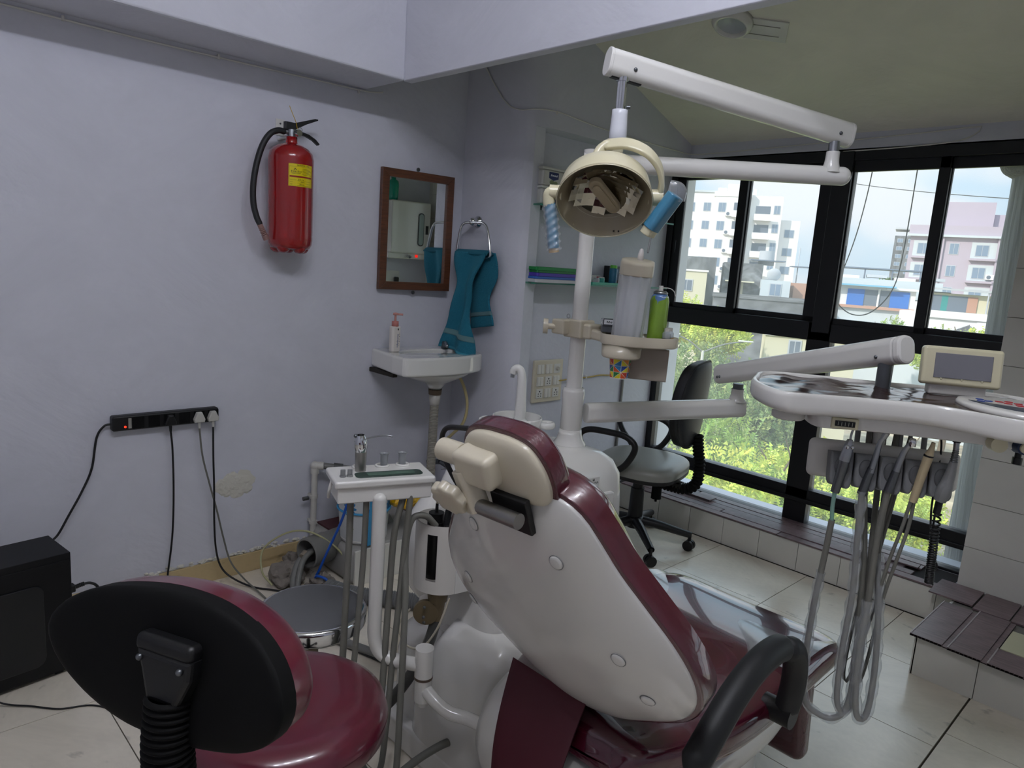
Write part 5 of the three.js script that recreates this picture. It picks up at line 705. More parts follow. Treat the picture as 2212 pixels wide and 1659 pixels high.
// ---------------------------------------------------------------- delivery unit on its double arm
const TO = [-0.515, 1.17, -1.694], TA = 0.585;
const tl = (X, y, Z) => [TO[0] + X * Math.cos(TA) + Z * Math.sin(TA), y, TO[2] - X * Math.sin(TA) + Z * Math.cos(TA)];   // the tray's own axes -> room
{
  const t = thing('delivery_unit', 'white delivery tray with control panel on a double swing arm', 'dental unit', [...TO]);
  const RT = g => g.rotateY(TA).translate(TO[0], 0, TO[2]);
  const E0 = [PX + 0.03, 0.953, PZ - 0.03], E1 = [-1.143, 0.963, -2.225];
  part(t, 'lower_arm', bar(E0, E1, 0.046, 0.063, 0.02, 0.004), M.white); part(t, 'arm_post', hose([[-1.155, 0.985, -2.20], [-1.155, 1.0, -2.20], [-1.155, 1.028, -2.20]], u => 0.02 + 0.01 * Math.pow(1 - u, 3), 24, 16), M.white); part(t, 'arm_collar', T(cyl(0.017, 0.017, 0.02), -1.155, 1.026, -2.20), M.steelDark);
  const U0 = [-1.222, 1.068, -2.185], U1 = [-0.553, 1.257, -1.795];
  part(t, 'upper_arm', bar(U0, U1, 0.046, 0.066, 0.022, 0.004), M.white); const d = V(...U1).sub(V(...U0)).normalize(); part(t, 'arm_cap', bar(V(...U1).addScaledVector(d, 0.001).toArray(), V(...U1).addScaledVector(d, 0.024).toArray(), 0.0475, 0.0675, 0.0225, 0.006), M.white);
  const side = V(0, 1, 0).cross(d).normalize(); if (side.dot(V(0, 0, 1)) < 0) side.negate(); for (const [q, dd] of [[U0, 0.03], [U0, 0.045], [U1, -0.045]]) { const p = V(...q).addScaledVector(d, dd).addScaledVector(side, 0.023); part(t, 'screw', new THREE.SphereGeometry(0.0048, 12, 8).translate(p.x, p.y - 0.012, p.z), M.steelDark); }
  const sp = V(...U1).addScaledVector(d, -0.035); part(t, 'tray_post', merge([T(cyl(0.017, 0.017, 0.075, 24), sp.x, sp.y - 0.095, sp.z), T(cyl(0.024, 0.024, 0.03, 24), sp.x, sp.y - 0.115, sp.z)]), M.steelDark);
  // tray body: outline in its own x, z
  const o = smoothLoop([[-0.303, -0.03], [-0.29, -0.10], [-0.265, -0.185], [-0.20, -0.205], [0, -0.203], [0.22, -0.20], [0.31, -0.165], [0.365, -0.06], [0.375, 0.06], [0.345, 0.17], [0.27, 0.22], [0.17, 0.205], [0.10, 0.155], [0.04, 0.122], [-0.08, 0.118], [-0.18, 0.13], [-0.255, 0.138], [-0.285, 0.09], [-0.30, 0.03]], 120);
  const R = (f, y, dx = 0) => o.map(([x, z]) => { const l = Math.hypot(x - 0.03, z); const q = 1 - f / l; return [0.03 + (x - 0.03) * q, y, z * q]; });
  part(t, 'tray_body', RT(skin([R(0.05, 1.122), R(0.014, 1.124), R(0.004, 1.130), R(0, 1.140), R(0, 1.160), R(0.004, 1.168), R(0.010, 1.170), R(0.014, 1.166), R(0.016, 1.156), R(0.03, 1.155)].map(r => r.slice().reverse()))), M.white);
  const wt = tex(256, 256, (u, v) => 0.5 + 1.1 * Math.abs(tn(u, v, 6, 61, 3)), false);
  { const fl = o.map(([x, z]) => { const l = Math.hypot(x - 0.03, z), q = 1 - 0.018 / l; return [0.03 + (x - 0.03) * q, z * q]; });
    const P = [], I = [], U = [], n = fl.length, K = 14; for (let k = 0; k <= K; k++) for (let i = 0; i < n; i++) { const x = 0.03 + (fl[i][0] - 0.03) * k / K, z = fl[i][1] * k / K, w = fbm(x * 14 + 3, z * 20, 2.2, 3); P.push(x, 1.1635 + 0.006 * w + 0.0022 * Math.sin(x * 60 + z * 25) * (x < 0 ? 1 : 0.4), z); U.push(x * 3, z * 3); }
    for (let k = 0; k < K; k++) for (let i = 0; i < n; i++) { const a = k * n + i, b = k * n + (i + 1) % n; I.push(a, a + n, b, b, a + n, b + n); }
    const g = new THREE.BufferGeometry(); g.setAttribute('position', new THREE.Float32BufferAttribute(P, 3)); g.setAttribute('uv', new THREE.Float32BufferAttribute(U, 2)); g.setIndex(I.reverse()); g.computeVertexNormals();
    part(t, 'film_covered_mat', RT(g), mat(0x35211b, 0.16, { specularIntensity: 0.8, side: THREE.DoubleSide }), 'dark brown mat under crinkled clear film'); }
  part(t, 'belly', RT(pillow([[-0.175, 0.10], [-0.16, -0.12], [-0.1, -0.15], [0.2, -0.15], [0.27, -0.1], [0.30, 0.05], [0.265, 0.12], [0.17, 0.10], [0.0, 0.085], [-0.12, 0.09]].map(p => [p[0], -p[1]]), 0.002, 0.006, { edge: 0.017, p: 8 }).rotateX(-Math.PI / 2).translate(0, 1.114, 0)), M.white);
  part(t, 'round_boss', RT(lathe([[0, 0], [0.03, 0], [0.035, 0.004], [0.036, 0.03], [0, 0.03]], 36).translate(-0.225, 1.098, 0.05)), M.whiteMatt);
  const disp = part(t, 'pressure_gauge', RT(cbox(0.055, 0.024, 0.012, 0.003, -0.118, 1.108, 0.094)), M.cream); part(disp, 'gauge_window', RT(cbox(0.04, 0.012, 0.004, 0.0008, -0.118, 1.108, 0.1003)), mat(0x14150f, 0.25)); for (let k = 0; k < 5; k++) part(disp, 'gauge_mark', RT(cbox(0.0012, 0.008, 0.001, 0, -0.132 + 0.007 * k, 1.108, 0.1026)), mat(0x8d8f86, 0.5));
  part(t, 'knob', RT(rod([0.168, 1.103, 0.10], [0.168, 1.103, 0.125], 0.0165, 0.0155, 28)), M.cream); part(t, 'knob', RT(rod([0.213, 1.103, 0.10], [0.213, 1.103, 0.128], 0.0165, 0.014, 28)), mat(0x14284f, 0.4), 'dark blue knob'); part(t, 'knob_cap', RT(rod([0.2135, 1.103, 0.127], [0.214, 1.103, 0.132], 0.011, 0.011, 24)), M.cream); part(t, 'drain_screw', RT(merge([cyl(0.006, 0.006, 0.012, 12).translate(0.215, 1.075, 0.10), cyl(0.009, 0.009, 0.014, 6).translate(0.215, 1.063, 0.10)])), M.black);
  // control panel: raised oval with a grey crescent and membrane keys
  const po = smoothLoop([[0.115, 0.04], [0.13, -0.02], [0.20, -0.05], [0.29, -0.04], [0.345, 0.02], [0.35, 0.09], [0.31, 0.16], [0.24, 0.185], [0.17, 0.16], [0.125, 0.10]], 80);
  const pr = (f, y) => po.map(([x, z]) => { const l = Math.hypot(x - 0.235, z - 0.07), q = 1 - f / l; return [0.235 + (x - 0.235) * q, y, 0.07 + (z - 0.07) * q]; });
  const pan = part(t, 'control_panel', RT(skin([pr(0, 1.158), pr(0, 1.170), pr(0.004, 1.176), pr(0.03, 1.178)].map(r => r.slice().reverse()))), M.white);
  const cres = new THREE.Shape(); cres.moveTo(0.128, -0.045); cres.quadraticCurveTo(0.15, -0.14, 0.235, -0.17); cres.quadraticCurveTo(0.31, -0.16, 0.335, -0.09); cres.quadraticCurveTo(0.25, -0.14, 0.128, -0.045);
  part(pan, 'grey_overlay', RT(extrude(cres, 0.0012).rotateX(-Math.PI / 2).translate(0, 1.1775, 0)), mat(0x3b4450, 0.35), 'grey crescent overlay');
  const kc = [0xb02430, 0x26418c, 0xd9dadb, 0x26418c]; [[0.158, 0.022, 1], [0.168, 0.04, 1], [0.150, 0.05, 1], [0.190, 0.035, 0], [0.200, 0.052, 0], [0.212, 0.025, 0], [0.222, 0.045, 0], [0.215, 0.07, 0], [0.240, 0.04, 2], [0.252, 0.06, 2], [0.262, 0.035, 2], [0.245, 0.085, 2], [0.270, 0.08, 2], [0.285, 0.04, 1], [0.295, 0.065, 1], [0.29, 0.09, 1], [0.312, 0.05, 1], [0.318, 0.085, 1], [0.265, 0.11, 2], [0.29, 0.115, 1], [0.24, 0.12, 2]].forEach(([x, z, k]) => part(pan, 'key', RT(cbox(0.013, 0.0016, 0.010, 0.0006, x, 1.1788, z)), mat(kc[k], 0.4)));
  // film viewer standing at the back
  const v = part(t, 'film_viewer', RT(T(cbox(0.165, 0.088, 0.028, 0.008), 0.152, 1.232, -0.09, -0.12, 0, 0)), M.cream, 'cream x-ray film viewer'); part(v, 'viewer_glass', RT(T(cbox(0.118, 0.056, 0.003, 0.001), 0.152, 1.2345, -0.0752, -0.12, 0, 0)), mat(0x77767c, 0.35)); for (const x of [-0.042, 0, 0.042]) part(v, 'film_clip', RT(new THREE.SphereGeometry(0.0035, 10, 8).translate(0.152 + x, 1.205, -0.074)), M.cream);
  part(t, 'viewer_foot', RT(cbox(0.12, 0.03, 0.03, 0.006, 0.152, 1.18, -0.10)), M.white);
  // instrument holder
  const hold = part(t, 'holder_plate', RT(T(cbox(0.315, 0.088, 0.03, 0.014), -0.004, 1.006, -0.005, -0.1, 0, 0)), M.whiteMatt);
  for (const [x, m] of [[-0.055, M.grey], [-0.01, M.whiteMatt], [0.035, M.grey], [0.085, M.grey]]) part(t, 'holder_strut', RT(rod([x, 1.03, -0.03], [x, 1.105, -0.04], x === -0.01 ? 0.014 : 0.006)), m);
  for (let k = 0; k < 5; k++) { const X = -0.099 + 0.0505 * k; // pocket: block with a V shaped cradle
    const s = new THREE.Shape(); s.moveTo(-0.024, 0.04); s.lineTo(0.024, 0.04); s.lineTo(0.0235, -0.025); s.quadraticCurveTo(0.022, -0.042, 0.013, -0.042); s.quadraticCurveTo(0.005, -0.042, 0.004, -0.02); s.quadraticCurveTo(0, -0.013, -0.004, -0.02); s.quadraticCurveTo(-0.006, -0.038, -0.016, -0.036); s.quadraticCurveTo(-0.0235, -0.034, -0.0235, -0.015); s.lineTo(-0.024, 0.04);
    const pk = part(t, 'holder_pocket', RT(T(extrude(s, 0.04, 0.005, 3), X, 0.988, 0.012, -0.22)), mat(0x6f7071, 0.45)); part(pk, 'cradle', RT(T(new THREE.SphereGeometry(1, 24, 16).scale(0.016, 0.022, 0.006), X, 1.002, 0.049, -0.22)), mat(0x4e4f50, 0.5)); }
}
{ // instruments in the holder; hoses in clear sleeves loop to the floor and back
  const W = pts => pts.map(([X, y, Z = 0.055]) => tl(X, y, Z));
  const inst = (name, label, build) => { const t = thing(name, label, 'instrument', tl(0, 0.96, 0.05)); build(t); return t; };
  const bead = (pts, rf, m, t, n, seg = 40, lab) => part(t, n, hose(W(pts), rf, 18, seg), m, lab);
  const sleeve = (t, pts, a = 0.011) => part(t, 'clear_sleeve', hose(W(pts), (u, v) => a + 0.0028 * fbm(u * 26, v * 4, 3, 2) + 0.0016 * Math.sin(u * 90 + v * 12), 14, 160), M.film, 'crinkled clear sleeve');
  const up = (x, y) => [[x, y, 0.03], [x + 0.002, y + 0.1, -0.0], [x + 0.004, 1.02, -0.04]];
  inst('air_water_syringe', 'steel air water syringe with bent tip in the first holder pocket', t => {
    bead([[-0.107, 0.945, 0.056], [-0.100, 1.0, 0.060], [-0.0975, 1.03, 0.062]], u => 0.0095 + 0.002 * u, M.steelDark, t, 'handle'); bead([[-0.0985, 1.02, 0.0615], [-0.095, 1.05, 0.063], [-0.0935, 1.068, 0.062]], u => 0.0125 * Math.sqrt(1 - u * u * 0.8), M.steel, t, 'head');
    for (const d of [-0.005, 0.005]) part(t, 'button', new THREE.SphereGeometry(0.0046, 14, 10).translate(...tl(-0.0945 + d, 1.053, 0.073)), M.chrome); bead([[-0.0935, 1.064, 0.062], [-0.0925, 1.085, 0.064], [-0.087, 1.105, 0.068], [-0.086, 1.122, 0.069]], () => 0.0024, M.steel, t, 'tip');
    bead([[-0.107, 0.947, 0.056], [-0.107, 0.91, 0.056], [-0.104, 0.876, 0.056]], () => 0.0045, new THREE.MeshPhysicalMaterial({ color: 0x9fc9bb, roughness: 0.15, transmission: 0.4, thickness: 0 }), t, 'clear_tube');
    const h = [[-0.104, 0.88], [-0.108, 0.79], [-0.114, 0.69], [-0.116, 0.563], [-0.114, 0.481], [-0.096, 0.425], [-0.045, 0.402], [-0.013, 0.433], [-0.006, 0.526, 0.05], [-0.014, 0.662, 0.045], [-0.022, 0.806, 0.035], [-0.03, 0.93, 0.0], [-0.03, 1.04, -0.03], [-0.03, 1.10, -0.04]]; bead(h, u => 0.0068, M.hoseGrey, t, 'hose', 160); sleeve(t, [[-0.110, 0.755], [-0.114, 0.69], [-0.116, 0.563], [-0.114, 0.481], [-0.096, 0.425], [-0.045, 0.402], [-0.013, 0.433], [-0.006, 0.526, 0.05], [-0.014, 0.662, 0.045]]); });
  inst('turbine_handpiece', 'steel turbine handpiece in the second holder pocket', t => {
    bead([[-0.052, 0.948, 0.056], [-0.046, 0.985, 0.058], [-0.041, 1.01, 0.06]], u => 0.010 - 0.002 * u, M.steelDark, t, 'coupling'); bead([[-0.042, 1.0, 0.06], [-0.037, 1.04, 0.062], [-0.034, 1.068, 0.064], [-0.027, 1.086, 0.068]], u => 0.0078 - 0.003 * u, M.steel, t, 'handle'); bead([[-0.029, 1.082, 0.067], [-0.025, 1.093, 0.07]], () => 0.0062, M.steel, t, 'head', 8);
    const h = [[-0.052, 0.955], [-0.047, 0.858], [-0.038, 0.716], [-0.042, 0.578, 0.06], [-0.037, 0.462, 0.06], [-0.02, 0.425, 0.055], [0.0, 0.45, 0.045], [0.006, 0.55, 0.035], [0.003, 0.7, 0.02], [0.0, 0.9, -0.01], [0.0, 1.1, -0.04]]; bead(h, () => 0.0066, M.hoseGrey, t, 'hose', 160); sleeve(t, h.slice(0, 8)); });
  inst('turbine_handpiece', 'steel turbine handpiece with shiny round head in the middle pocket', t => {
    bead([[0.0, 0.962, 0.056], [0.005, 0.99, 0.058], [0.008, 1.01, 0.06]], u => 0.0105 - 0.002 * u, M.steelDark, t, 'coupling'); bead([[0.007, 1.005, 0.06], [0.012, 1.035, 0.062], [0.018, 1.06, 0.065], [0.025, 1.076, 0.07]], u => 0.008 - 0.0025 * u, M.steel, t, 'handle'); part(t, 'head', lathe([[0, -0.009], [0.007, -0.008], [0.0078, 0.004], [0.005, 0.009], [0, 0.01]], 20).translate(...tl(0.027, 1.078, 0.071)), M.chrome); bead([[0.025, 1.085, 0.071], [0.0235, 1.10, 0.071]], () => 0.0012, M.steelDark, t, 'bur', 6);
    const h = [[0.0, 0.965], [-0.006, 0.852], [-0.006, 0.709, 0.065], [-0.009, 0.583, 0.07], [0.0, 0.469, 0.07], [0.013, 0.421, 0.065], [0.031, 0.436, 0.06], [0.034, 0.534, 0.055], [0.024, 0.669, 0.05], [0.008, 0.811, 0.03], [0.012, 0.95, 0.0], [0.03, 1.1, -0.04]]; bead(h, () => 0.0068, M.hoseGrey, t, 'hose', 160); sleeve(t, h.slice(2, 10), 0.012); });
  inst('ultrasonic_scaler', 'cream plastic scaler handpiece in the fourth pocket', t => {
    const cr = mat(0xb8a888, 0.4); bead([[0.052, 0.945, 0.056], [0.058, 1.0, 0.06], [0.065, 1.05, 0.063]], u => 0.0082 + 0.0015 * u, cr, t, 'handle'); bead([[0.065, 1.05, 0.063], [0.0653, 1.0535, 0.0632]], () => 0.0100, M.black, t, 'seal_ring', 4); bead([[0.0655, 1.054, 0.0632], [0.068, 1.07, 0.065], [0.069, 1.082, 0.066]], u => 0.0095 - 0.0055 * Math.pow(u, 0.6), cr, t, 'nose');
    for (const s of [-1, 1]) bead([[0.052 + s * 0.003, 0.95], [0.046 + s * 0.006, 0.883], [0.033 + s * 0.007, 0.806], [0.024 + s * 0.006, 0.716, 0.045], [0.02 + s * 0.008, 0.64, 0.035], [0.008 + s * 0.012, 0.52, 0.03], [-0.004 + s * 0.012, 0.487, 0.03], [-0.012 + s * 0.008, 0.53, 0.02], [0.0 + s * 0.006, 0.7, 0.01], [0.03 + s * 0.003, 0.9, -0.01], [0.06, 1.1, -0.04]], () => 0.0038, M.hoseGrey, t, 'hose', 140); });
  inst('micromotor_handpiece', 'grey micromotor handpiece with black coiled cord in the last pocket', t => {
    bead([[0.104, 0.955, 0.056], [0.108, 0.985, 0.06], [0.111, 1.0, 0.061]], u => 0.012 + 0.003 * Math.sin(u * 3.1), M.grey, t, 'motor'); bead([[0.110, 0.998, 0.061], [0.113, 1.02, 0.062], [0.1145, 1.045, 0.063]], u => 0.0125 - 0.0045 * u, M.grey, t, 'handle'); bead([[0.1145, 1.045, 0.063], [0.1145, 1.075, 0.064]], u => 0.0075 - 0.002 * u + 0.0006 * Math.sin(u * 40), M.steelDark, t, 'nose'); bead([[0.1145, 1.072, 0.064], [0.113, 1.09, 0.065]], () => 0.0058, M.steel, t, 'head', 8); bead([[0.113, 1.088, 0.065], [0.1125, 1.105, 0.065]], () => 0.008, M.black, t, 'cover', 8);
    bead([[0.104, 0.958, 0.056], [0.102, 0.925, 0.056]], () => 0.0075, M.black, t, 'strain_relief', 10);
    const c = new THREE.CatmullRomCurve3(arr(W([[0.104, 0.925], [0.106, 0.88], [0.108, 0.84], [0.110, 0.80], [0.112, 0.765]]))), P = []; for (let k = 0; k <= 620; k++) { const u = k / 620, p = c.getPoint(u), a = u * (u < 0.5 ? 1 : 1) * 2 * Math.PI * (14 + 14 * u), r = 0.0075; P.push([p.x + r * Math.cos(a), p.y, p.z + r * Math.sin(a)]); } part(t, 'coiled_cord', tube(P, 0.0022, 6, 900), M.black);
    bead([[0.100, 0.93], [0.101, 0.87], [0.108, 0.83], [0.121, 0.81], [0.116, 0.79], [0.106, 0.80], [0.104, 0.84], [0.10, 0.93, 0.03], [0.11, 1.05, 0.0], [0.11, 1.1, -0.03]], () => 0.0022, M.black, t, 'cord', 120); });
}
// ---------------------------------------------------------------- assistant side: stools, arm tray, suction, pipes
{ // operator stool in the foreground; local z points to the viewer
  const t = thing('operator_stool', 'maroon padded operator stool with black oval backrest in the foreground', 'stool', [-1.22, 0, -0.62], { turn: 0.436, local: true });
  const leather = mat(0x5a1026, 0.3, { clearcoat: 0.8, clearcoatRoughness: 0.12 });
  part(t, 'seat', lathe([[0, 0.40], [0.15, 0.40], [0.185, 0.408], [0.203, 0.43], [0.2045, 0.455], [0.203, 0.458], [0.2045, 0.461], [0.198, 0.482], [0.18, 0.495], [0.15, 0.503], [0.08, 0.501], [0, 0.499]], 80), leather); part(t, 'seat_seam', new THREE.TorusGeometry(0.2035, 0.0016, 6, 100).rotateX(Math.PI / 2).translate(0, 0.458, 0), M.maroonMatt);
  part(t, 'seat_plate', lathe([[0, 0.375], [0.12, 0.378], [0.16, 0.40], [0, 0.401]], 40), M.black); part(t, 'gas_lift', merge([cyl(0.03, 0.028, 0.2).translate(0, 0.09, 0), cyl(0.016, 0.016, 0.12).translate(0, 0.27, 0)]), M.black);
  for (let k = 0; k < 5; k++) { const a = k * 1.2566, s = Math.sin(a), c = Math.cos(a); part(t, 'base_leg', hose([[0.02 * s, 0.10, 0.02 * c], [0.13 * s, 0.09, 0.13 * c], [0.25 * s, 0.07, 0.25 * c]], u => 0.022 - 0.007 * u, 12, 20), M.black); part(t, 'caster', merge([cyl(0.008, 0.008, 0.03, 8).translate(0.245 * s, 0.045, 0.245 * c), T(new THREE.CylinderGeometry(0.025, 0.025, 0.03, 20).rotateZ(Math.PI / 2).rotateY(a), 0.245 * s, 0.025, 0.245 * c)]), M.black); }
  // backrest centre in local axes
  const bc = [0.118, 0.812, 0.378], o = [[-0.226, 0.02], [-0.21, 0.052], [-0.16, 0.084], [-0.08, 0.103], [0, 0.109], [0.08, 0.103], [0.155, 0.08], [0.20, 0.045], [0.218, 0.004], [0.205, -0.035], [0.16, -0.07], [0.08, -0.096], [0, -0.105], [-0.08, -0.100], [-0.155, -0.07], [-0.21, -0.022]];
  const cur = (x, y, z) => z + 0.55 * x * x;
  const P = g => T(g.scale(0.94, 0.96, 1), ...bc, -0.16), PB = g => T(g.translate(0.022, 0.028, 0), ...bc, -0.16);
  part(t, 'back_shell', P(pillow(o, 0.016, 0.0, { p: 7, q: 2, edge: 0.012, warp: (x, y, z) => cur(x, y, z) })), M.blackSoft);
  part(t, 'back_cushion', P(pillow(o.map(p => [p[0] * 0.985, p[1] * 0.985 + 0.002]), 0.0, 0.045, { p: 5, q: 2.2, edge: 0.014, warp: cur }).translate(0, 0, -0.024)), leather);
  part(t, 'rim_bead', P(tube(smoothLoop(o, 60).map(v => [v[0] * 0.965, v[1] * 0.955, 0.013 + 0.55 * v[0] * v[0]]), 0.0035, 8, 160, true)), M.black);
  part(t, 'bracket', PB(merge([cbox(0.10, 0.026, 0.03, 0.010, -0.012, 0.012, 0.036), extrude(polyShape([[-0.055, 0.005], [0.04, 0.005], [0.04, -0.02], [0.022, -0.06], [-0.03, -0.06], [-0.045, -0.02]]), 0.035, 0.008, 3).translate(0, 0, 0.018)])), M.black);
  for (const [a, b] of [[-0.045, -0.005], [0.025, -0.008]]) part(t, 'bolt', PB(new THREE.SphereGeometry(0.005, 10, 8).translate(a, b, 0.054)), M.steelDark);
  part(t, 'bellows', hose([[bc[0] + 0.017, bc[1] - 0.02, bc[2] + 0.035], [bc[0] + 0.018, bc[1] - 0.10, bc[2] + 0.043], [bc[0] + 0.02, bc[1] - 0.2, bc[2] + 0.035], [bc[0] + 0.015, bc[1] - 0.30, bc[2] + 0.01], [bc[0] - 0.02, bc[1] - 0.38, bc[2] - 0.06], [0.05, 0.40, 0.22], [0.02, 0.385, 0.12]], ribs(62, 0.029, 0.0055), 24, 620), M.blackSoft);
}
{ // steel topped round stool
  const c = [-1.61, -0.89], t = thing('round_stool', 'round stool with grey top and polished steel rim', 'stool', [c[0], 0, c[1]], { local: true });
  part(t, 'rim', lathe([[0.10, 0.405], [0.139, 0.405], [0.143, 0.412], [0.1435, 0.438], [0.141, 0.446], [0.134, 0.4495], [0.128, 0.4498]], 80), M.chrome); part(t, 'top', lathe([[0, 0.4515], [0.12, 0.4512], [0.132, 0.4495], [0.132, 0.446], [0, 0.446]], 64), mat(0x5e5f61, 0.38)); part(t, 'underside', lathe([[0, 0.407], [0.138, 0.407]], 40), M.steelDark);
  part(t, 'post', merge([cyl(0.022, 0.016, 0.34).translate(0, 0.07, 0), lathe([[0, 0.33], [0.05, 0.405], [0, 0.405]], 24)]), mat(0x8a7d6a, 0.4, { metalness: 0.6 })); const pw = mat(0xb5b3a5, 0.45);
  for (let k = 0; k < 4; k++) { const a = 0.35 + k * Math.PI / 2; const e = [0.21 * Math.sin(a), 0.012, 0.21 * Math.cos(a)]; part(t, 'leg', bar([0.015 * Math.sin(a), 0.11, 0.015 * Math.cos(a)], e, 0.025, 0.025, 0.003), pw); part(t, 'foot', cbox(0.03, 0.012, 0.03, 0.003, e[0], 0.006, e[2]), M.black); }
}
{ // assistant arm tray; local x along the tray, z to its front
  const C0 = [-1.452, 0.80, -0.985], t = thing('assistant_tray', 'white assistant instrument tray on a bent white pipe arm', 'tray', C0, { turn: 1.234, local: true });
  const Y = y => y - C0[1];
  part(t, 'tray_case', box(-0.118, 0.118, Y(0.795), Y(0.835), -0.05, 0.055, 0.004), M.white); part(t, 'tray_top', box(-0.126, 0.126, Y(0.833), Y(0.853), -0.07, 0.062, 0.007), M.white);
  part(t, 'recess', T(extrude(rrect(0.17, 0.04, 0.012), 0.003, 0.001), 0.015, Y(0.8525), 0.02, -Math.PI / 2), mat(0x2f4038, 0.4), 'dark green recess pad'); part(t, 'torn_label', T(extrude(rrect(0.12, 0.022, 0.004), 0.0012), 0.02, Y(0.8553), 0.022, -Math.PI / 2), mat(0x4a6355, 0.5));
  for (const x of [-0.10, -0.083]) part(t, 'toggle', merge([cyl(0.008, 0.008, 0.004, 16).translate(x, Y(0.853), 0.02), cbox(0.012, 0.016, 0.006, 0.002, x, Y(0.864), 0.02)]), M.grey);
  for (const x of [-0.045, 0.015, 0.07]) part(t, 'tip_slot', new THREE.TorusGeometry(0.015, 0.004, 8, 24).rotateX(Math.PI / 2).translate(x, Y(0.854), -0.05), M.white);
  for (const x of [0.02, 0.068]) part(t, 'suction_socket', lathe([[0.009, 0], [0.010, 0.03], [0.0125, 0.034], [0.0105, 0.034], [0.008, 0.03]], 24).translate(x, Y(0.853), -0.05), mat(0x8d9092, 0.4));
  part(t, 'side_bracket', tube([[-0.122, Y(0.84), 0.0], [-0.128, Y(0.815), 0.0], [-0.126, Y(0.79), -0.02]], 0.004), M.white); part(t, 'handle_loop', tube([[0.12, Y(0.835), 0.03], [0.132, Y(0.825), 0.03], [0.128, Y(0.80), 0.02], [0.09, Y(0.79), 0.01]], 0.004), M.white);
  // pipe arm, in room coordinates turned into the tray's axes
  const inv = new THREE.Matrix4().compose(V(...C0), new THREE.Quaternion().setFromAxisAngle(V(0, 1, 0), 1.234), V(1, 1, 1)).invert(), W = g => g.applyMatrix4(inv);
  part(t, 'pipe_arm', W(tube([[-1.405, 0.80, -0.952], [-1.405, 0.65, -0.952], [-1.405, 0.50, -0.951], [-1.403, 0.43, -0.952], [-1.39, 0.393, -0.963], [-1.36, 0.38, -0.985], [-1.31, 0.378, -1.02], [-1.295, 0.378, -1.03]], 0.0175, 20, 140)), M.white);
  part(t, 'arm_post', W(merge([T(cyl(0.0235, 0.0235, 0.075, 28), -1.295, 0.352, -1.03), T(cyl(0.022, 0.022, 0.06, 28), -1.295, 0.285, -1.03)])), M.white); part(t, 'post_seam', W(T(cyl(0.0238, 0.0238, 0.006, 28), -1.295, 0.345, -1.03)), mat(0x5b4a3c, 0.6)); part(t, 'post_cap', W(T(cyl(0.017, 0.02, 0.014), -1.295, 0.272, -1.03)), M.whiteMatt);
  part(t, 'lower_arm', W(tube([[-1.29, 0.32, -1.03], [-1.25, 0.302, -1.035], [-1.21, 0.285, -1.05], [-1.17, 0.28, -1.075], [-1.12, 0.28, -1.09]], 0.0165, 18, 60)), M.white);
  // three way syringe standing in the tray
  const s = thing('three_way_syringe', 'chrome three way syringe with thin nozzle standing in the assistant tray', 'instrument', [-1.485, 0.853, -0.945]);
  part(s, 'barrel', rod([-1.487, 0.845, -0.946], [-1.484, 0.905, -0.944], 0.0135, 0.0145, 24), M.brush); part(s, 'head', hose([[-1.484, 0.903, -0.944], [-1.482, 0.925, -0.942], [-1.481, 0.948, -0.940]], u => 0.0135 + 0.004 * Math.sin(u * 2.6) - 0.006 * u * u * u, 20, 24), M.chrome); part(s, 'button', new THREE.SphereGeometry(0.005, 12, 8).translate(-1.488, 0.945, -0.93), M.steelDark); part(s, 'nozzle', tube([[-1.476, 0.938, -0.946], [-1.452, 0.948, -0.968], [-1.435, 0.952, -0.984], [-1.424, 0.9505, -0.995]], 0.0022, 8), M.steel);
  // hoses hanging from the tray
  const hs = (pts, r, label) => solo('suction_hose', label, 'hose', pts[pts.length - 1], tube(pts, r, 12, 140), M.hoseGrey);
  hs([[-1.462, 0.80, -0.905], [-1.462, 0.7, -0.905], [-1.455, 0.6, -0.898], [-1.448, 0.45, -0.89], [-1.44, 0.33, -0.885], [-1.42, 0.15, -0.90], [-1.39, 0.05, -0.93], [-1.35, 0.012, -0.98]], 0.0085, 'grey hose hanging left of the white pipe arm');
  hs([[-1.43, 0.80, -0.93], [-1.435, 0.7, -0.932], [-1.43, 0.6, -0.925], [-1.41, 0.42, -0.90], [-1.40, 0.3, -0.89], [-1.385, 0.12, -0.91], [-1.36, 0.03, -0.96], [-1.33, 0.012, -1.04]], 0.0075, 'grey hose touching the left of the white pipe arm');
  hs([[-1.40, 0.80, -1.02], [-1.405, 0.7, -1.0], [-1.395, 0.55, -0.985], [-1.375, 0.4, -0.965], [-1.36, 0.28, -0.95], [-1.36, 0.20, -0.95], [-1.40, 0.12, -0.95], [-1.46, 0.08, -0.93]], 0.0085, 'grey hose hanging just right of the pipe arm');
  hs([[-1.385, 0.80, -1.03], [-1.388, 0.65, -1.02], [-1.375, 0.5, -1.0], [-1.355, 0.38, -0.975], [-1.335, 0.22, -0.95], [-1.34, 0.10, -0.94], [-1.39, 0.04, -0.94], [-1.46, 0.03, -0.95]], 0.008, 'grey hose second right of the pipe arm looping to the floor');
  hs([[-1.385, 0.705, -1.115], [-1.39, 0.735, -1.085], [-1.40, 0.73, -1.05], [-1.395, 0.66, -1.03], [-1.36, 0.55, -1.01], [-1.325, 0.42, -0.985], [-1.30, 0.3, -0.965], [-1.275, 0.18, -0.945], [-1.265, 0.09, -0.93], [-1.29, 0.035, -0.925], [-1.34, 0.025, -0.93], [-1.40, 0.04, -0.94]], 0.0085, 'dark grey hose arching out of the white suction filter box');
}
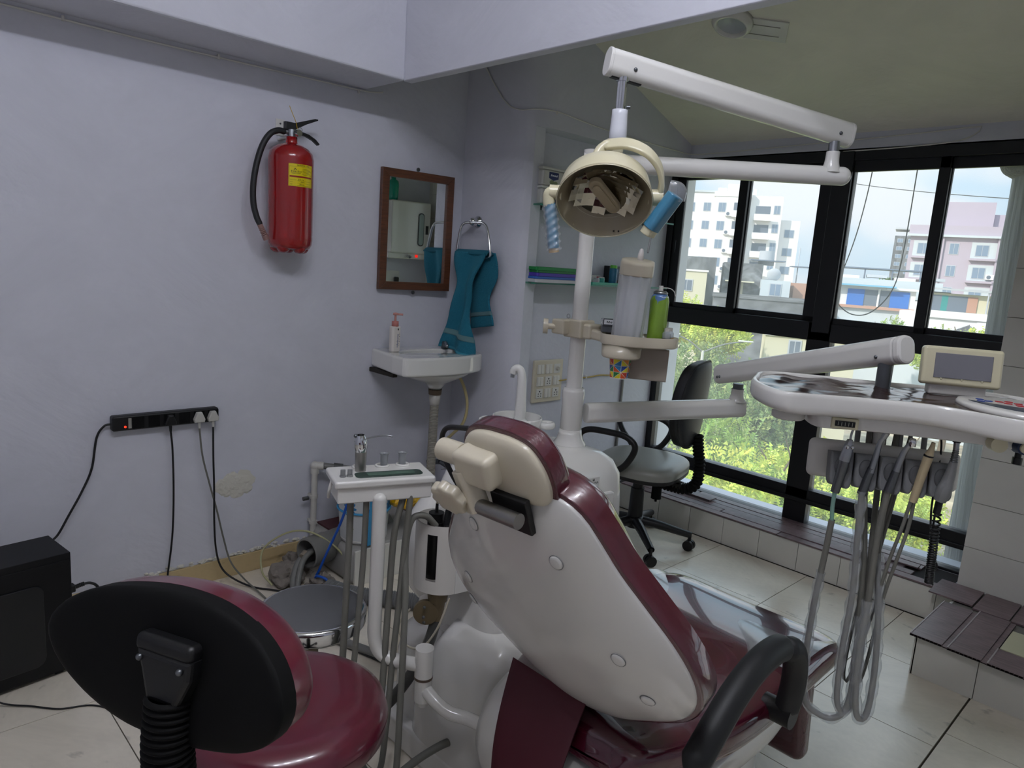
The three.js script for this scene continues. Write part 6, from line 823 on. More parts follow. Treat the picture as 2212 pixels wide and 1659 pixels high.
{ // suction filter box hung on the unit
  const n = V(-0.15, 0, 0.99).normalize(), c = [-1.418, -1.17], t = thing('suction_box', 'white slotted suction filter box hung on the unit side', 'filter box', [c[0], 0.50, c[1]]);
  const a0 = Math.atan2(n.x, n.z), strip = (t0, t1, y0, y1) => { const g = new THREE.CylinderGeometry(0.075, 0.075, y1 - y0, Math.max(2, Math.round((t1 - t0) * 14)), 1, true, t0 + a0, t1 - t0), h = new THREE.CylinderGeometry(0.0725, 0.0725, y1 - y0, Math.max(2, Math.round((t1 - t0) * 14)), 1, true, t0 + a0, t1 - t0); return [g, h].map(q => q.translate(c[0], (y0 + y1) / 2, c[1])); };
  part(t, 'curved_sheet', merge([...strip(-1.57, -0.95, 0.515, 0.705), ...strip(-0.95, -0.55, 0.515, 0.55), ...strip(-0.95, -0.55, 0.68, 0.705), ...strip(-0.55, 0.45, 0.515, 0.705), ...strip(0.45, 0.85, 0.515, 0.55), ...strip(0.45, 0.85, 0.68, 0.705), ...strip(0.85, 1.57, 0.515, 0.705)]), new THREE.MeshPhysicalMaterial({ color: 0xd6d2ca, roughness: 0.35, side: THREE.DoubleSide }));
  const sd = V(n.z, 0, -n.x); for (const s of [-1, 1]) part(t, 'flange', bar([c[0] + sd.x * 0.075 * s, 0.515, c[1] + sd.z * 0.075 * s], [c[0] + sd.x * 0.075 * s, 0.705, c[1] + sd.z * 0.075 * s], 0.003, 0.10, 0.001, 0.0004, sd.clone().cross(V(0, 1, 0)).toArray()).translate(-n.x * 0.05, 0, -n.z * 0.05), M.whiteMatt);
  part(t, 'screw', new THREE.SphereGeometry(0.004, 10, 8).translate(c[0] + sd.x * 0.0775 - n.x * 0.01, 0.66, c[1] + sd.z * 0.0775 - n.z * 0.01), M.greyDark);
  part(t, 'filter_jar', merge([cyl(0.024, 0.024, 0.16).translate(c[0] - 0.02, 0.53, c[1] + 0.01), cyl(0.024, 0.024, 0.16).translate(c[0] + 0.028, 0.53, c[1] - 0.01)]), M.black); part(t, 'jar_lid', merge([cyl(0.021, 0.021, 0.025).translate(c[0] - 0.02, 0.69, c[1] + 0.01), cyl(0.005, 0.004, 0.03, 10).translate(c[0] - 0.02, 0.71, c[1] + 0.01)]), M.black);
  part(t, 'arch_hose', tube([[c[0] + 0.012, 0.68, c[1] + 0.0], [c[0] + 0.016, 0.73, c[1] - 0.004], [c[0] + 0.035, 0.755, c[1] - 0.01], [c[0] + 0.055, 0.735, c[1] - 0.025], [c[0] + 0.06, 0.68, c[1] - 0.04]], 0.010, 12), M.rubber); part(t, 'thin_tube', tube([[c[0] - 0.02, 0.735, c[1] + 0.01], [c[0] - 0.015, 0.765, c[1] + 0.01], [c[0] + 0.02, 0.775, c[1]], [c[0] + 0.045, 0.745, c[1] - 0.02], [c[0] + 0.05, 0.70, c[1] - 0.03]], 0.0025, 8), mat(0xa59c84, 0.4));
  const v = thing('drain_valve', 'brass coloured drain valve under the suction filter box', 'valve', [-1.385, 0.40, -1.13]); const br = mat(0x6f6148, 0.5, { metalness: 0.3 });
  part(v, 'neck', merge([cyl(0.026, 0.03, 0.03).translate(-1.39, 0.485, -1.14), cyl(0.017, 0.022, 0.06).translate(-1.39, 0.43, -1.14)]), br); part(v, 'flange', rod([-1.405, 0.455, -1.115], [-1.395, 0.455, -1.105], 0.034, 0.034, 24), br); for (let k = 0; k < 6; k++) { const a = k * 1.047; part(v, 'bolt', new THREE.SphereGeometry(0.0045, 8, 6).translate(-1.398 + 0.018 * Math.cos(a), 0.455 + 0.025 * Math.sin(a), -1.105 + 0.018 * Math.cos(a)), M.greyDark); }
  part(v, 'black_hose', tube([[-1.39, 0.435, -1.14], [-1.392, 0.38, -1.125], [-1.40, 0.32, -1.10], [-1.43, 0.24, -1.07], [-1.48, 0.16, -1.05], [-1.54, 0.10, -1.04]], 0.0155, 14), mat(0x3c3c3a, 0.5)); part(v, 'looped_tube', tube([[-1.33, 0.515, -1.13], [-1.335, 0.44, -1.10], [-1.365, 0.38, -1.075], [-1.415, 0.37, -1.06], [-1.45, 0.41, -1.06], [-1.445, 0.45, -1.09]], 0.003, 8), mat(0xb0a996, 0.4));
}
{ // corner clutter: pipes, bucket, broken floor
  const t = thing('wall_pipe', 'white plastic water pipe with elbow clipped to the left wall', 'pipe', [-2.78, 0.02, -1.53]);
  part(t, 'riser', rod([-2.775, 0.06, -1.525], [-2.775, 0.43, -1.53], 0.0135), M.pvc); part(t, 'elbow', merge([new THREE.SphereGeometry(0.021, 18, 12).translate(-2.775, 0.44, -1.53), rod([-2.775, 0.405, -1.53], [-2.775, 0.44, -1.53], 0.0185), rod([-2.775, 0.44, -1.53], [-2.755, 0.44, -1.562], 0.0185)]), M.pvc); part(t, 'branch', rod([-2.755, 0.44, -1.562], [-2.70, 0.425, -1.66], 0.0145), M.pvcGrey); part(t, 'union', rod([-2.735, 0.434, -1.60], [-2.715, 0.429, -1.635], 0.019), M.greyDark);
  for (const y of [0.29, 0.17]) part(t, 'clamp', merge([T(cyl(0.018, 0.018, 0.014), -2.775, y, -1.527), box(-2.82, -2.78, y, y + 0.012, -1.533, -1.521)]), M.pvc); part(t, 'tap', rod([-2.775, 0.295, -1.50], [-2.775, 0.295, -1.475], 0.009), M.greyDark); part(t, 'foot', T(cyl(0.02, 0.018, 0.03), -2.775, 0.03, -1.525), M.pvc);
  const b = thing('drain_pipe', 'wide grey drain pipe lying open at the wall foot', 'pipe', [-2.60, 0.0, -1.6]);
  part(b, 'pipe', (() => { const a = V(-2.585, 0.125, -1.395), e = V(-2.68, 0.13, -1.85), L = a.distanceTo(e), g = lathe([[0.058, 0], [0.064, 0], [0.066, 0.004], [0.066, 0.10], [0.062, 0.105], [0.062, L], [0.054, L], [0.054, 0.01], [0.058, 0]], 40); g.applyQuaternion(new THREE.Quaternion().setFromUnitVectors(V(0, 1, 0), e.sub(a).normalize())); return g.translate(a.x, a.y, a.z); })(), M.pvcGrey);
  for (const [x, p] of [[-0.015, 0.0], [0.02, 0.02]]) part(b, 'inner_hose', tube([[-2.62 + x, 0.12, -1.60], [-2.60 + x, 0.118 + p, -1.45], [-2.575 + x, 0.10 + p, -1.37], [-2.545 + x, 0.06, -1.33], [-2.51 + x, 0.02, -1.31], [-2.44 + x, 0.012, -1.30]], 0.0155 - p * 0.2, 12), mat(0x6d6d69, 0.5)); part(b, 'collar', rod([-2.588, 0.128, -1.395], [-2.577, 0.118, -1.372], 0.0155), mat(0x8b8171, 0.5));
  const r = rngOf(33), conc = mat(0x7d766e, 0.95); const rock = (x, z, s, h, seed, label) => { const g = new THREE.IcosahedronGeometry(1, 5), p = g.attributes.position; for (let i = 0; i < p.count; i++) { const f = 1 + 0.9 * fbm(p.getX(i) * 1.4 + seed, p.getY(i) * 1.4, p.getZ(i) * 1.4 - seed, 3); p.setXYZ(i, p.getX(i) * f, Math.max(-0.55, p.getY(i) * f), p.getZ(i) * f); } g.scale(s, h, s * 0.9).translate(x, h * 0.55, z); g.computeVertexNormals(); solo('rubble_lump', label, 'rubble', [x, 0, z], g, conc); };
  rock(-2.62, -1.33, 0.075, 0.06, 3, 'big grey lump of broken concrete below the open drain pipe'); rock(-2.52, -1.43, 0.05, 0.035, 8, 'pale lump of broken mortar beside the blue tube'); rock(-2.45, -1.42, 0.035, 0.025, 14, 'small flat mortar crumb near the ledge end'); rock(-2.72, -1.42, 0.06, 0.05, 21, 'concrete lump tucked against the wall behind the pipe'); rock(-2.50, -1.36, 0.03, 0.018, 27, 'small crumb of plaster on the floor tile');
  solo('supply_tube', 'thin pale tube arching over the grey drain pipe', 'tube', [-2.5, 0.0, -1.4], tube([[-2.60, 0.02, -1.25], [-2.66, 0.06, -1.235], [-2.70, 0.14, -1.26], [-2.67, 0.20, -1.35], [-2.60, 0.21, -1.42], [-2.54, 0.15, -1.50], [-2.47, 0.07, -1.55], [-2.44, 0.02, -1.60]], 0.0042, 8), mat(0xa8a57c, 0.4));
  solo('blue_tube', 'bright blue air tube slanting down from the bucket', 'tube', [-2.5, 0.0, -1.4], tube([[-2.40, 0.52, -1.50], [-2.41, 0.43, -1.49], [-2.44, 0.30, -1.47], [-2.49, 0.16, -1.44], [-2.52, 0.07, -1.42], [-2.53, 0.03, -1.405], [-2.50, 0.055, -1.40], [-2.46, 0.05, -1.42], [-2.42, 0.012, -1.44]], 0.0055, 8), mat(0x0d4fae, 0.35));
  // bucket on the ledge
  const bt = canvasTex(1024, 256, (x, w, h) => { x.fillStyle = '#c7c9c9'; x.fillRect(0, 0, w, h); const q = rngOf(4); for (let k = 0; k < 7; k++) { const cx = 70 + k * 145, cy = 90 + 30 * (k % 2); x.fillStyle = '#1f6fa5'; for (let a = 0; a < 11; a++) { x.beginPath(); x.ellipse(cx + 26 * Math.cos(a * 0.571), cy + 26 * Math.sin(a * 0.571), 20, 7, a * 0.571, 0, 7); x.fill(); } x.fillStyle = '#134a75'; x.beginPath(); x.arc(cx, cy, 10, 0, 7); x.fill(); x.strokeStyle = '#5f7f35'; x.lineWidth = 6; x.beginPath(); x.moveTo(cx, cy + 30); x.quadraticCurveTo(cx + 10, cy + 70, cx + 24, cy + 100); x.stroke(); x.fillStyle = '#b85a3a'; x.font = 'italic 26px serif'; } });
  const k = thing('bucket', 'white bucket with blue flower print and blue handle on the ledge', 'bucket', [-2.545, 0.155, -1.645]); const bk = g => g.translate(-2.545, 0, -1.645);
  part(k, 'wall', bk(new THREE.CylinderGeometry(0.118, 0.10, 0.24, 48, 1, true).translate(0, 0.285, 0)), new THREE.MeshPhysicalMaterial({ map: bt, roughness: 0.35, side: THREE.DoubleSide })); part(k, 'bottom', bk(lathe([[0, 0.157], [0.096, 0.157], [0.101, 0.17], [0.101, 0.175], [0, 0.175]], 40)), M.whiteMatt); part(k, 'band', bk(new THREE.TorusGeometry(0.113, 0.005, 8, 60).rotateX(Math.PI / 2).translate(0, 0.30, 0)), mat(0x3a93c2, 0.35)); part(k, 'rim', bk(new THREE.TorusGeometry(0.119, 0.006, 8, 60).rotateX(Math.PI / 2).translate(0, 0.405, 0)), mat(0x3a93c2, 0.35)); part(k, 'handle', bk(merge([bar([0.101, 0.16, 0.032], [0.117, 0.41, 0.03], 0.03, 0.008, 0.003), cbox(0.05, 0.04, 0.02, 0.004, 0.118, 0.39, 0.03)])), mat(0x3a93c2, 0.35), 'blue plastic handle');
  solo('yellow_bag', 'crumpled yellow plastic bag behind the bucket', 'bag', [-2.47, 0.29, -1.80], (() => { const g = new THREE.IcosahedronGeometry(0.07, 4), p = g.attributes.position; for (let i = 0; i < p.count; i++) { const f = 1 + 0.45 * fbm(p.getX(i) * 26, p.getY(i) * 26 + 4, p.getZ(i) * 26, 3); p.setXYZ(i, p.getX(i) * f, p.getY(i) * f * 0.7, p.getZ(i) * f); } g.computeVertexNormals(); return g.translate(-2.47, 0.335, -1.80); })(), mat(0xd8a800, 0.3, { clearcoat: 0.4 }));
  solo('dark_flask', 'dark glass flask hanging beside the bucket under the arm tray', 'flask', [-2.66, 0.30, -1.60], lathe([[0, 0.30], [0.03, 0.305], [0.04, 0.33], [0.04, 0.40], [0.02, 0.43], [0, 0.43]], 28).translate(-2.655, 0, -1.60), mat(0x17181a, 0.15, { clearcoat: 1 }));
  const pl = (x0, x1, z0, z1, y, label) => solo('ledge_board', label, 'board', [(x0 + x1) / 2, y, (z0 + z1) / 2], uvm(box(x0, x1, y, y + 0.008, z1, z0, 0.001), 1.4), mat(0x4a2024, 0.45)); pl(-2.80, -2.42, -1.99, -2.32, 0.155, 'maroon board on the right end of the corner ledge'); pl(-2.80, -2.68, -1.56, -1.80, 0.156, 'maroon board end left of the flowered bucket'); 
  const ch = thing('corrugated_hose', 'wide ribbed grey suction hose across the floor behind the arm tray', 'hose', [-2.1, 0.0, -1.6]); part(ch, 'hose', hose([[-2.42, 0.04, -1.40], [-2.30, 0.036, -1.46], [-2.18, 0.036, -1.56], [-2.06, 0.038, -1.65], [-1.92, 0.05, -1.66], [-1.78, 0.09, -1.60], [-1.64, 0.14, -1.50]], ribs(90, 0.028, 0.006), 18, 540), mat(0x6a6b6a, 0.5));
  for (const [x, z, y, m, lb] of [[0, 0, 0.016, M.pvcGrey, 'grey pipe on the floor between round stool and unit'], [-0.09, 0.03, 0.009, M.greyDark, 'dark grey cable on the floor beside the grey pipe'], [-0.13, 0.05, 0.007, M.black, 'black cable on the floor nearest the round stool']]) solo('floor_pipe', lb, 'pipe', [-1.85 + x, 0, -1.35 + z], tube([[-2.30 + x, y, -1.17 + z], [-2.1 + x, y, -1.24 + z], [-1.9 + x, y, -1.31 + z], [-1.7 + x, y, -1.37 + z]], y * 0.95, 12), m);
  solo('unit_hose', 'dark hose leaving the white plinth towards the viewer', 'hose', [-1.25, 0, -1.0], tube([[-1.27, 0.14, -1.12], [-1.275, 0.14, -1.08], [-1.30, 0.11, -1.03], [-1.33, 0.06, -0.97], [-1.35, 0.02, -0.90], [-1.33, 0.012, -0.80]], 0.0105, 12), M.hoseGrey); solo('ribbed_cable', 'grey ribbed cable tube at the foot of the chair', 'cable', [-1.1, 0.0, -1.0], hose([[-1.13, 0.10, -1.14], [-1.14, 0.09, -1.06], [-1.17, 0.06, -0.98], [-1.22, 0.02, -0.90], [-1.25, 0.016, -0.8]], ribs(40, 0.012, 0.003), 14, 240), M.grey);
}
// ---------------------------------------------------------------- outside: street, trees, houses
{
  const gy = -9;
  const soil = tex(256, 256, (u, v) => { const k = 0.8 + 0.5 * tn(u, v, 8, 71, 4); return [0.80 * k, 0.73 * k, 0.62 * k]; });
  const g = struct('ground', uvm(box(-260, 160, gy - 0.5, gy, -420, -4.5), 0.1), new THREE.MeshPhysicalMaterial({ map: soil, roughness: 1 }), 'dusty ground far below the window', 'ground');
  part(g, 'road', box(-60, 40, gy, gy + 0.04, -24, -18.5), mat(0x86857f, 0.9)); part(g, 'grass_verge', box(-60, 40, gy, gy + 0.05, -18.5, -8), mat(0x7f8a4a, 1));
  // the rough outer edge of this building beside the window
  { const gg = new THREE.CylinderGeometry(0.20, 0.20, 14, 40, 90), p = gg.attributes.position; for (let i = 0; i < p.count; i++) { const f = 1 + 0.05 * fbm(p.getX(i) * 9, p.getY(i) * 7, p.getZ(i) * 9, 4); p.setX(i, p.getX(i) * f); p.setZ(i, p.getZ(i) * f); } gg.computeVertexNormals(); struct('outer_column', gg.translate(-0.665, -3.5, -3.98), mat(0x8f9295, 0.95, { bumpMap: grainT, bumpScale: 0.02 }), 'rough cement column outside the window', 'column'); struct('outer_bracket', box(-0.90, -0.4, 1.92, 2.6, -4.15, -3.80, 0.06), mat(0x8a8a88, 0.95, { bumpMap: grainT, bumpScale: 0.02 }), 'rough cement bracket over the window corner', 'bracket'); }
  // trees: trunk and a crown of leaf sprays
  const spray = (() => { const P = [], I = []; let n = 0; for (let k = 0; k < 9; k++) { const s = k % 2 ? 1 : -1, y = 0.08 + 0.1 * k, a = 0.34 - 0.02 * k; const q = [[0, y, 0], [s * a * 0.5, y + 0.02, 0.05 + 0.02 * k % 3], [s * a, y + 0.14, -0.04], [s * a * 0.45, y + 0.13, 0.0]]; for (const p of q) P.push(...p); I.push(n, n + 1, n + 2, n, n + 2, n + 3); n += 4; } const gg = new THREE.BufferGeometry(); gg.setAttribute('position', new THREE.Float32BufferAttribute(P, 3)); gg.setAttribute('uv', new THREE.Float32BufferAttribute(new Array(P.length / 3 * 2).fill(0), 2)); gg.setIndex(I); gg.computeVertexNormals(); return gg; })();
  const bark = mat(0x6a5a48, 0.95), leafM = c => new THREE.MeshPhysicalMaterial({ color: c, roughness: 0.9, transmission: 0.35, thickness: 0, side: THREE.DoubleSide });
  const leaf = [leafM(0xd6e070), leafM(0x9fb858), leafM(0xc0d074), leafM(0x93a56c)];
  let seed = 100;
  function tree(label, x, z, top, R, H, kind, count, size) {
    const r = rngOf(seed++), t = thing('street_tree', label, 'tree', [x, gy, z], { local: true, group: 'trees below the window' }); const cy = top - gy - H;
    part(t, 'trunk', hose([[0, 0, 0], [0.1, cy * 0.4, 0.05], [-0.1, cy * 0.8, 0], [0, cy + H * 0.4, 0]], u => 0.22 * (1 - 0.7 * u), 10, 20), bark);
    for (let k = 0; k < 6; k++) { const a = k * 1.05 + r(); part(t, 'branch', hose([[0, cy * 0.75, 0], [0.35 * R * Math.cos(a), cy, 0.35 * R * Math.sin(a)], [0.75 * R * Math.cos(a), cy + H * (0.2 + 0.5 * r()), 0.75 * R * Math.sin(a)]], u => 0.09 * (1 - 0.8 * u), 8, 14), bark); }
    const blobs = []; for (let k = 0; k < 26; k++) { const a = r() * 6.283, q = Math.sqrt(r()); blobs.push([R * 0.75 * q * Math.cos(a), cy + H * 0.55 * (r() * (1.3 - q)) - 0.1 * H, R * 0.75 * q * Math.sin(a), R * (0.24 + 0.2 * r())]); }
    const im = new THREE.InstancedMesh(spray, leaf[kind], count), m = new THREE.Matrix4(), Q = new THREE.Quaternion(), e = new THREE.Euler(), col = new THREE.Color();
    for (let i = 0; i < count; i++) { const b = blobs[(r() * blobs.length) | 0], a = r() * 6.283, w = 2 * r() - 1, s = Math.sqrt(1 - w * w), q = 0.75 + 0.3 * r(); e.set(-0.5 + 2.2 * (r() - 0.5), r() * 6.283, 2.2 * (r() - 0.5)); const k = size * (0.6 + 0.8 * r()); m.compose(V(b[0] + b[3] * q * s * Math.cos(a), b[1] + b[3] * q * w * 0.75, b[2] + b[3] * q * s * Math.sin(a)), Q.setFromEuler(e), V(k, k, k)); im.setMatrixAt(i, m); const c = 0.72 + 0.5 * r(), yl = 0.85 + 0.3 * r(); im.setColorAt(i, col.setRGB(c * yl, c, c * 0.8)); }
    im.name = 'foliage'; im.castShadow = im.receiveShadow = true; im.userData.kind = 'stuff'; t.add(im);
  }
  tree('bright yellow green tree close below the left lower pane', -8.2, -13.8, -1.3, 3.2, 4.2, 0, 7000, 0.42);
  tree('bright tree nearest the office chair side of the window', -9.2, -9.6, -2.9, 2.6, 3.6, 2, 5000, 0.40);
  tree('yellow green tree below the middle window post', -6.6, -11.6, -3.0, 2.8, 3.6, 0, 6000, 0.40);
  tree('leafy tree seen behind the handpiece holder', -4.6, -14.6, -2.3, 3.0, 4.0, 0, 6000, 0.42);
  tree('light green tree beside the road on the right', -3.9, -11.2, -3.7, 2.2, 3.2, 2, 4500, 0.38);
  tree('green tree left of the street lamp across the road', -15.5, -19.5, -1.6, 3.4, 4.6, 2, 5000, 0.5);
  tree('mid green tree right of the street lamp', -11.3, -20.5, -2.2, 3.4, 4.4, 1, 5000, 0.5);
  tree('dark grey green tree filling the top of the left lower pane', -19.0, -31.0, 0.1, 5.6, 6.0, 3, 7000, 0.75);
  tree('grey green tree behind the street lamp post', -24.5, -30.0, -0.2, 4.6, 5.6, 3, 5000, 0.75);
  tree('yellow green tree at the foot of the concrete house', -24.6, -38.0, 1.15, 2.6, 3.4, 0, 3500, 0.6);
  tree('pale tree seen above the transom on the far left', -21.0, -36.6, 0.2, 1.8, 2.6, 0, 2200, 0.55);
  tree('small light tree in the last pane by the cement column', -8.2, -38.5, 1.2, 1.9, 3.4, 0, 2800, 0.5);
  tree('thin young tree before the white houses in the right pane', -11.2, -46.0, 0.3, 2.4, 3.2, 2, 2200, 0.5);
  tree('dark bush by the yellowish house wall', -16.3, -50.0, 0.1, 1.6, 2.4, 1, 1800, 0.5);
  tree('tree crown between the film viewer and the window post', -9.6, -26.0, -2.3, 3.6, 4.2, 0, 5000, 0.55);
  tree('dark tree on a terrace behind the blue shuttered house', -24.0, -74.0, 2.5, 2.4, 2.0, 1, 1400, 0.7);
  // street lamp
  { const t = thing('street_lamp', 'white twin arm street lamp among the trees', 'street lamp', [-13.15, gy, -22.2]); part(t, 'post', rod([-13.15, gy, -22.2], [-13.15, -1.25, -22.2], 0.09, 0.05), M.pvc); for (const [x, z, y] of [[-13.95, -21.45, -0.72], [-12.1, -23.2, -0.82]]) { part(t, 'arm', tube([[-13.15, -1.3, -22.2], [(-13.15 + x) / 2, (-1.25 + y) / 2 + 0.06, (-22.2 + z) / 2], [x, y, z]], 0.026, 8), M.pvcGrey); part(t, 'lamp_head', cbox(0.5, 0.05, 0.16, 0.02, x, y, z, 0, 0.75, 0), M.pvc); } }
  // houses: local z to the viewer's side, origin at the foot
  const wp = { white: mat(0xe2e1df, 0.9), grey: mat(0xa5a6a6, 0.95, { map: tex(256, 256, (u, v) => { const k = 0.8 + 0.5 * tn(u, v, 6, 81, 5); return [k * 0.85, k * 0.86, k * 0.88]; }) }), mauve: mat(0xb3a8b2, 0.9), cream: mat(0xcfc9ae, 0.9), pale: mat(0xc3cacc, 0.9), blue: mat(0x2f6fc0, 0.7), glass: mat(0x7f90a2, 0.25), dark: mat(0x6c7683, 0.4), roof: mat(0xb3b6b8, 0.7), teal: mat(0x2d8a86, 0.7), rail: mat(0xb9bcc0, 0.6), blueRoof: mat(0x74aeca, 0.7), pink: mat(0xb05a78, 0.8), terra: mat(0xb9907c, 0.8) };
  const house = (name, label, x, z, turn) => thing(name, label, 'building', [x, gy, z], { turn, local: true });
  const block = (t, n, x0, x1, y0, y1, z0, z1, m) => part(t, n, box(x0, x1, y0 - gy, y1 - gy, z0, z1), m);
  const win = (t, x, y, z, w, h, m = wp.glass) => { const f = part(t, 'window', box(x - w / 2, x + w / 2, y - gy - h / 2, y - gy + h / 2, z, z + 0.05), wp.rail); part(f, 'pane', box(x - w / 2 + 0.08, x - 0.03, y - gy - h / 2 + 0.08, y - gy + h / 2 - 0.08, z + 0.02, z + 0.07), m); part(f, 'pane', box(x + 0.03, x + w / 2 - 0.08, y - gy - h / 2 + 0.08, y - gy + h / 2 - 0.08, z + 0.02, z + 0.07), m); };
  const balcony = (t, x, y, z, w) => { block(t, 'balcony_slab', x - w / 2, x + w / 2, y - 1.5, y - 1.3, z, z + 1.1, wp.white); block(t, 'balcony_front', x - w / 2, x + w / 2, y - 1.3, y - 0.5, z + 1.0, z + 1.1, wp.white); block(t, 'balcony_opening', x - w / 2 + 0.2, x + w / 2 - 0.2, y - 1.3, y + 0.8, z, z + 0.06, wp.dark); };
  const ac = (t, x, y, z) => { const a = block(t, 'ac_unit', x - 0.5, x + 0.5, y - 0.35, y + 0.35, z, z + 0.4, wp.white); part(a, 'fan_grille', rod([x - 0.1, y - gy, z + 0.4], [x - 0.1, y - gy, z + 0.43], 0.26), wp.dark); };
  const tank = (t, x, y, z, r, h, m = wp.white) => part(t, 'water_tank', T(cyl(r, r * 0.95, h, 20), x, y - gy, z), m);
  { const t = house('apartment_tower', 'tall white apartment tower with balconies in the left panes', -60, -106, 0.50);
    block(t, 'wall', -8.5, -3.2, gy, 14.6, -10, -1.5, wp.white); block(t, 'wall', -3.2, 2.2, gy, 13.9, -10, 0, wp.white); block(t, 'wall', 2.2, 7.2, gy, 14.3, -10, -1, wp.white); block(t, 'wall', 7.2, 10.2, gy, 10.8, -9, -2.5, wp.white); block(t, 'parapet', -3.4, 2.4, 13.9, 14.7, -9, 0.1, wp.white); block(t, 'stair_head', -1.5, 1.8, 14.5, 16.2, -8, -3, wp.white); block(t, 'roof_ledge', -8.7, -3, 14.6, 14.9, -10, -1.3, wp.pale);
    for (let f = 0; f < 6; f++) { const y = 12.2 - 2.9 * f; win(t, -7.0, y, -1.5, 1.3, 1.5); win(t, -4.4, y + 0.1, -1.5, 1.2, 1.4); win(t, -2.0, y, 0, 1.2, 1.5); balcony(t, 0.8, y, 0, 2.4); if (f < 5) { balcony(t, 4.3, y - 0.3, -1, 2.6); win(t, 6.4, y, -1, 1.0, 1.4); } if (f > 0 && f < 5) { win(t, 8.7, y - 0.6, -2.5, 1.5, 1.3); } ac(t, -0.9, y - 1.0, 0); }
    for (const x of [-2.6, -1.9, 2.8]) tank(t, x, 14.6, -4, 0.5, 1.0); }
  { const t = house('concrete_house', 'grey weathered concrete house with flat roofs below the white tower', -30.5, -57, 0.55);
    block(t, 'wall', -7, -2.5, gy, 2.9, -8, -1, wp.grey); block(t, 'wall', -7, -3.2, gy, 1.6, -1, 1.2, wp.cream); block(t, 'wall', -2.5, 6.5, gy, -0.35, -6, 2.5, wp.grey); block(t, 'wall', -1.8, 1.5, -0.4, 2.6, -8, -2, wp.grey); block(t, 'parapet', -2.6, 6.6, -0.35, 0.0, 2.3, 2.6, wp.grey); block(t, 'roof_hut', 1.4, 3.8, -0.4, 1.3, -4, -1, wp.pale); block(t, 'awning', -1.6, 0.8, 0.95, 1.05, -2, -0.6, wp.cream); block(t, 'door', -1.2, 0.0, -0.4, 0.9, -2.0, -1.95, wp.cream); block(t, 'roof_hut', 4.2, 6, -0.3, 1.2, -5, -2, wp.terra); block(t, 'parapet', -7.1, -3.1, 1.6, 1.75, 1.1, 1.3, wp.white);
    for (const [x, y, w, h] of [[3.6, -2.6, 1.2, 1.8], [5.4, -2.6, 0.9, 1.6]]) win(t, x, y, 2.5, w, h, wp.dark); win(t, 2.6, 0.5, -1, 1.0, 1.1); win(t, -4.8, 0.4, 1.2, 1.0, 1.0, wp.dark); tank(t, 2.0, 2.6, -6, 0.7, 1.3, wp.roof); part(t, 'satellite_dish', new THREE.SphereGeometry(0.9, 24, 10, 0, 6.3, 0, 0.7).rotateX(1.9).translate(2.4, 2.0 - gy, -2.2), wp.rail); block(t, 'solar_panel', 0.5, 3.5, 2.95, 3.05, -7, -4, wp.dark); block(t, 'solar_panel', 4.2, 6.0, 2.6, 2.7, -7, -5, wp.dark); part(t, 'mast', rod([4.8, -0.3 - gy, -6], [4.8, 4.4 - gy, -6], 0.05), wp.rail); }
  { const t = house('shuttered_house', 'pale house with bright blue shutters under sheet roofs', -20.2, -58.5, 0.36);
    block(t, 'wall', -4.2, 3.8, gy, -0.2, -6, 0, wp.pale); block(t, 'upper_wall', -3.6, 2.6, -0.2, 1.35, -5, -0.2, wp.white); block(t, 'sheet_roof', -4.4, 1.2, 1.35, 1.47, -5.5, 0.6, wp.blueRoof); block(t, 'sheet_roof', 0.6, 4.8, 1.2, 1.32, -6, 0.2, wp.white); block(t, 'shutter', -2.1, -0.9, -0.15, 1.1, -0.2, -0.1, wp.blue); block(t, 'shutter', 0.9, 2.2, -0.15, 1.1, -0.2, -0.1, wp.blue); block(t, 'opening', -0.9, 0.9, -0.1, 1.1, -0.2, -0.15, wp.dark); part(t, 'post', rod([0.1, -0.2 - gy, -0.1], [0.1, 1.2 - gy, -0.1], 0.08), wp.white); block(t, 'ledge', -3.8, 2.9, -0.35, -0.15, -0.2, 0.3, wp.terra); block(t, 'side_wall', 2.6, 5.0, gy, 0.5, -5, 0.4, wp.white); block(t, 'hut_wall', -4.9, -3.4, gy, -0.4, -3, 1.5, wp.grey); part(t, 'hut_roof', extrude(polyShape([[-0.9, 0], [0.9, 0], [0, 0.9]]), 3).translate(-4.1, -0.4 - gy, -1.4), wp.roof); block(t, 'awning', -2.8, -1.2, -1.6, -1.5, 0, 1.0, wp.roof); block(t, 'awning', 1.6, 3.2, -1.8, -1.7, 0, 1.0, wp.roof); block(t, 'cloth', -2.4, -1.4, -3.4, -2.2, 0.1, 0.2, wp.pink); win(t, 4.1, -0.6, 0.4, 0.8, 1.0, wp.dark); win(t, 3.9, -2.6, 0.4, 0.8, 1.0, wp.dark); win(t, -3.0, 0.3, -0.2, 0.8, 1.0, wp.dark); for (let k = 0; k < 4; k++) block(t, 'roof_shed', -3 + 2.2 * k, -1.4 + 2.2 * k, 2.0 + 0.15 * (k % 2), 2.25 + 0.15 * (k % 2), -14, -9, k % 2 ? wp.roof : wp.white); block(t, 'rear_block', -4.2, 5, gy, 2.0, -16, -8, wp.pale); block(t, 'pergola', -3.6, 3.6, 2.9, 3.0, -15, -10, wp.dark); for (const x of [-3.4, -1, 1.2, 3.4]) part(t, 'post', rod([x, 2 - gy, -10.2], [x, 2.9 - gy, -10.2], 0.06), wp.dark); }
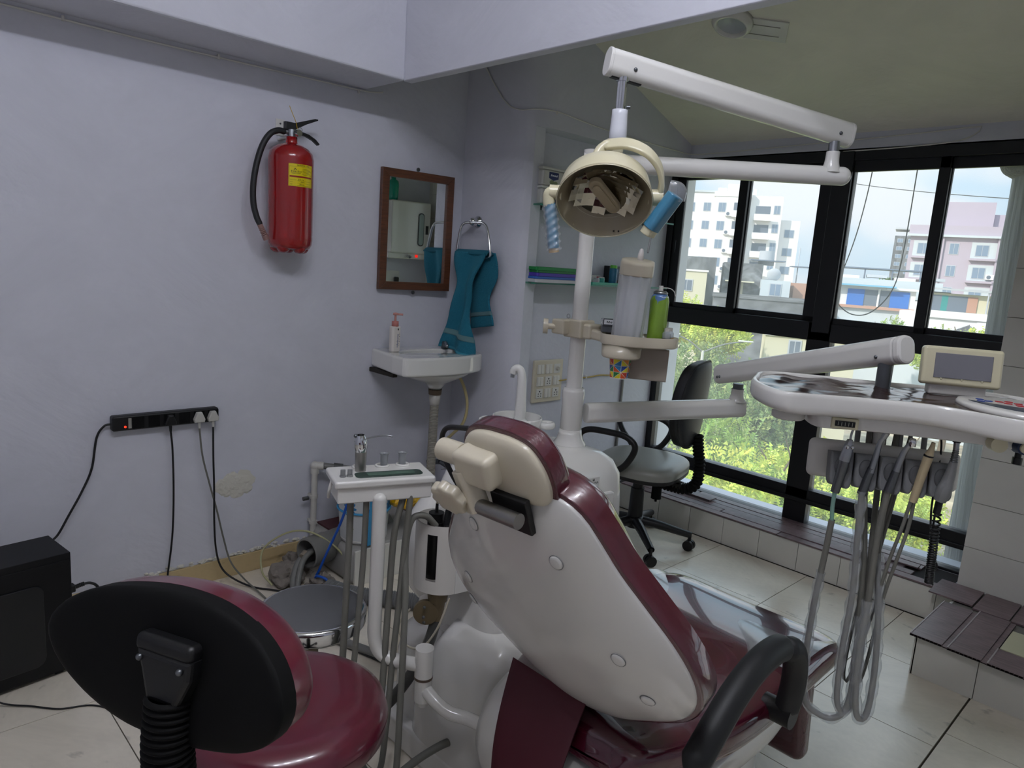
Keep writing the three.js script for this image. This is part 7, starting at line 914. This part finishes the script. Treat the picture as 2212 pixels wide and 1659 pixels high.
  { const t = house('distant_tower', 'grey and white tower far behind the blue shuttered house', -75, -246, 0.3); block(t, 'wall', -7, 0, gy, 17.5, -12, 0, wp.grey); block(t, 'wall', 0, 6, gy, 19.5, -12, -1, wp.white); for (let f = 0; f < 9; f++) { for (const x of [-5.4, -2.4]) win(t, x, 16 - 2.4 * f, 0, 1.6, 1.2); for (const x of [1.5, 4.2]) win(t, x, 17.5 - 2.4 * f, -1, 1.6, 1.2); } block(t, 'parapet', -7.2, 6.2, 19.5, 20, -12, -0.8, wp.rail); }
  { const t = house('mauve_building', 'mauve four storey building with roof block in the right pane', -28.6, -117, 0.24);
    block(t, 'wall', -8, 8, gy, 9.2, -12, 0, wp.mauve); block(t, 'parapet', -8.3, 8.3, 9.2, 10.6, -12, 0.2, wp.mauve); block(t, 'cornice', -8.4, 8.4, 9.0, 9.3, 0, 0.7, wp.pale); block(t, 'roof_block', -5.2, 1.8, 10.6, 14.2, -10, -3, wp.mauve); block(t, 'roof_block', 1.8, 3.6, 10.6, 12.6, -9, -4, wp.mauve); const bays = [-6, -2.4, 1.2, 5.2];
    for (let f = 0; f < 4; f++) for (let b = 0; b < 4; b++) { const y = 7.4 - 3.1 * f, x = bays[b]; if (b % 2 === 0) { block(t, 'bay_recess', x - 1.5, x + 1.5, y - 1.2, y + 1.0, 0, 0.06, wp.pale); block(t, 'bay_slab', x - 1.6, x + 1.6, y - 1.5, y - 1.2, 0, 0.6, wp.mauve); win(t, x - 0.2, y - 0.1, 0.06, 1.6, 1.6); } else { win(t, x, y, 0, 1.2, 1.6); } if ((f + b) % 3 === 0) ac(t, x + 1.2, y - 0.6, 0.1); } for (const x of [-4.2, 3.2]) block(t, 'pilaster', x - 0.5, x + 0.5, gy, 9.0, 0, 0.35, wp.mauve); }
  { const t = house('white_house', 'low white house with striped balconies and outside stair in the right pane', -13.6, -58, 0.2);
    block(t, 'wall', -4.5, 5.5, gy, -0.2, -6, 0, wp.white); block(t, 'upper_wall', -3.0, 3.0, -0.2, 1.25, -5, -0.6, wp.cream); const rf = extrude(polyShape([[-3.4, 1.5], [0.8, 1.45], [3.4, 2.15], [3.4, 2.25], [0.8, 1.6], [-3.4, 1.62]]), 5.5).translate(0, -gy, -5.4); part(t, 'sloping_roof', rf, wp.roof); for (const [x0, x1, m] of [[-2.6, -2.0, wp.dark], [-2.0, -1.6, wp.teal], [-1.6, -0.4, wp.dark], [-0.4, 0.2, wp.terra], [0.9, 2.7, wp.dark]]) block(t, 'opening', x0, x1, 0.0, 1.1, -0.6, -0.5, m); part(t, 'post', rod([0.8, -0.2 - gy, 0], [0.8, 1.5 - gy, 0], 0.05), wp.rail); block(t, 'balcony_front', -3.2, 3.2, -0.5, 0.0, 0, 0.2, wp.white); const st = extrude(polyShape([[0, 0], [2.2, 1.2], [2.2, 0.9], [0.4, -0.1]]), 0.8).translate(-2.2, -2.0 - gy, 0.1); part(t, 'stair', st, wp.grey); block(t, 'porch_wall', 0.4, 2.6, -2.6, -0.6, 0, 0.25, wp.white); block(t, 'wing', 3.0, 6.5, gy, 1.3, -4, 0.1, wp.white); for (let k = 0; k < 3; k++) block(t, 'wing_band', 3.0, 6.6, 1.2 - 0.7 * k, 1.35 - 0.7 * k, 0.1, 0.25, wp.pale); win(t, 4.6, -1.6, 0.1, 1.2, 1.4, wp.dark); block(t, 'garden_wall', -5, 7, gy, -2.4, 2, 2.3, wp.pale); }
  { const t = house('yard_house', 'pale house corner with one tall window behind the trees', -17.4, -39.5, 0.5); block(t, 'wall', -1.8, 3, gy, -1.75, -5, 0, wp.cream); win(t, -0.2, -2.7, 0, 0.7, 1.6, wp.dark); win(t, 1.0, -2.7, 0, 1.0, 1.6, wp.glass); block(t, 'parapet', -1.9, 3.1, -1.75, -1.6, -5, 0.1, wp.white); }
  // wires
  solo('hanging_wire', 'loop of black wire hanging outside the third upper pane', 'wire', [-1.3, 1.2, -3.8], tube([[-1.43, 2.3, -3.80], [-1.425, 1.98, -3.80], [-1.45, 1.7, -3.80], [-1.49, 1.5, -3.80], [-1.53, 1.38, -3.80], [-1.50, 1.30, -3.80], [-1.42, 1.25, -3.80], [-1.33, 1.27, -3.80], [-1.25, 1.38, -3.80], [-1.225, 1.55, -3.80], [-1.22, 1.98, -3.80], [-1.22, 2.3, -3.80]], 0.0028, 8, 120), M.black);
  solo('power_line', 'thin power line crossing the sky in the right panes', 'wire', [-8, 3, -30], tube([[-22, 7.9, -38], [-12, 5.6, -33], [-2, 4.2, -28], [6, 3.6, -24]], 0.015, 6), M.greyDark);
}
renderer.render(scene, camera);
